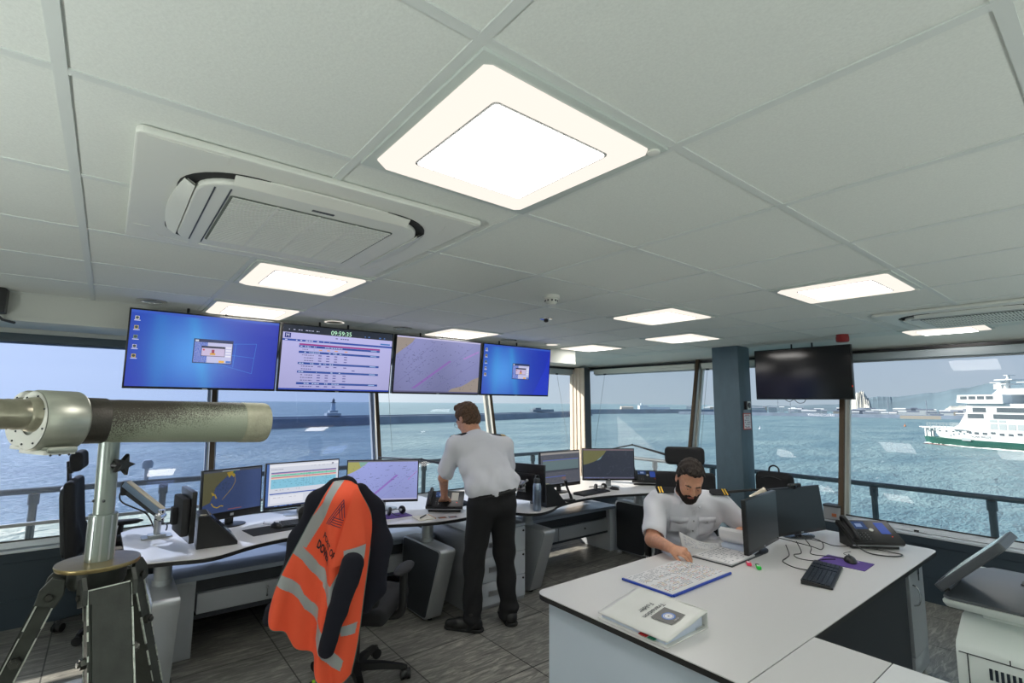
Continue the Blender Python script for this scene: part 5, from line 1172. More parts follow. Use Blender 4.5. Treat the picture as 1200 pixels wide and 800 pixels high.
class Head:
    def __init__(s, c, R, k=1.): s.c, s.R, s.k = Vector(c), R, k
    def p(s, x, y, z): return tuple(s.c+s.R @ (Vector((x, y, z))*s.k))
    def r(s, *a): return tuple(v*s.k for v in a)
    def skull(s, f, neck, nr=.056, nr2=.064):
        f.ell(s.p(0, -.012, .030), s.r(.076, .096, .088), s.R, k=0); f.ell(s.p(0, .028, -.030), s.r(.062, .068, .082), s.R, k=.03)
        f.ell(s.p(0, .045, -.082), s.r(.044, .042, .034), s.R, k=.025); f.ell(s.p(0, .080, -.098), s.r(.018, .014, .015), s.R, k=.018)
        f.cap(s.p(-.05, .0, -.06), s.p(-.02, .07, -.095), .018*s.k, k=.03); f.cap(s.p(.05, .0, -.06), s.p(.02, .07, -.095), .018*s.k, k=.03)
        f.cap(s.p(-.036, .080, .020), s.p(.036, .080, .020), .013*s.k, k=.014)
        for sx in (-1, 1):
            f.ell(s.p(sx*.032, .104, .002), s.r(.017, .013, .011), s.R, k=.012, sub=True); f.ell(s.p(sx*.04, .066, -.028), s.r(.02, .02, .018), s.R, k=.02)
            f.ell(s.p(sx*.077, -.008, -.006), s.r(.010, .019, .031), s.R, k=.004); f.ell(s.p(sx*.085, -.004, -.004), s.r(.006, .010, .018), s.R, k=.005, sub=True)
        f.cap(s.p(0, .093, .012), s.p(0, .112, -.026), .0075*s.k, .0115*s.k, k=.008); f.ell(s.p(-.012, .100, -.030), s.r(.008, .010, .007), s.R, k=.006); f.ell(s.p(.012, .100, -.030), s.r(.008, .010, .007), s.R, k=.006)
        f.cap(s.p(-.018, .088, -.056), s.p(.018, .088, -.056), .0085*s.k, k=.01); f.cap(s.p(-.022, .097, -.0605), s.p(.022, .097, -.0605), .0022*s.k, k=.004, sub=True)
        f.cap(s.p(0, -.020, -.045), neck, nr, nr2, k=.03)
    def grid(s, h, m=.16): return SDF([s.c[i]-m for i in range(3)], [s.c[i]+m for i in range(3)], h)
    def eyes(s, parent):
        for sx in (-1, 1):
            c = s.p(sx*.032, .080, .003); e = MB().ball(c, .0118*s.k, 0, 16)
            e = e.build('eye', m_eyew, parent, world=True); MB().ball(s.p(sx*.032, .0895, .000), .0055*s.k, 0, 12).build('iris', m_iris, e, world=True)
            q = s.grid(.002, .13); q.ell(s.p(sx*.032, .0815, .006), s.r(.0135, .0135, .0135), s.R, k=0); q.cut(s.p(sx*.032, .08, -.0035), tuple(s.R @ Vector((0, .25, -1)))); q.mesh('eyelid', s.skin, parent)
            q = s.grid(.002, .13); q.cap(s.p(sx*.016, .0955, .021), s.p(sx*.034, .094, .0265), .0038, .0042, k=0); q.cap(s.p(sx*.034, .094, .0265), s.p(sx*.048, .083, .021), .0042, .0025, k=.004); q.mesh('eyebrow', s.hairm, parent)
def hand(f, w, d, nrm, side=1, curl=(.5, .5, .55, .6), thumb=(.8, .4), L=1., spread=.10, r=.0088):
    """w wrist, d direction of the fingers, nrm back-of-hand normal; side=+1: thumb at +x of (d x nrm)"""
    w = Vector(w); d = Vector(d).normalized(); n_ = Vector(nrm); n_ = (n_-d*n_.dot(d)).normalized(); x = d.cross(n_)*side
    for k, o in enumerate((-.030, -.010, .010, .029)):
        f.cap(w+x*o*.55, w+d*.085*L+x*(-o if False else o)*1.0, .0135, .0125, k=.012)
    for k, (o, ln) in enumerate(((.030, .92), (.010, 1.), (-.010, .95), (-.028, .78))):
        b_ = w+d*(.086-.004*abs(k-1))*L+x*o; a = 0.; p = b_; dd = (d+x*(o*spread*30*.1)).normalized(); ls = [.040*ln*L, .026*ln*L, .020*ln*L]; rr = [r, r*.92, r*.82, r*.7]
        for q in range(3):
            a += curl[k]*(.7 if q == 0 else 1.); dr = (dd*math.cos(a)-n_*math.sin(a)).normalized(); p2 = p+dr*ls[q]; f.cap(p, p2, rr[q], rr[q+1], k=.004); p = p2
    b_ = w+d*.025*L+x*.024; p = b_; a1, a2 = thumb; dr = (d*math.cos(a1)+x*math.sin(a1)-n_*a2*.6).normalized(); p2 = p+dr*.042*L; f.cap(p, p2, .0145, .0105, k=.012); dr2 = (d*math.cos(a1*.5)+x*math.sin(a1*.3)-n_*a2*.9).normalized(); p3 = p2+dr2*.03*L; f.cap(p2, p3, .0105, .0095, k=.004); f.cap(p3, p3+dr2*.022*L, .0095, .0075, k=.004)

# ---------- the standing man, seen from behind
A = thing('person', 'man seen from behind in white shirt and black trousers, leaning over the left desk', 'person', (2.38, 3.17, 0))
fa = math.radians(78); FW = Vector((math.cos(fa), math.sin(fa), 0)); RT = Vector((math.sin(fa), -math.cos(fa), 0)); OG = Vector((2.37, 3.19, 0))
def q_(r, f, z): return OG+RT*r+FW*f+Vector((0, 0, z))
neck = q_(-.075, .215, 1.40); hc = q_(-.10, .285, 1.515)
HD = Head(hc, rotm(98, -34, 0), 1.03); HD.skin = m_skin; HD.hairm = m_hairb
s = SDF(OG+Vector((-.48, -.38, -.02)), OG+Vector((.58, .95, 1.68)), .0052)
HD.skull(s, neck, .054, .06)
shL, shR = q_(-.245, .16, 1.315), q_(.185, .175, 1.30); elL, elR = q_(-.30, .27, 1.055), q_(.27, .265, 1.05); wrL, wrR = q_(-.22, .47, .87), q_(.22, .47, .86)
s.cap(neck, q_(-.03, .10, 1.15), .05, .07, .05); s.cap(q_(-.03, .10, 1.15), q_(0, .0, .95), .07, .07, .05)
for a, e, w_, sd in ((shL, elL, wrL, -1), (shR, elR, wrR, 1)):
    s.cap(a, e, .045, .04, .03); s.cap(e, w_, .041, .026, .02); d = (w_-e).normalized(); hand(s, w_, (d+Vector((0, 0, -.2))+FW*.5), Vector((0, 0, 1)), -sd, (.45, .5, .5, .55))
for sx in (-1, 1):
    s.cap(q_(sx*.09, 0, .92), q_(sx*.14, .01, .5), .06, .045, .03); s.cap(q_(sx*.14, .01, .5), q_(sx*.155, 0, .08), .045, .035, .02); s.cap(q_(sx*.155, 0, .06), q_(sx*.165, .1, .04), .03, .025, .02)
bd = s.mesh('body', m_skin, A)
# shirt
s = SDF(OG+Vector((-.5, -.38, .82)), OG+Vector((.6, .62, 1.5)), .0055)
s.cap(q_(-.055, .17, 1.30), q_(-.03, .09, 1.13), .135, .15, .05, flat=(tuple(FW*.9+Vector((0, 0, .35))), .72)); s.cap(q_(-.03, .09, 1.13), q_(.0, .015, .95), .155, .152, .05, flat=(tuple(FW), .85))
s.cap(shL, shR, .075, .075, .05); s.cap(q_(-.15, .17, 1.27), q_(.10, .17, 1.26), .10, .10, .05, flat=(tuple(FW*.9+Vector((0, 0, .35))), .75)); s.cap(q_(-.14, .11, 1.14), q_(.12, .11, 1.13), .085, .085, .06, flat=(tuple(FW), .8))
s.cap(neck+Vector((0, 0, -.04)), neck, .075, .062, .03); s.cap(q_(-.04, .15, 1.0), q_(-.0, .10, .96), .13, .13, .04, flat=(tuple(FW), .7))
for a, e in ((shL, elL), (shR, elR)):
    m = a.lerp(e, .78); s.cap(a, m, .072, .068, .025); s.cap(e.lerp(a, .0)+(e-m)*.4, e+(e-m)*1.5, .060, .060, .004, sub=True)
s.cap(q_(-.10, .0, 1.01), q_(.12, 0, 1.03), .110, .106, .04, flat=(tuple(FW), .95)); s.cut(q_(0, 0, .952), tuple(Vector((0, 0, -1))+RT*.17))
HDneck = (neck-q_(-.04, .1, 1.2)).normalized(); s.cut(neck+HDneck*.012, tuple(HDneck)) if False else None
def wr(X, Y, Z):
    r = (X-OG.x)*RT.x+(Y-OG.y)*RT.y
    return (.007*np.sin(38*r+14*Z+2.2*np.sin(6*Z))*np.clip((1.32-Z)/.28, 0, 1)+.005*np.sin(58*Z+22*r+1.5*np.sin(11*r))*np.clip((1.12-Z)/.2, 0, 1)+.0035*np.sin(95*r-38*Z)*np.clip((1.2-Z)/.2, 0, 1))*np.clip((Z-.955)/.10, 0.03, 1)
s.wrinkle(wr); sh = s.mesh('shirt', m_shirt, A)
# collar band and black tie ribbon round it
s = SDF(neck-Vector((.14, .14, .1)), neck+Vector((.14, .14, .12)), .0035); NU = (hc-neck).normalized(); NB = neck+NU*.012
s.cap(NB-NU*.03, NB+NU*.022, .068, .063, 0); s.cap(NB-NU*.06, NB+NU*.08, .0585, .0575, 0, sub=True); s.cut(NB+NU*.026, tuple(NU)); s.cut(NB-NU*.028, tuple(-NU)); s.mesh('collar', m_shirt, sh)
s = SDF(neck-Vector((.14, .14, .1)), neck+Vector((.14, .14, .12)), .003); s.cap(NB-NU*.004, NB+NU*.004, .0665, .0665, 0); s.cap(NB-NU*.06, NB+NU*.08, .060, .060, 0, sub=True); s.cut(NB+NU*.010, tuple(NU)); s.cut(NB-NU*.007, tuple(-NU)); s.mesh('neck_ribbon', m_epa, sh)
def epaulette(parent, a, b_, up, w_=.052, n_br=2):
    """board from a (neck side) to b_ (shoulder end)"""
    a, b_, up = Vector(a), Vector(b_), Vector(up).normalized(); d = (b_-a); L = d.length; d.normalize(); x = d.cross(up).normalized(); up = x.cross(d)
    T = basis(a, d, x, up); o = MB().prism([(0, -w_*.36), (L*.05, -w_*.42), (L, -w_/2), (L, w_/2), (L*.05, w_*.42), (0, w_*.36), (-.008, 0)], 0, .006, bev=.0015, T=T).build('epaulette', m_epa, parent, world=True)
    for k in range(n_br):
        x0 = L-.018-.018*k; MB().box(x0-.0045, x0+.0045, -w_*.47, w_*.47, .0055, .0085, bev=.001, seg=1, T=T).build('gold_stripe', m_gold, o, world=True)
upv = Vector((0, 0, 1))-FW*.25
epaulette(sh, q_(-.155, .165, 1.403), q_(-.285, .16, 1.375), upv-RT*.4); epaulette(sh, q_(.07, .18, 1.39), q_(.20, .175, 1.375), upv+RT*.3)
# trousers
s = SDF(OG+Vector((-.42, -.36, -.0)), OG+Vector((.46, .4, 1.04)), .0062)
s.cap(q_(-.055, -.0, .95), q_(.065, -.0, .95), .11, .11, .04, flat=(tuple(FW), .92)); s.cap(q_(-.08, -.01, .86), q_(.08, -.01, .86), .105, .105, .05)
for sx in (-1, 1):
    kn = q_(sx*.125, .03, .50); an = q_(sx*.15, -.005, .10)
    s.cap(q_(sx*.085, -.0, .86), kn, .112, .080, .03); s.cap(kn, an, .079, .066, .03); s.cap(an, q_(sx*.15, -.005, .055), .068, .066, .02)
s.cap(q_(-.07, .0, .98), q_(.08, .0, .99), .112, .112, .03); s.cut(q_(0, 0, .985), tuple(Vector((0, 0, 1))-RT*.17))
def wt(X, Y, Z):
    r = (X-OG.x)*RT.x+(Y-OG.y)*RT.y
    return .006*np.sin(30*Z+14*np.abs(r)+2*np.sin(20*r))*np.clip((.75-Z)/.3, .2, 1)+.006*np.sin(80*Z+9*r)*np.clip((.2-Z)/.14, 0, 1)
s.wrinkle(wt); tr_ = s.mesh('trousers', m_trou, A)
s = SDF(OG+Vector((-.3, -.3, .9)), OG+Vector((.3, .3, 1.04)), .005); s.cap(q_(-.07, -.0, .98), q_(.08, -.0, .98), .122, .122, 0, flat=(tuple(FW), .97)); s.cut(q_(0, 0, .975), tuple(Vector((0, 0, 1))-RT*.17)); s.cut(q_(0, 0, .940), tuple(Vector((0, 0, -1))+RT*.17)); s.mesh('belt', m_shoe, tr_)
for sx, da in ((-1, 52), (1, -8)):
    a = math.radians(78+da); d = Vector((math.cos(a), math.sin(a), 0)); c = q_(sx*.152, -.02, 0); s = SDF(c-Vector((.24, .24, .02)), c+Vector((.26, .3, .17)), .0048)
    s.cap(c+Vector((0, 0, .07)), c+Vector((0, 0, .12)), .052, .05, .02); s.cap(c-d*.03+Vector((0, 0, .045)), c+d*.10+Vector((0, 0, .04)), .046, .044, .02); s.cap(c+d*.10+Vector((0, 0, .035)), c+d*.175+Vector((0, 0, .030)), .044, .036, .02); s.cut(c, (0, 0, -1)); s.cut(c+Vector((0, 0, .135)), (0, 0, 1))
    sho = s.mesh('shoe', m_shoe, A); s = SDF(c-Vector((.24, .24, .02)), c+Vector((.26, .3, .06)), .0048); s.cap(c-d*.035+Vector((0, 0, .012)), c+d*.175+Vector((0, 0, .012)), .05, .040, .0); s.cut(c+Vector((0, 0, .0)), (0, 0, -1)); s.cut(c+Vector((0, 0, .022)), (0, 0, 1)); s.mesh('sole', m_rub, sho)
# hair, glasses
def hair(H_, m, parent, fn=None, front=.05, h=.0032, th=.010, back=-.085):
    s = H_.grid(h); s.ell(H_.p(0, -.014, .034), H_.r(.076+th, .096+th, .088+th*1.3), H_.R, k=0); s.ell(H_.p(0, -.045, -.03), H_.r(.066+th*.6, .062+th*.6, .06), H_.R, k=.02)
    s.cut(H_.p(0, front, .052), tuple(H_.R @ Vector((0, .86, -.5)))); s.cut(H_.p(0, 0, back), tuple(H_.R @ Vector((0, 0, -1))))
    if fn: fn(s)
    def wv(X, Y, Z):
        q = np.array(H_.R.transposed()); x = (X-H_.c[0]); y = (Y-H_.c[1]); z = (Z-H_.c[2]); lx = q[0, 0]*x+q[0, 1]*y+q[0, 2]*z; ly = q[1, 0]*x+q[1, 1]*y+q[1, 2]*z; lz = q[2, 0]*x+q[2, 1]*y+q[2, 2]*z
        return .0026*np.sin(210*lx+40*ly+6*np.sin(50*lz))+.002*np.sin(150*ly+90*lx+60*lz)
    s.wrinkle(wv); return s.mesh('hair', m, parent)
def hf(s):
    for sx in (-1, 1): s.ell(HD.p(sx*.092, -.002, -.012), HD.r(.022, .030, .034), HD.R, k=.006, sub=True)
    s.ell(HD.p(.0, .03, .135), HD.r(.05, .05, .02), HD.R, k=.02)
hair(HD, m_hairb, bd, hf, front=.052, th=.011)
HD.eyes(bd)
gl = MB()
for sx in (-1, 1): gl.tube([HD.p(sx*(.033)+.022*math.cos(t_*PI/8), .108, .002+.016*math.sin(t_*PI/8)) for t_ in range(17)], .0014, 6); gl.tube([HD.p(sx*.055, .107, .006), HD.p(sx*.076, .075, .008), HD.p(sx*.083, -.01, .006), HD.p(sx*.082, -.03, -.012)], .0014, 6)
gl.tube([HD.p(-.011, .109, .006), HD.p(.011, .109, .006)], .0014, 6)
go = gl.build('glasses', m_black, A, world=True)

# ---------- the seated man
B = thing('person', 'bearded man in white shirt with striped epaulettes seated reading papers at the front desk', 'person', (3.36, 2.14, 0))
fb = math.radians(226); FW = Vector((math.cos(fb), math.sin(fb), 0)); RT = Vector((math.sin(fb), -math.cos(fb), 0))
ch = Vector((3.185, 2.02, .93)); nk = Vector((3.105, 1.985, 1.045)); hp_ = Vector((3.34, 2.15, .56)); hc = Vector((3.035, 1.905, 1.160))
HB_ = Head(hc, rotm(224, -34, -7), 1.04); HB_.skin = m_skin; HB_.hairm = m_haird
R_s, L_s = Vector((2.985, 2.135, .985)), Vector((3.345, 1.865, .975)); R_e, L_e = Vector((2.80, 2.035, .79)), Vector((3.43, 1.72, .795)); R_w, L_w = Vector((2.70, 1.845, .80)), Vector((3.27, 1.70, .835))
s = SDF((2.55, 1.55, .0), (3.75, 2.5, 1.30), .0042)
HB_.skull(s, nk, .060, .066)
s.cap(nk, ch+Vector((0, 0, -.05)), .055, .07, .04); s.cap(ch+Vector((0, 0, -.05)), hp_, .07, .09, .04)
s.cap(R_s, R_e, .052, .047, .03); s.cap(R_e, R_w, .046, .030, .02); s.cap(L_s, L_e, .052, .047, .03); s.cap(L_e, L_w, .046, .030, .02)
s.cap(R_w, R_w+(R_w-R_e).normalized()*.02, .029, .027, .01, flat=((0, 0, 1), .8))
hand(s, R_w, Vector((.10, -.95, -.10)), Vector((-.25, -.1, 1)), 1, (.50, .55, .6, .65), (.55, .7), 1.0)
hand(s, L_w, Vector((-.55, -.72, .12)), Vector((.15, -.3, 1)), -1, (.45, .5, .55, .6), (.5, .6), 1.0)
for sx in (-1, 1):
    k_ = hp_+FW*.40+RT*sx*.15+Vector((0, 0, -.02)); s.cap(hp_+RT*sx*.08, k_, .07, .055, .03); s.cap(k_, k_+Vector((0, 0, -.42))+FW*-.06, .05, .04, .02); s.cap(k_+Vector((0, 0, -.46))-FW*.06, k_+Vector((0, 0, -.49))+FW*.1, .035, .03, .02)
bb = s.mesh('body', m_skin, B)
s = SDF((2.6, 1.6, .48), (3.7, 2.5, 1.12), .0048)
fl = (tuple(FW), .8)
s.cap(ch, ch.lerp(hp_, .55), .155, .165, .05, flat=fl); s.cap(ch.lerp(hp_, .55), hp_+Vector((0, 0, .02)), .165, .165, .05, flat=(tuple(FW), .9)); s.cap(R_s.lerp(L_s, .12), R_s.lerp(L_s, .88), .078, .078, .05); s.cap(R_s.lerp(L_s, .25)+Vector((0, 0, -.08)), R_s.lerp(L_s, .75)+Vector((0, 0, -.08)), .10, .10, .05, flat=fl)
s.cap(nk-Vector((0, 0, .05)), nk-Vector((0, 0, .01)), .092, .072, .03)
for a, e in ((R_s, R_e), (L_s, L_e)):
    m = a.lerp(e, .80); s.cap(a, m, .078, .075, .025); s.cap(m+(e-a)*.22, m+(e-a)*.7, .068, .068, .003, sub=True)
def wb(X, Y, Z):
    r = (X-ch.x)*RT.x+(Y-ch.y)*RT.y
    return .006*np.sin(34*r-20*Z+2*np.sin(9*Z))+.009*np.sin(48*Z+18*r+2*np.sin(9*r))*np.clip((.95-Z)/.2, 0, 1)+.003*np.sin(90*Z-40*r)*np.clip((.9-Z)/.15, 0, 1)
s.wrinkle(wb); sb = s.mesh('shirt', m_shirt, B)
# shirt front details sit on the cloth: find the surface by marching in the field
G_ = s
def fval(p):
    i = [int(round((p[k]-G_.lo[k])/G_.h)) for k in range(3)]
    return float(G_.g[i[0], i[1], i[2]]) if all(0 <= i[k] < G_.n[k] for k in range(3)) else 1.
def onshirt(r, z, out=.002, f0=.32):
    o = Vector((ch.x, ch.y, 0))+RT*r; d = f0
    while d > -.1:
        p = o+FW*d+Vector((0, 0, z))
        if fval(p) < 0: return p+FW*out
        d -= .002
    return o+FW*.1+Vector((0, 0, z))
def strip(pts, w_, th, name, m, parent, along=None):
    """a flat band laid on the shirt through (r, z) points"""
    mb = MB(); P = [onshirt(r, z, .001) for r, z in pts]; sd = RT*w_/2
    V = []
    for p in P: V += [p-sd, p+sd, p+sd+FW*th, p-sd+FW*th]
    F_ = []
    for i in range(len(P)-1):
        for j in range(4): F_.append((4*i+j, 4*i+(j+1) % 4, 4*i+4+(j+1) % 4, 4*i+4+j))
    F_ += [(3, 2, 1, 0), tuple(4*(len(P)-1)+k for k in range(4))]; return mb.add(V, F_, 0, True).build(name, m, parent, world=True)
strip([(.0, z) for z in np.arange(.985, .72, -.02)], .032, .003, 'button_placket', m_shirt, sb)
for z in (.955, .885, .815, .75):
    p = onshirt(0, z, .005); MB().add([p+RT*.0055*math.cos(a)+Vector((0, 0, .0055*math.sin(a)))+FW*dz for dz in (0, .002) for a in [2*PI*k/12 for k in range(12)]], [tuple(range(12, 24))]+[(i, (i+1) % 12, 12+(i+1) % 12, 12+i) for i in range(12)]).build('button', mat('button_grey', rgb(150, 150, 155), .4), sb, world=True)
def pocket(rc):
    W, HH = .056, .125; z1 = .905; n = 8; V = []; F_ = []
    for j in range(n+1):
        for i in range(n+1):
            r = rc+(-1+2*i/n)*W; z = z1-HH*j/n-(.0 if j < n else .0); V.append(onshirt(r, z, .0035))
    for j in range(n):
        for i in range(n): a = j*(n+1)+i; F_.append((a, a+1, a+n+2, a+n+1))
    o = MB().add(V, F_, 0, True).build('breast_pocket', m_shirt, sb, world=True); sd = o.modifiers.new('t', 'SOLIDIFY'); sd.thickness = .003; sd.offset = 0
    V = []; F_ = []
    for i in range(n+1):
        u = -1+2*i/n
        for z in (z1+.004, z1-.028-.016*(1-abs(u))): V.append(onshirt(rc+u*(W+.002), z, .0085))
    for i in range(n): F_.append((2*i, 2*i+1, 2*i+3, 2*i+2))
    f_ = MB().add(V, F_, 0, True).build('pocket_flap', m_shirt, o, world=True); sd = f_.modifiers.new('t', 'SOLIDIFY'); sd.thickness = .003; sd.offset = 0
    p = onshirt(rc, z1-.03, .012); MB().add([p+RT*.005*math.cos(a)+Vector((0, 0, .005*math.sin(a)))+FW*dz for dz in (0, .002) for a in [2*PI*k/12 for k in range(12)]], [tuple(range(12, 24))]+[(i, (i+1) % 12, 12+(i+1) % 12, 12+i) for i in range(12)]).build('button', MATS['button_grey'], o, world=True)
pocket(-.092); pocket(.092)
# open collar: two points lying on the chest
for sx in (-1, 1):
    a = nk+RT*sx*.066+Vector((0, 0, .018))-FW*.01; b_ = nk+RT*sx*.030+FW*.066+Vector((0, 0, -.020)); c = nk+RT*sx*.070+FW*.075+Vector((0, 0, -.075)); d = nk+RT*sx*.098+FW*.03+Vector((0, 0, -.035))
    o = MB().add([a, b_, c, d], [(0, 1, 2, 3)]).build('collar', m_shirt, sb, world=True); sd = o.modifiers.new('t', 'SOLIDIFY'); sd.thickness = .006; sd.offset = 0
s = SDF(nk-Vector((.14, .14, .1)), nk+Vector((.14, .14, .12)), .0035); NU = (Vector(HB_.p(0, -.02, -.05))-nk).normalized(); NB = nk+NU*.004
s.cap(NB-NU*.03, NB+NU*.03, .079, .073, 0); s.cap(NB-NU*.06, NB+NU*.08, .069, .067, 0, sub=True); s.cut(NB+NU*.024, tuple(NU)); s.cut(NB-NU*.03, tuple(-NU)); s.ell(nk+FW*.085, (.045, .045, .06), k=.004, sub=True); s.mesh('collar_band', m_shirt, sb)
epaulette(sb, R_s+Vector((.085, -.095, .085)), R_s+Vector((-.015, -.015, .082)), Vector((-.5, -.42, 1)), .064); epaulette(sb, L_s+Vector((-.10, .02, .085)), L_s+Vector((.0, -.055, .082)), Vector((-.15, -.65, 1)), .064)
# trousers
s = SDF((2.7, 1.6, .0), (3.7, 2.5, .75), .007)
s.cap(hp_-RT*.07, hp_+RT*.07, .145, .145, .04)
for sx in (-1, 1):
    k_ = hp_+FW*.40+RT*sx*.15+Vector((0, 0, -.02)); s.cap(hp_+RT*sx*.09, k_, .10, .078, .04); s.cap(k_, k_+Vector((0, 0, -.42))-FW*.06, .077, .065, .03)
s.cut((0, 0, .66), (0, 0, 1)); s.wrinkle(lambda X, Y, Z: .005*np.sin(40*X+30*Y)+.004*np.sin(45*Z+20*X)); s.mesh('trousers', m_trou, B)
for sx in (-1, 1):
    c = hp_+FW*.34+RT*sx*.15; c = Vector((c.x, c.y, 0)); s = SDF(c-Vector((.24, .24, .02)), c+Vector((.24, .24, .15)), .006); s.cap(c+Vector((0, 0, .05)), c+Vector((0, 0, .1)), .05, .05, .02); s.cap(c-FW*.03+Vector((0, 0, .04)), c+FW*.17+Vector((0, 0, .033)), .045, .036, .02); s.cut(c, (0, 0, -1)); s.mesh('shoe', m_shoe, B)
# hair, beard, face
def hf(s):
    for sx in (-1, 1): s.ell(HB_.p(sx*.094, .000, -.012), HB_.r(.024, .028, .034), HB_.R, k=.006, sub=True)
    s.ell(HB_.p(.005, .055, .105), HB_.r(.046, .036, .024), HB_.R, k=.02)
hair(HB_, m_haird, bb, hf, front=.030, th=.0075, back=-.075)
s = HB_.grid(.003)
s.ell(HB_.p(0, .045, -.082), HB_.r(.050, .049, .043), HB_.R, k=0); s.ell(HB_.p(0, .083, -.102), HB_.r(.030, .024, .026), HB_.R, k=.015)
for sx in (-1, 1): s.cap(HB_.p(sx*.067, .008, -.010), HB_.p(sx*.056, .028, -.065), .013, .022, .012); s.cap(HB_.p(sx*.056, .028, -.065), HB_.p(sx*.025, .075, -.090), .022, .024, .015); s.cap(HB_.p(sx*.003, .1005, -.0435), HB_.p(sx*.027, .090, -.058), .0058, .0068, .005); s.cap(HB_.p(sx*.027, .090, -.058), HB_.p(sx*.030, .082, -.080), .008, .010, .008)
s.ell(HB_.p(0, .104, -.0600), HB_.r(.021, .022, .0085), HB_.R, k=.004, sub=True)
s.wrinkle(lambda X, Y, Z: .0016*np.sin(400*X+250*Z)*np.sin(350*Y+170*Z)); s.mesh('beard', m_beard, bb)
s = HB_.grid(.002, .13); s.cap(HB_.p(-.017, .0965, -.0560), HB_.p(.017, .0965, -.0560), .0038, k=0); s.cap(HB_.p(-.015, .0970, -.0640), HB_.p(.015, .0970, -.0640), .0046, k=.001); s.mesh('lips', m_lip, bb)
HB_.eyes(bb)
MB().tube([L_w+(L_e-L_w).normalized()*.035+Vector((0, 0, .0))+Vector((math.cos(a)*.0, 0, 0)) for a in (0,)]*1+[L_w+(L_e-L_w).normalized()*.05], .034, 18).build('bracelet', m_black, B, world=True)
# ================= telescope on its tripod
HUB = Vector((.016, 1.556, 1.275))
m_gun = mat('worn_dark_paint', rgb(58, 60, 56), .48, .3, noise=(26, .22), bump=(160, .25)); m_wornw = mat('worn_edge', rgb(190, 194, 186), .45, .3, noise=(90, .3)); m_pole = mat('grey_pole', rgb(150, 158, 152), .35, .7, noise=(18, .1, (1, 1, .3))); m_brass = mat('brass_plate', rgb(150, 132, 92), .3, .8, noise=(20, .15))
tp = thing('tripod', 'heavy dark tripod with worn edges and a round brass plate, in the left foreground', 'tripod', (HUB.x, HUB.y, 0))
MB().lathe([(.078, -.006), (.080, 0), (.079, .003), (.02, .004)], 40, T=Matrix.Translation(HUB)).build('brass_plate', m_brass, tp, world=True)
MB().lathe([(.05, -.05), (.055, -.04), (.055, -.006)], 24, T=Matrix.Translation(HUB)).build('hub', m_gun, tp, world=True)
for az in (176, 286, 50):
    a = math.radians(az); d = Vector((math.cos(a), math.sin(a), 0)); s_ = Vector((-d.y, d.x, 0)); top = HUB+d*.065+Vector((0, 0, -.022)); ft = Vector((HUB.x, HUB.y, 0))+d*.50+Vector((0, 0, .02)); L = (ft-top).length; z = (top-ft).normalized(); y = s_; x = y.cross(z).normalized()
    T = basis(ft, x, y, z)
    lg = MB().box(-.014, .014, -.040, .040, 0, L-.02, bev=.003, seg=1, T=T).box(.014, .020, -.034, -.022, .1, L-.05, T=T).build('leg', m_gun, tp, world=True)
    we = MB(); wrn = random.Random(az)
    for ey in (-.0400, .0400):
        for ex in (-.0140, .0140):
            zq = .08
            while zq < L-.03:
                ln_ = wrn.uniform(.01, .09); wq = wrn.uniform(.0006, .0020); we.box(ex-wq, ex+wq, ey-wq, ey+wq, zq, min(zq+ln_, L-.022), T=T); zq += ln_+wrn.uniform(.002, .03)
    we.box(.0125, .0148, -.039, .039, L-.022, L-.0195, T=T); we.build('worn_edge', m_wornw, lg, world=True)
    for q in (L-.030, L-.16): MB().tube([T @ Vector((.0, -.050, q)), T @ Vector((.0, .050, q))], .011, 6).tube([T @ Vector((.0, -.055, q)), T @ Vector((.0, .055, q))], .006, 10).build('bolt', mat('bolt_steel', rgb(90, 90, 86), .35, .9), lg, world=True)
    for ya, yb in ((-.050, -.0405), (.0405, .050)): MB().prism([(-.018, L-.05), (.018, L-.05), (.022, L-.02), (.012, L+.008), (-.012, L+.008), (-.022, L-.02)], ya, yb, 'y', bev=.002, T=T).build('hinge', m_gun, lg, world=True)
    MB().lathe([(.02, -.02), (.024, .0), (.02, .02)], 12, T=Matrix.Translation(ft)).build('foot', m_rub, lg, world=True)
pc = MB().tube([HUB+Vector((0, 0, .003)), HUB+Vector((0, 0, .108))], .0275, 28); pc.tube([HUB+Vector((0, 0, .10)), HUB+Vector((-.004, -.016, .33))], .0205, 24); pc.build('centre_pole', m_pole, tp, world=True)
# ribs of the lower sleeve and screws
rb = MB()
for k in range(10): a = 2*PI*k/10; rb.box(-.002, .002, .0268, .0288, .006, .106, T=Matrix.Translation(HUB) @ Matrix.Rotation(a, 4, 'Z'))
rb.build('sleeve_ribs', m_alu, tp, world=True)
sc_ = MB()
for dx in (-.011, .012): c = HUB+VR*dx-VF*.019+Vector((0, 0, .14)); sc_.ball(c, .0035, 0, 8)
sc_.build('screw', m_dgrey, tp, world=True)
kc = HUB+VR*.028-VF*.012+Vector((0, 0, .222)); kb_ = MB().tube([kc-VR*.02, kc+VR*.012], .009, 12)
st_ = []
for k in range(10): a = 2*PI*k/10; r = .026 if k % 2 == 0 else .012; st_.append((r*math.cos(a), r*math.sin(a)))
kb_.prism(st_, -.008, .008, 'z', bev=.003, T=basis(kc+VR*.016, VF*.9+VR*.3, Vector((0, 0, 1)), (VR*.9-VF*.3).normalized())).build('star_knob', m_black, tp, world=True)
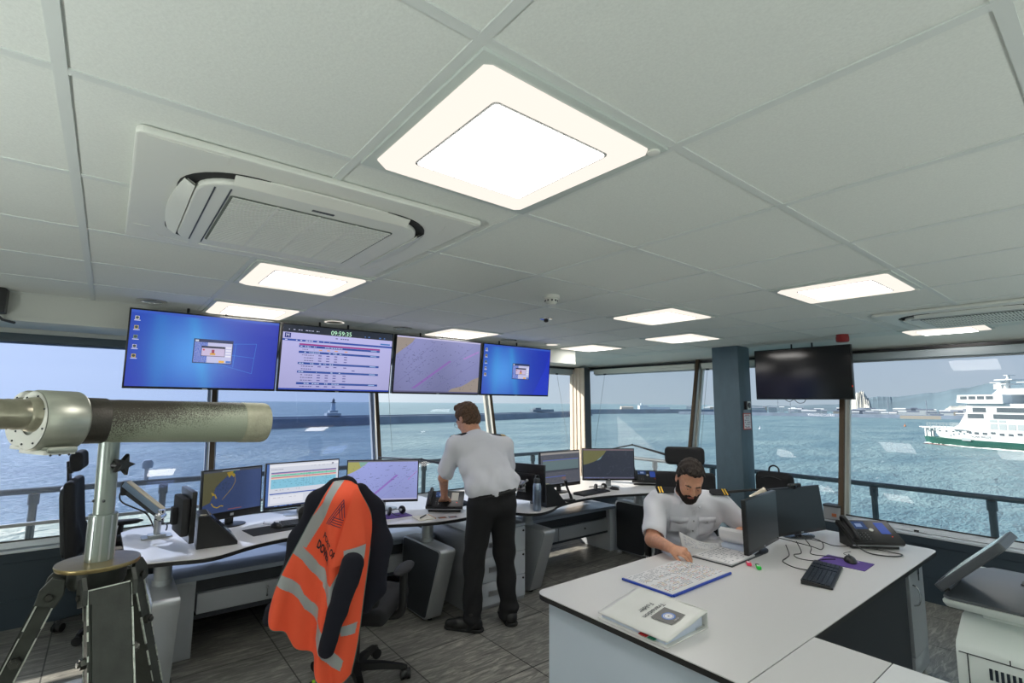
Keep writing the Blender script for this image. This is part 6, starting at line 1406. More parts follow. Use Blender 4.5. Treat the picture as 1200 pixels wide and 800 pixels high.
# the glass itself
tb = thing('telescope', 'large worn grey-green twin telescope lying across the tripod in the left foreground', 'telescope', (.025, 1.49, 1.557))
th = math.radians(12); E1 = Vector((math.cos(th)*.9994, math.sin(th)*.9994, -.035)).normalized(); E2 = Vector((-math.sin(th), math.cos(th), 0)); E3 = E1.cross(E2); P0 = Vector((-.048, 1.466, 1.6035))
def BT(t, off=0.): return basis(P0+E1*t+E2*off, E2, E3, E1)
def BD(t, off=0.): return BT(-.02, off) @ Matrix.Rotation(math.radians(17), 4, 'Y') @ TR((0, 0, t+.02))     # local z runs along the barrel
# wrinkle paint: pale olive with a dark worn patch on the upper side
m_bar = bpy.data.materials.new('barrel_paint'); m_bar.use_nodes = True; nt = m_bar.node_tree; b = nt.nodes['Principled BSDF']; b.inputs['Roughness'].default_value = .42; b.inputs['Metallic'].default_value = .25
tc = nt.nodes.new('ShaderNodeTexCoord'); n1 = nt.nodes.new('ShaderNodeTexNoise'); n1.inputs['Scale'].default_value = 420; n1.inputs['Detail'].default_value = 6; n2 = nt.nodes.new('ShaderNodeTexNoise'); n2.inputs['Scale'].default_value = 9; n2.inputs['Detail'].default_value = 4
sp = nt.nodes.new('ShaderNodeSeparateXYZ'); L = nt.links.new; L(tc.outputs['Object'], n1.inputs['Vector']); L(tc.outputs['Object'], n2.inputs['Vector']); L(tc.outputs['Object'], sp.inputs[0])
def MN(op, a, b_, c=None):
    n = nt.nodes.new('ShaderNodeMath'); n.operation = op
    for k, v in enumerate((a, b_, c)):
        if v is None: continue
        if isinstance(v, (int, float)): n.inputs[k].default_value = v
        else: L(v, n.inputs[k])
    return n.outputs[0]
# object origin sits under the barrel axis; wear = high z and towards the drum
zz = MN('MULTIPLY', MN('SUBTRACT', sp.outputs['Z'], .040), 16.); xx = MN('MULTIPLY', MN('SUBTRACT', sp.outputs['X'], .13), -3.2)
wsum = MN('ADD', MN('ADD', zz, xx), MN('ADD', MN('MULTIPLY', MN('SUBTRACT', n1.outputs['Fac'], .5), 2.2), MN('MULTIPLY', MN('SUBTRACT', n2.outputs['Fac'], .5), 1.2)))
rp = nt.nodes.new('ShaderNodeValToRGB'); L(wsum, rp.inputs['Fac']); rp.color_ramp.elements[0].position = .0; rp.color_ramp.elements[0].color = (*rgb(150, 156, 138), 1); rp.color_ramp.elements[1].position = .62; rp.color_ramp.elements[1].color = (*rgb(62, 56, 48), 1)
L(rp.outputs['Color'], b.inputs['Base Color']); bp = nt.nodes.new('ShaderNodeBump'); bp.inputs['Strength'].default_value = .7; bp.inputs['Distance'].default_value = .0012; L(n1.outputs['Fac'], bp.inputs['Height']); L(bp.outputs[0], b.inputs['Normal'])
m_end = mat('barrel_end_olive', rgb(166, 164, 142), .5, .1, noise=(60, .12), bump=(220, .5)); m_coll = mat('barrel_collar_dark', rgb(62, 58, 52), .4, .4, bump=(200, .5)); m_drum = mat('drum_metal', rgb(176, 178, 166), .36, .8, noise=(14, .22, (1, 1, 3))); m_face = mat('drum_face', rgb(222, 222, 214), .4, .2)
for off in (0., .135):
    b1 = MB().lathe([(.0465, .045), (.0485, .07), (.0525, .34)], 44, T=BT(0, off)).build('barrel', m_bar, tb, world=True)
    MB().lathe([(.0528, .34), (.0538, .343), (.0535, .347), (.0542, .398), (.0522, .406), (.048, .408), (.048, .36)], 44, T=BT(0, off), cap=False).build('objective_hood', m_end, b1, world=True)
    MB().lathe([(.046, .375), (.03, .379), (.001, .38)], 32, T=BT(0, off), cap=False).build('lens', mat('lens_glass', (.01, .012, .03), .05, spec=.9), b1, world=True)
    MB().lathe([(.040, .0), (.0505, .004), (.0505, .045), (.048, .052)], 44, T=BT(0, off)).build('collar', m_coll, b1, world=True)
    d_ = MB().lathe([(.060, -.078), (.0625, -.074), (.0625, -.006), (.060, -.001), (.052, .004)], 48, T=BD(0, off)).box(-.05, .05, -.066, -.052, -.066, -.012, bev=.006, T=BD(0, off)).build('prism_drum', m_drum, tb, world=True)
    MB().lathe([(.0595, -.0795), (.030, -.0805)], 44, T=BD(0, off), cap=False).box(-.045, .045, -.069, -.060, -.07, -.014, bev=.002, T=BD(0, off)).build('drum_plate', m_face, d_, world=True)
    ss = MB()
    for k in range(8): a = 2*PI*k/8+.3; ss.ball(BD(-.0802, off) @ Vector((.0515*math.cos(a), .0515*math.sin(a), 0)), .0022, 0, 8)
    for q in (-.058, -.042, -.026): ss.ball(BD(q, off) @ Vector((-.046, -.0695+.0, 0)), .0022, 0, 8)
    ss.build('screw', m_dgrey, d_, world=True)
    MB().lathe([(.036, -.08), (.034, -.092), (.030, -.096), (.031, -.112), (.029, -.116), (.030, -.150), (.027, -.156), (.027, -.20), (.022, -.21)], 36, T=BD(0, off) @ TR((-.012, .012, 0))).build('eyepiece', mat('eyepiece_metal', rgb(150, 146, 128), .3, .7, noise=(30, .2)), tb, world=True)
MB().box(-.03, .17, -.02, .02, .05, .10, bev=.004, T=BT(0)).build('yoke', m_gun, tb, world=True)

# ================= telephones
def phone(label, loc, rz, ext=True, w_=.19, L_on=.9, grp='desk telephones'):
    """local -y faces the user; keypad slopes up to the back"""
    t = thing('telephone', label, 'telephone', loc, rz, grp); W = w_+(.13 if ext else 0); RX = TR((0, 0, .035)) @ Matrix.Rotation(.52, 4, 'X')
    MB().box(-W/2, W/2, 0, .20, -.012, .016, bev=.006, T=RX).prism([(.03, 0), (.17, 0), (.17, .11), (.03, .03)], -W/2+.02, W/2-.02, 'x').build('housing', m_black, t)
    x0 = -W/2
    MB().box(x0+.008, x0+.058, .015, .19, .014, .026, bev=.006, T=RX).build('cradle', m_blackm, t)
    MB().tube([RX @ Vector(p) for p in spline([(x0+.032, .012, .034), (x0+.032, .03, .052), (x0+.032, .1, .058), (x0+.032, .17, .052), (x0+.032, .19, .034)], 5)], [.021]*4+[.017]*13+[.021]*4, 12, flat=.75).build('handset', m_black, t)
    MB().box(x0+.072, x0+.165, .118, .185, .0155, .0175, bev=.0006, seg=1, T=RX).build('display', mat('phone_display', rgb(40, 54, 92), .2, emit=(rgb(60, 84, 130), .35)), t)
    MB().box(x0+.075, x0+.085, .128, .135, .0178, .018, T=RX).box(x0+.10, x0+.14, .135, .165, .0178, .018, T=RX).build('display_marks', mat('phone_display_mark', rgb(110, 130, 170), .4, emit=(rgb(110, 130, 170), .3)), t)
    kk = MB()
    for r in range(4):
        for c in range(4): kk.box(x0+.075+c*.022, x0+.090+c*.022, .018+r*.018, .029+r*.018, .016, .020, bev=.0015, seg=1, T=RX)
    kk.build('keys', mat('key_dark', rgb(40, 42, 46), .5), t)
    dg = MB()
    for r in range(4):
        for c in range(3): 
            tv, tf = text_polys('123456789*0#'[(3-r)*3+c], .010); dg.add([RX @ Vector((x0+.079+c*.022+x, .020+r*.018+y, .0204)) for x, y in tv], tf)
    dg.build('key_digits', mat('key_print', rgb(190, 190, 190), .5), t)
    MB().lathe([(.0125, .016), (.0125, .021), (.006, .022)], 20, T=RX @ TR((x0+.178 if not ext else x0+.178, .108, 0))).build('navigation_key', mat('navigation_key_white', rgb(216, 216, 210), .4), t)
    if ext: MB().box(W/2-.105, W/2-.045, .075, .175, .0155, .0175, T=RX).build('side_display', mat('side_display_blue', rgb(46, 70, 150), .25, emit=(rgb(46, 70, 150), .4)), t); MB().box(W/2-.055, W/2-.050, .05, .055, .016, .018, T=RX).build('message_lamp', emat('red_led', (1, .08, .04), 1.2), t)
    MB().box(-W/2+.01, W/2-.01, -.002, .001, -.014, -.006, T=RX).build('lower_lip', m_silver, t)
    return t
p = phone('black desk telephone with two blue displays, on the right of the front desk', (3.90, 1.125, .742), math.radians(-42), True, .20)
MB().tube(spline([(-.16, .0, .05), (-.13, -.10, .01), (-.02, -.16, .008), (.06, -.12, .008), (.02, -.06, .008), (-.06, .02, .01)], 8), .004, 6).build('coiled_cord', m_black, p)
p = phone('black desk telephone with a white side label, on the left desk', (2.255, 3.70, .742), math.radians(-38), True, .18)
for ch_ in bpy.data.objects:
    if ch_.parent == p and ch_.name.startswith('side_display'): ch_.data.materials[0] = mat('label_white', rgb(214, 210, 196), .6)
phone('black desk telephone at the right end of the corner desk', (4.80, 3.56, .742), math.radians(-48), True, .18)

# ================= keyboards, mice, headsets, small things
def keyboard(label, loc, rz, w_=.43, d_=.14, m=m_black, grp='keyboards'):
    t = thing('keyboard', label, 'keyboard', loc, rz, grp)
    MB().prism([(-d_/2, 0), (d_/2, 0), (d_/2, .022), (-d_/2, .010)], -w_/2, w_/2, 'x', bev=.002).build('base', m, t); ks = MB()
    for r in range(6):
        y = -d_/2+.012+r*(d_-.016)/6; zb = .0105+(.0118*(y+d_/2)/d_)
        for x0, n in ((-w_/2+.008, 15), (w_/2-.145, 3), (w_/2-.080, 4)):
            for c in range(n):
                kw = (w_-.165)/15 if n == 15 else .018
                if r == 0 and n == 15 and 4 <= c <= 9: continue
                ks.box(x0+c*kw+.001, x0+(c+1)*kw-.001, y, y+(d_-.016)/6-.002, zb, zb+.005)
        if r == 0: ks.box(-w_/2+.008+4*(w_-.165)/15, -w_/2+.008+10*(w_-.165)/15, y, y+.018, zb, zb+.005)
    ks.build('keys', mat('key_caps', rgb(34, 38, 46), .38), t); return t
def mouse(label, loc, rz, grp='computer mice'):
    t = thing('mouse', label, 'mouse', loc, rz, grp); s = SDF((-.045, -.07, -.01), (.045, .07, .05), .003); s.ell((0, 0, .0), (.032, .058, .034), k=0); s.cut((0, 0, 0), (0, 0, -1)); s.mesh('shell', m_black, t, world=False)
    MB().box(-.003, .003, .018, .034, .028, .035, bev=.001, seg=1).build('wheel', m_dgrey, t); MB().tube(spline([(0, .056, .008), (.02, .10, .004), (.0, .16, .004), (.05, .22, .004)], 6), .0018, 5).build('cable', m_black, t); return t
keyboard('black keyboard on the front desk beside the purple mouse mat', (3.08, 1.155, .741), math.radians(12.5))
keyboard('black keyboard on the left desk, partly behind the vest and jacket', (1.28, 4.0, .741), math.radians(-4))
keyboard('black keyboard on the desk by the corner, behind the handset', (3.95, 3.60, .741), math.radians(4))
def mat_(label, x, y, w_, d_, rz, m, txt=None):
    t = thing('mouse_mat', label, 'mouse mat', (x, y, .7405), rz); MB().prism(rrect(-w_/2, w_/2, -d_/2, d_/2, .006), 0, .003).build('pad', m, t)
    if txt:
        tv, tf = text_polys(txt, .026, 'CENTER', .03); o = MB().add([(X, Y+.06, .0034) for X, Y in tv], tf).build('lettering', mat('mat_print', rgb(200, 196, 220), .6), t)
    return t
m_purple = mat('purple_mat', rgb(92, 66, 146), .6)
mat_('purple mouse mat under the mouse on the front desk', 3.44, 1.165, .24, .19, math.radians(-88), m_purple, 'SERVICES')
mouse('black mouse on the purple mat by the telephone on the front desk', (3.475, 1.15, .744), math.radians(-60))
mat_('black mouse mat left of the jacket on the left desk', .98, 3.96, .30, .22, math.radians(8), m_blackm)
mouse('black mouse on the black mat, left desk', (1.03, 3.99, .744), math.radians(20)); mouse('black mouse near the dark chart monitor on the corner desk', (4.30, 3.60, .742), math.radians(10))
def headset(label, loc, rz):
    t = thing('headset', label, 'headset', loc, rz, 'headsets on the desks')
    for sx in (-1, 1): MB().lathe([(.012, -.012), (.030, -.010), (.034, .0), (.030, .012), (.014, .014)], 20, T=TR((sx*.055, 0, .034), (0, math.radians(78)*sx, .3*sx))).build('ear_cup', m_black, t); MB().lathe([(.014, .0145), (.010, .0165)], 14, T=TR((sx*.055, 0, .034), (0, -math.radians(78)*sx, .3*sx))).build('cup_badge', m_silver, t)
    MB().tube(spline([(-.06, .0, .04), (-.075, .06, .03), (-.04, .13, .012), (.04, .13, .012), (.075, .06, .03), (.06, 0, .04)], 6), .005, 8, flat=.6).build('headband', m_black, t); MB().tube(spline([(-.055, -.02, .03), (-.03, -.06, .012), (.0, -.07, .01)], 5), .0025, 6).build('boom', m_black, t); return t
headset('black headset lying on a purple mat, left desk beside the vest', (1.90, 3.86, .743), math.radians(0)); mat_('purple mouse mat under the headset on the left desk', 1.89, 3.84, .22, .16, 0, m_purple)
headset('black headset under the dark chart monitor on the corner desk', (4.16, 3.68, .742), math.radians(-10))
# notepad, pen, cards
t = thing('notepad', 'small white notepad with a pen on it, before the telephone on the left desk', 'notepad', (2.03, 3.63, .7405), math.radians(-6)); MB().box(-.07, .07, -.075, .075, 0, .008, bev=.001).build('pages', mat('paper_cream', rgb(232, 228, 216), .8), t); MB().box(.062, .071, -.076, .076, -.0, .009).build('cover_edge', mat('card_tan', rgb(190, 150, 110), .7), t)
t = thing('pen', 'dark pen lying across the small white notepad', 'pen', (2.03, 3.64, .7535), math.radians(40)); MB().tube([(-.06, 0, 0), (.055, 0, 0), (.068, 0, 0)], [.0045, .0045, .001], 10).build('barrel', m_black, t); MB().tube([(-.062, 0, 0), (-.02, 0, 0)], .005, 10).build('cap', m_dgrey, t)
for k, (x, y, c, lab) in enumerate([(2.155, 3.56, rgb(120, 84, 62), 'small brown picture card right of the notepad'), (2.235, 3.53, rgb(70, 84, 110), 'small blue and orange card near the desk edge by the telephone')]):
    t = thing('card', lab, 'card', (x, y, .7405), math.radians(-8-10*k)); MB().box(-.033, .033, -.022, .022, 0, .0012).build('card_sheet', mat('card_%s' % ('brown', 'blue')[k], c, .5), t); MB().box(-.02, .02, -.012, .004, .0012, .0016).build('picture', mat('card_orange', rgb(200, 110, 50), .5), t)
# wedge-shaped touch panels
def wedge(label, loc, rz):
    t = thing('touch_panel', label, 'touch panel', loc, rz, 'wedge-shaped touch panels'); P_ = [(0, 0), (.225, 0), (.225, .02), (.055, .195), (.0, .195)]
    MB().prism(P_, 0, .24, 'y', bev=.003).build('housing', m_black, t); d = Vector((.17, 0, -.175)).normalized(); n_ = Vector((.175, 0, .17)).normalized(); o = Vector((.06, .015, .192))+n_*.001
    MB().box(0, .215, 0, .21, 0, .002, T=basis(o, d, Vector((0, 1, 0)), n_)).build('screen', mat('panel_screen', rgb(22, 28, 36), .15), t); MB().box(.01, .045, .02, .05, .195, .198).build('button', mat('button_cream', rgb(190, 184, 160), .5), t); return t
wedge('black wedge-shaped touch panel in front of the left dark chart monitor', (.50, 3.70, .741), math.radians(-3)); wedge('black wedge-shaped touch panel right of the steel bottle', (3.085, 3.345, .741), math.radians(-3))
t = thing('handset', 'black handset standing upright behind the right wedge panel', 'handset', (3.46, 3.44, .741)); MB().box(-.05, .05, -.035, .035, 0, .018, bev=.006).build('cradle', m_black, t); MB().tube(spline([(.03, 0, .015), (.01, 0, .06), (-.03, 0, .13), (-.05, 0, .19)], 5), [.014]*5+[.011]*8+[.016]*3, 12).build('receiver', m_black, t)
# bottle
t = thing('bottle', 'brushed steel water bottle with a dark cap on the corner desk', 'bottle', (2.935, 3.305, .741)); MB().lathe([(.03, 0), (.035, .006), (.036, .20), (.030, .225), (.024, .232)], 28).build('flask', mat('bottle_steel', rgb(150, 166, 186), .35, .75), t); MB().lathe([(.027, .228), (.028, .262), (.024, .268)], 24).tube(spline([(-.02, 0, .262), (-.02, 0, .285), (0, 0, .295), (.02, 0, .285), (.02, 0, .262)], 5), .005, 8).build('cap', m_dgrey, t); MB().box(-.008, .008, -.0375, -.0355, .16, .168).build('emblem', m_silver, t)
# jointed monitor arm
t = thing('monitor_stand', 'silver jointed monitor arm standing on the left end of the left desk', 'monitor arm', (.333, 4.205, .741))
def V3(dr, dz, df=0.): return VR*dr+VF*df+Vector((0, 0, dz))
MB().prism(rrect(-.085, .085, -.06, .06, .025), 0, .007, bev=.002).prism(rrect(-.05, .05, -.045, .045, .02), .007, .02, bev=.003).build('base_plate', m_silver, t); MB().tube([(0, 0, .02), (0, 0, .155)], .021, 18).tube([(0, 0, .10), (0, 0, .115)], .024, 18).build('post', m_alu, t)
def link(a, b_, w_, h_): d = (b_-a); L = d.length; d.normalize(); y = Vector((0, 0, 1)).cross(d).normalized(); z = d.cross(y); return basis(a, d, y, z), L
T, L = link(V3(0, .145), V3(-.235, .30), 0, 0); MB().box(0, L, -.02, .02, -.018, .018, bev=.008, T=T).build('lower_link', m_dgrey, t)
MB().lathe([(.028, -.04), (.032, 0), (.028, .05), (.012, .055)], 14, T=Matrix.Translation(V3(-.235, .31))).build('elbow_joint', m_black, t)
T, L = link(V3(-.225, .35, -.02), V3(.055, .165, -.04), 0, 0); o = MB().box(0, L, -.022, .022, -.022, .018, bev=.006, T=T).build('spring_arm', mat('arm_blue_grey', rgb(140, 160, 186), .35, .5), t); MB().box(.01, L-.01, -.018, .018, .018, .026, bev=.004, T=T).build('arm_cover', mat('arm_cover_beige', rgb(206, 196, 178), .45), o)
MB().tube([V3(.055, .165, -.04), V3(.12, .165, -.12), V3(.155, .17, -.22)], .014, 12).tube([V3(.10, .135, -.12), V3(.10, .20, -.12)], .02, 12).ball(V3(.10, .17, -.15), .018).build('tilt_head', m_chrome, t)
MB().tube(spline([V3(-.02, .05), V3(-.05, .11), V3(-.10, .16), V3(-.25, .22), V3(-.27, .28), V3(-.22, .30)], 6), .005, 6).tube(spline([V3(.0, .12, -.03), V3(.06, .115, -.06), V3(.13, .10, -.1), V3(.16, .08, -.15)], 6), .004, 6).build('cable', m_black, t)
# microphone booms
def boom(label, base, pts, cat='boom arm'):
    t = thing('boom_arm', label, cat, base, 0, 'thin black boom arms'); b0 = Vector(base)
    MB().lathe([(.03, 0), (.03, .012), (.012, .02)], 18).tube([(0, 0, .01), (0, 0, pts[0][2]-b0.z+.01)], .009, 10).build('stand', m_black, t); P_ = [Vector(p)-b0 for p in pts]; MB().tube([P_[0]+Vector((0, 0, 0))]+P_[1:], [.008]*(len(P_)-1)+[.013], 10).build('rod', m_black, t); MB().ball(P_[-2], .013).build('joint', m_black, t); return t
def Dp(px, py, d):    # place at a bearing and depth from where the camera stands, as measured once from the photograph
    q = _f*587.4+_R*(px-600)+_U*(400-py); q *= d/q.dot(_f); return Vector((0, 0, 1.65))+q
a = Dp(444, 536, 4.85); boom('thin black boom arm reaching from behind the violet chart monitor to the standing man', (a.x, a.y, .741), [a, Dp(494, 538, 4.6), Dp(531, 546, 4.12)])
a = Dp(716, 526, 6.15); boom('thin black boom arm behind the dark chart monitor near the corner post', (a.x, a.y, .741), [a, Dp(741, 521, 5.9), Dp(786, 534, 5.1)])
a = Dp(930, 572, 3.72); boom('thin black boom arm crossing in front of the slate column', (a.x, a.y, .741), [a, Dp(880, 574, 3.7), Dp(832, 578, 3.66)])
# folded white bracket and cable behind the front-desk monitors
t = thing('cable_bracket', 'white jointed bracket with cables behind the blank monitors on the front desk', 'monitor arm', (3.50, 1.78, .741)); o_ = Vector((3.50, 1.78, .741))
q1, q2, q3 = Dp(876, 612, 3.55)-o_, Dp(880, 584, 3.6)-o_, Dp(897, 574, 3.6)-o_
MB().box(-.05, .05, -.04, .04, 0, .012, bev=.003).tube([(0, 0, .01), (0, 0, .16), q1*.5+Vector((0, 0, .1)), q1], .016, 12).build('post', m_wpl, t); MB().tube([q1, q2], .02, 10).tube([q2, q3], .022, 10).ball(q1, .026).build('link', mat('bracket_cream', rgb(222, 210, 190), .5), t); MB().tube(spline([q1, q1+Vector((-.02, 0, -.08)), q1+Vector((.0, -.03, -.17)), q1+Vector((.05, -.05, -.21))], 6), .005, 6).build('cable', m_black, t)
# tangle of cables on the front desk
t = thing('cable_tangle', 'loose black cables tangled around the monitor foot on the front desk', 'cable', (3.55, 1.45, .742)); cb = MB()
for P_ in ([(-.1, .1, .06), (-.02, -.06, .03), (.06, -.10, .004), (.16, -.06, .03), (.14, .06, .05)], [(-.12, .04, .03), (-.22, -.02, .004), (-.30, -.04, .004), (-.40, -.06, .004), (-.46, -.16, .004), (-.42, -.27, .004)], [(-.06, .0, .05), (-.12, -.05, .004), (-.20, -.04, .004), (-.26, -.09, .004), (-.24, -.16, .004), (-.16, -.19, .004), (-.10, -.23, .004)], [(.05, .02, .08), (.0, -.06, .02), (-.1, -.10, .004), (-.06, -.2, .004), (-.04, -.30, .006)], [(.20, .1, .02), (.26, -.02, .004), (.22, -.12, .004), (.30, -.22, .01)]): cb.tube(spline(P_, 7), .0028, 6)
cb.build('cable', m_black, t)
# webcam
t = thing('webcam', 'small black webcam perched on the right blank monitor', 'webcam', tuple(Dp(931, 572, 3.50)), math.radians(-17)); MB().tube([(-.045, 0, .02), (.045, 0, .02)], .014, 16).ball((-.045, 0, .02), .0145).ball((.045, 0, .02), .0145).build('body', m_black, t); MB().tube([(0, -.010, .02), (0, -.0155, .02)], .008, 14).build('lens', MATS['lens_glass'], t); MB().box(-.014, .014, -.012, .03, -.004, .008, bev=.003).build('clip', m_black, t)
# backpack and lunch bag on the sill
t = thing('backpack', 'black backpack with a top handle standing on the window sill by the column', 'backpack', (5.55, 2.49, .552)); s = SDF((-.2, -.28, -.02), (.2, .28, .5), .008); s.rbox((0, 0, .2), (.075, .19, .20), .07, k=0); s.ell((-.05, 0, .14), (.06, .14, .12), k=.03); s.cut((0, 0, .0), (0, 0, -1)); s.mesh('bag', m_fab, t, world=False)
MB().tube(spline([(0, -.05, .385), (0, -.045, .44), (0, 0, .465), (0, .045, .44), (0, .05, .385)], 6), .009, 8).build('handle', m_black, t); MB().tube(spline([(-.07, -.12, .33), (-.085, 0, .36), (-.07, .12, .33)], 6), .003, 6).build('zip', m_dgrey, t); MB().box(-.118, -.108, -.03, .03, .10, .11).build('badge', m_dgrey, t)
t = thing('lunch_bag', 'small grey lunch bag with a brown leather label on the sill by the mullion', 'bag', (5.615, 1.975, .552)); MB().prism(rrect(-.055, .055, -.075, .075, .02), 0, .125, bev=.01).build('bag', mat('bag_grey', rgb(150, 152, 156), .85, bump=(300, .5)), t); MB().prism(rrect(-.057, .057, -.077, .077, .02), .122, .142, bev=.005).build('lid', m_dgrey, t); MB().box(-.058, -.054, -.045, -.005, .035, .065).build('leather_label', mat('leather_tan', rgb(176, 100, 60), .6), t)
# sill bits
t = thing('cable_duct', 'black cable duct along the right window sill', 'cable duct', (5.655, 1.1, .552)); MB().box(-.012, .012, -.22, .25, 0, .018, bev=.003).build('channel', m_black, t); MB().box(-.014, .014, .22, .255, 0, .02).build('end_cap', m_blackm, t)
t = thing('sensor_dome', 'small black dome on the right window sill', 'sensor', (5.65, .80, .552)); MB().lathe([(.03, 0), (.03, .012), (.022, .026), (.001, .03)], 18, cap=False).build('dome', m_black, t); MB().lathe([(.034, 0), (.034, .004)], 18).build('base', m_blackm, t)
# column notice and thermostat
t = thing('notice', 'white notice with a red border and lines of print fixed to the slate column', 'notice', (5.53, 2.742, 1.47)); MB().box(-.085, .085, -.004, 0, -.09, .09).build('board', mat('notice_red', rgb(190, 70, 60), .5), t); MB().box(-.074, .074, -.0052, -.004, -.078, .080).build('sheet', mat('paper_white', rgb(232, 230, 232), .7), t); MB().box(-.078, .078, -.004, 0, .09, .125).build('holder', mat('holder_grey', rgb(120, 132, 140), .5), t)
rnd = random.Random(3); ln = MB()
for k in range(6):
    for q in range(5):
        if rnd.random() < .85: ln.box(-.062+q*.026, -.062+q*.026+rnd.uniform(.012, .022), -.0058, -.0052, .055-k*.023, .062-k*.023)
ln.build('print', mat('notice_print', rgb(90, 80, 110), .6), t); ln = MB().box(-.05, .045, -.0058, -.0052, .066, .073).box(-.05, .045, -.0058, -.0052, -.070, -.064).build('red_print', MATS['notice_red'], t)
t = thing('thermostat', 'small white and black thermostat on the slate column above the notice', 'thermostat', (5.545, 2.742, 1.645)); MB().box(-.045, .045, -.022, 0, -.045, .045, bev=.006).build('case', m_wpl, t); MB().lathe([(.03, 0), (.03, .006), (.026, .008)], 24, T=TR((.005, -.022, 0), (PI/2, 0, 0))).build('dial', m_black, t); MB().box(-.062, -.045, -.03, 0, -.045, .045, bev=.003).build('side_cover', m_black, t)

# ================= papers on the front desk
m_paper = mat('paper_white', rgb(232, 230, 232), .7)
# white ring binder
t = thing('ring_binder', 'closed white ring binder with a grey square emblem near the front desk edge', 'binder', (1.862, 1.365, .741)); a = .052
m_bind = mat('binder_white', rgb(226, 226, 222), .35, bump=(30, .5))
MB().box(-.15, .135, -.172, .172, 0, .004, bev=.0015, seg=1).build('back_cover', m_bind, t); MB().box(.131, .137, -.172, .172, 0, .07, bev=.002, seg=1).build('spine', m_bind, t)
RC = TR((.135, 0, .070)) @ Matrix.Rotation(.10, 4, 'Y') if False else basis((.135, 0, .066), (-.988, 0, -.155), (0, -1, 0), (-.155, 0, .988))
cv = MB(); n = 18; V = []; F_ = []
for j in range(n+1):
    for i in range(n+1): u, v = i/n, j/n; V.append(RC @ Vector((u*.285, -.172+v*.344, .0012*math.sin(14*u+5*v)+.0010*math.sin(23*v+3*u))))
F_ = [(j*(n+1)+i, j*(n+1)+i+1, (j+1)*(n+1)+i+1, (j+1)*(n+1)+i) for j in range(n) for i in range(n)]
o = cv.add(V, F_, 0, True).build('front_cover', m_bind, t); sd = o.modifiers.new('t', 'SOLIDIFY'); sd.thickness = .004; sd.offset = 0
pg = MB(); pg.prism([(-.135, .0045), (.12, .0045), (.12, .050), (-.02, .030), (-.135, .014)], -.155, .16, 'y'); pg.build('pages', mat('paper_blue_white', rgb(206, 214, 232), .8), t)
for y, m_ in ((-.06, mat('tab_red', rgb(160, 30, 34), .5)), (-.0, mat('tab_green', rgb(30, 120, 90), .5))): MB().box(-.152, -.13, y-.018 if y else -.115, y+.018 if y else -.085, .010, .013).build('index_tab', m_, t)
MB().tube([(.09, -.14, .004), (.09, -.14, .045), (.115, -.14, .05)], .003, 8).box(.07, .13, -.16, -.12, .004, .012).build('ring', m_chrome, t)
def on_cover(x, y, h=.0045): return RC @ Vector((x, -y, h))    # x from the spine, y away from the camera side
lg = MB()
def cvrect(mb, x0, x1, y0, y1, h): mb.add([RC @ Vector(p) for p in ((x0, y0, h), (x1, y0, h), (x1, y1, h), (x0, y1, h))], [(0, 1, 2, 3)])
cvrect(lg, .085, .185, .025, .125, .0048); lg.build('emblem_square', mat('emblem_grey', rgb(112, 110, 108), .5), o)
def ringp(cx, cy, r0, r1, h, n=28):
    V = [RC @ Vector((cx+r*math.cos(2*PI*k/n), cy+r*math.sin(2*PI*k/n), h)) for r in (r0, r1) for k in range(n)]; return V, [(k, (k+1) % n, n+(k+1) % n, n+k) for k in range(n)]
mb = MB(); mb.add(*ringp(.135, .078, .017, .028, .0051)); mb.build('emblem_ring', mat('emblem_blue', rgb(84, 124, 200), .5), o); mb = MB(); mb.add(*ringp(.135, .078, .004, .017, .0051)); mb.add(*ringp(.135, .078, .020, .022, .0053)); mb.build('emblem_centre', MATS['paper_white'], o)
# wording reads from the far side of the desk
tm = MB()
for s_, yy in (('Transition', -.004), ('Folder', -.044)):
    tv, tf = text_polys(s_, .034, 'CENTER', .01); tm.add([RC @ Vector((.135+X, yy+Y, .005)) for X, Y in tv], tf)
tm.build('lettering', mat('print_grey', rgb(90, 92, 96), .6), o); tm = MB(); tv, tf = text_polys('PORT', .012, 'CENTER'); tm.add([RC @ Vector((.135+X, .110+Y, .0051)) for X, Y in tv], tf); tm.build('emblem_lettering', MATS['paper_white'], o)
# blue folder with printed sheets
t = thing('open_folder', 'blue folder lying open with printed schedule sheets on the front desk', 'folder', (2.44, 1.625, .741)); m_blue = mat('folder_blue', rgb(30, 66, 170), .4)
MB().box(-.265, .265, -.155, .15, 0, .004, bev=.001, seg=1).box(-.265, .27, -.158, -.148, 0, .012, bev=.002, seg=1).box(-.275, -.262, -.15, .15, 0, .010, bev=.002, seg=1).build('cover', m_blue, t)
for k in range(3): MB().box(-.262+.004*k, -.004+.002*k, -.146+.003*k, .144-.002*k, .0042+.0022*k, .0062+.0022*k).build('sheet', m_paper, t); MB().box(.0+.002*k, .258-.004*k, -.146+.002*k, .146, .0042+.0022*k, .0062+.0022*k).build('sheet', m_paper, t)
rnd = random.Random(21); m1, m2, m3 = mat('print_light', rgb(150, 152, 160), .6), mat('print_tan', rgb(206, 176, 120), .6), mat('print_red', rgb(196, 120, 110), .6); P1, P2, P3 = MB(), MB(), MB(); zt = .0112
for pg_, x0 in enumerate((-.245, .016)):
    for r in range(20):
        y = .125-r*.0128
        if pg_ == 0 and 8 <= r <= 10: continue
        x = x0
        while x < x0+.225:
            w_ = rnd.uniform(.006, .018); Q = rnd.choice([P1, P1, P1, P2, P3]) if (r > 10) == (pg_ == 0) or r > 6 else P1
            if rnd.random() < .72: Q.box(x, min(x+w_, x0+.23), y, y+.0045, zt, zt+.0003)
            x += w_+.004
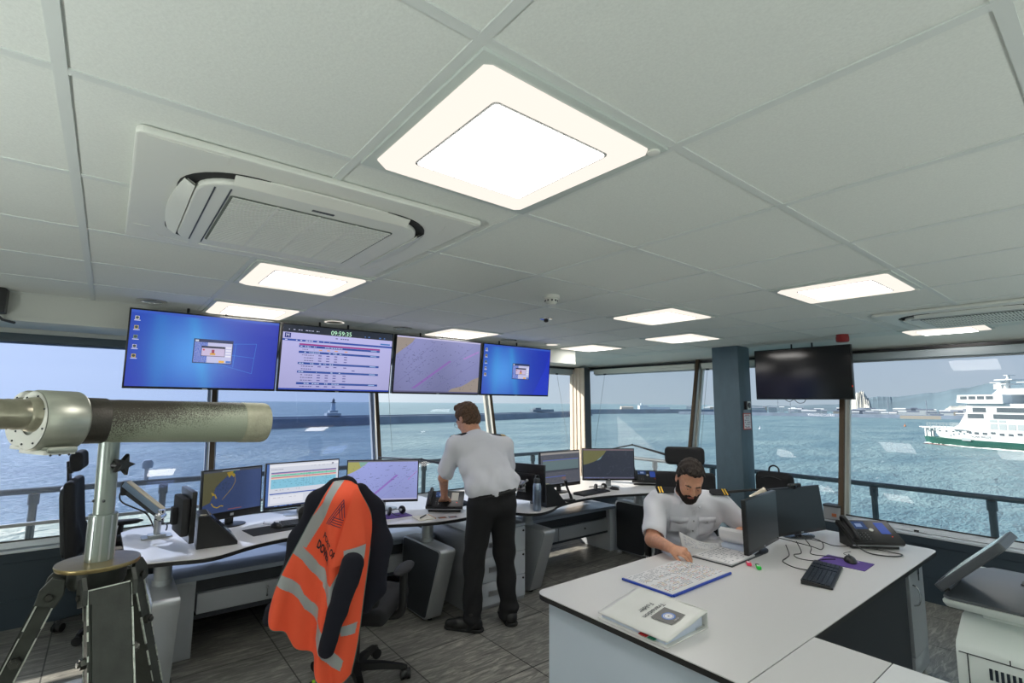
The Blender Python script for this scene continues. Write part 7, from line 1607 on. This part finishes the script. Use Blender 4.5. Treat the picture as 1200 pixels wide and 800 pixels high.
for k in range(9):
    x = -.24+k*.055 if k < 4 else .02+(k-5)*.05; P1.tube([(x, .02+.006*math.sin(k*2), zt), (x+.02, .035, zt), (x+.045, .018, zt)], .0012, 4)
P1.build('print', m1, t); P2.build('coloured_print', m2, t); P3.build('red_print', m3, t)
# highlighters
for k, (x, y, c, nm, lab) in enumerate([(2.945, 1.49, rgb(240, 60, 100), 'pink', 'pink highlighter on the front desk before the blank monitor'), (2.925, 1.425, rgb(50, 210, 80), 'green', 'green highlighter next to the pink one on the front desk')]):
    t = thing('highlighter', lab, 'highlighter', (x, y, .7415), math.radians(35), 'highlighter pens'); MB().box(-.028, .022, -.012, .012, 0, .016, bev=.005).build('barrel', mat('highlighter_'+nm, c, .4), t); MB().box(.020, .045, -.010, .010, .002, .014, bev=.004).build('cap', m_dgrey, t); MB().box(-.012, .010, -.0085, .0085, .0160, .0166).build('white_label', m_paper, t)
# curled sheets in the seated man's hands
def sheet(name, label, cat, fn, nu=26, nv=20, m=m_paper, parent=None, prints=None, group=None):
    V = [Vector(fn(i/nu, j/nv)) for j in range(nv+1) for i in range(nu+1)]; F_ = [(j*(nu+1)+i, j*(nu+1)+i+1, (j+1)*(nu+1)+i+1, (j+1)*(nu+1)+i) for j in range(nv) for i in range(nu)]
    t = parent if parent is not None else thing(name, label, cat, tuple(V[0].lerp(V[-1], .5)), 0, group); o = MB().add(V, F_, 0, True).build('page', m, t, world=True); sd = o.modifiers.new('t', 'SOLIDIFY'); sd.thickness = .0012; sd.offset = 0
    if prints:
        pm = MB(); rnd = random.Random(prints)
        for r in range(15):
            u = .1
            while u < .9:
                w_ = rnd.uniform(.02, .07); v = .1+r*.055
                if rnd.random() < .6:
                    for sg in (-1, 1):
                        P_ = [Vector(fn(uu, vv)) for uu, vv in ((u, v), (min(u+w_, .92), v), (min(u+w_, .92), v+.016), (u, v+.016))]; nn = (P_[1]-P_[0]).cross(P_[3]-P_[0]).normalized()*.0010*sg; pm.add([p+nn for p in P_], [(0, 1, 2, 3)])
                u += w_+.02
        pm.build('print', mat('print_pale', rgb(140, 146, 176), .6), o, world=True)
    return t
A0, A1, A2 = Dp(795, 623, 3.28), Dp(800, 650, 3.22), Dp(846, 640, 3.16)
def f1(u, v):
    p = Dp(795+47*u+4*v, 622+13*u+22*v+4*math.sin(u*PI)*(1-v)-3*u*v, 3.26-.06*u-.03*v); p += Vector((0, 0, .012*math.sin(u*4+1)*v))-VF*(.03*math.sin(u*PI*.9)); return p
sheet('document', 'printed sheet curling up in the right hand of the seated man', 'paper', f1, prints=5)
def f2(u, v):   # turned-up stack in his left hand
    a = v*1.9; p = Vector((3.17, 1.54, .752))+Vector((.115*(u-.5)*2, 0, 0))+Vector((-.02*math.sin(a), .0, 0)); r = .095
    return p+Vector((-.10*(1-math.cos(a))*.6+.03*u, .10*math.sin(a)*1.2+.03*u, .005+r*(1-math.cos(a))*.62))
t = thing('lever_arch_file', 'open lever arch file with pages turned up in the left hand of the seated man', 'file', (3.12, 1.66, .741)); 
MB().box(-.30, .16, -.13, .12, 0, .004, bev=.001, seg=1, T=Matrix.Rotation(.02, 4, 'Z')).build('cover', m_dgrey, t)
MB().box(-.29, .0, -.12, .11, .0045, .014, T=Matrix.Rotation(.02, 4, 'Z')).build('flat_pages', m_paper, t)
MB().box(.0, .10, -.10, .09, .0045, .04, bev=.004, T=Matrix.Rotation(.02, 4, 'Z')).build('page_block', mat('paper_blue_white', rgb(206, 214, 232), .8), t)
MB().tube(spline([(.105, -.04, .01), (.105, -.04, .05), (.08, -.04, .065), (.055, -.04, .04)], 5), .003, 8).tube(spline([(.105, .04, .01), (.105, .04, .05), (.08, .04, .065), (.055, .04, .04)], 5), .003, 8).build('ring', m_chrome, t)
def f3(u, v):
    a = 1.75*v; base = Vector((3.215-.02*u, 1.565+.20*u, .775)); r = .085; return base+Vector((-.9, -.1, 0))*(r*1.25*math.sin(a)) + Vector((0, 0, 1))*(r*(1-math.cos(a))*.95)
for k in range(3): sheet('', '', '', (lambda k: (lambda u, v: tuple(Vector(f3(u, v))+Vector((.012*k, 0, .004*k)))))(k), parent=t)
rnd = random.Random(30); ln = MB()
for r in range(10):
    x = -.27
    while x < -.02:
        w_ = rnd.uniform(.01, .03)
        if rnd.random() < .6: ln.box(x, x+w_, -.10+r*.02, -.094+r*.02, .0141, .0144)
        x += w_+.008
ln.build('print', m1, t)
def f4(u, v): return (2.66+.2*u, 1.86+.0*v+.03*v-.12*u*0, .745+.001) if False else (2.70+.19*u+.05*v, 1.84+.10*v-.02*u, .744+.030*max(0, .5-v)*0+.002)
sheet('document', 'blue-white sheet at the desk edge under his right wrist', 'paper', f4, m=mat('paper_blue_white', rgb(206, 214, 232), .8))

# ================= multifunction printer, lower right
t = thing('printer', 'large white office printer with a tilted touch screen in the lower right corner', 'printer', (2.85, .22, 0)); m_pw = mat('printer_white', rgb(226, 232, 228), .42); m_pd = mat('printer_dark', rgb(70, 74, 80), .38)
def W(mb): return mb
lw = MB().prism([(2.46, .02), (2.46, .795), (2.478, .818), (2.60, .875), (3.12, .875), (3.12, .02)], -.16, .50, 'y', bev=.012, smooth=True).build('lower_body', m_pw, t, world=True)
MB().prism([(2.60, .86), (2.60, .89), (2.64, .905), (3.12, .905), (3.12, .86)], -.16, .44, 'y', bev=.008, smooth=True).build('upper_body', m_pw, t, world=True)
MB().prism([(2.60, .895), (2.53, .905), (2.485, .93), (2.478, .944), (3.10, .944), (3.10, .895)], -.22, .53, 'y', bev=.01, smooth=True).build('scanner_lip', m_pw, t, world=True)
ld = MB().prism([(2.482, -.22), (3.08, -.22), (3.08, .47), (3.0, .528), (2.50, .528), (2.482, .51)], .944, .955, bev=.004, smooth=True).build('lid', m_pd, t, world=True)
MB().box(2.86, 2.92, .10, .36, .957, .960).build('document_slot', mat('slot_brown', rgb(70, 62, 58), .5), ld, world=True)
T = basis((2.495, .545, .968), (1, 0, 0), (0, -.70, .71), (0, .71, .70)); ds = MB().prism(rrect(0, .30, 0, .275, .02), -.015, .015, bev=.006, T=T).build('touch_screen', m_pd, t, world=True); MB().prism(rrect(.02, .28, .05, .255, .01), .015, .0165, T=T).build('screen_glass', mat('screen_pale', rgb(190, 206, 206), .12, emit=(rgb(180, 200, 200), .25)), ds, world=True); MB().prism(rrect(.04, .26, .012, .04, .008), .015, .017, T=T).build('screen_buttons', m_black, ds, world=True)
MB().tube([(2.56, .53, .958), (2.74, .53, .958)], .012, 12).build('hinge', m_black, t, world=True)
sm = MB().box(2.4575, 2.460, -.16, .49, .779, .782).box(2.4575, 2.460, .465, .468, .05, .78).box(2.4575, 2.460, .355, .358, .78, .797).box(2.4575, 2.460, -.16, .465, .60, .603).build('panel_seam', m_dgrey, t, world=True)
vn = MB()
for g_ in (0, 1):
    for r in range(2):
        for k in range(6): y = .412-g_*.115-k*.0145; vn.box(2.457, 2.4605, y-.008, y, .715-r*.05, .752-r*.05)
vn.build('vents', mat('vent_dark', rgb(34, 44, 56), .6), lw, world=True)
for x, y in ((2.54, -.1), (2.54, .46), (3.04, -.1), (3.04, .46)): MB().tube([(x, y-.02, .022), (x, y+.02, .022)], .022, 14).build('castor', m_black, t, world=True)
# uplighters added unseen behind the camera to brighten the ceiling
def uplight(label, x, y, power):
    t = thing('added_uplight', label, 'lamp', (x, y, 0), 0, 'added uplighters behind the camera'); MB().lathe([(.17, 0), (.17, .015), (.03, .03)], 28).build('base', m_black, t); MB().tube([(0, 0, .02), (0, 0, .95)], .014, 12).build('pole', m_black, t)
    MB().lathe([(.05, .93), (.14, .96), (.24, 1.03), (.245, 1.035), (.23, 1.03), (.12, .965)], 32, cap=False).build('lamp_shade', m_dgrey, t); MB().lathe([(.20, 1.015), (.001, 1.018)], 28, cap=False).build('bulb', emat('uplight_glow', lin((.975, 1., .985)), power), t)
for k, (x, y) in enumerate(((-1.7, .9), (-1.2, -1.5), (1.6, -2.2), (3.9, -2.0))): uplight('added black uplighter brightening the ceiling, unseen behind the camera', x, y, UPL)
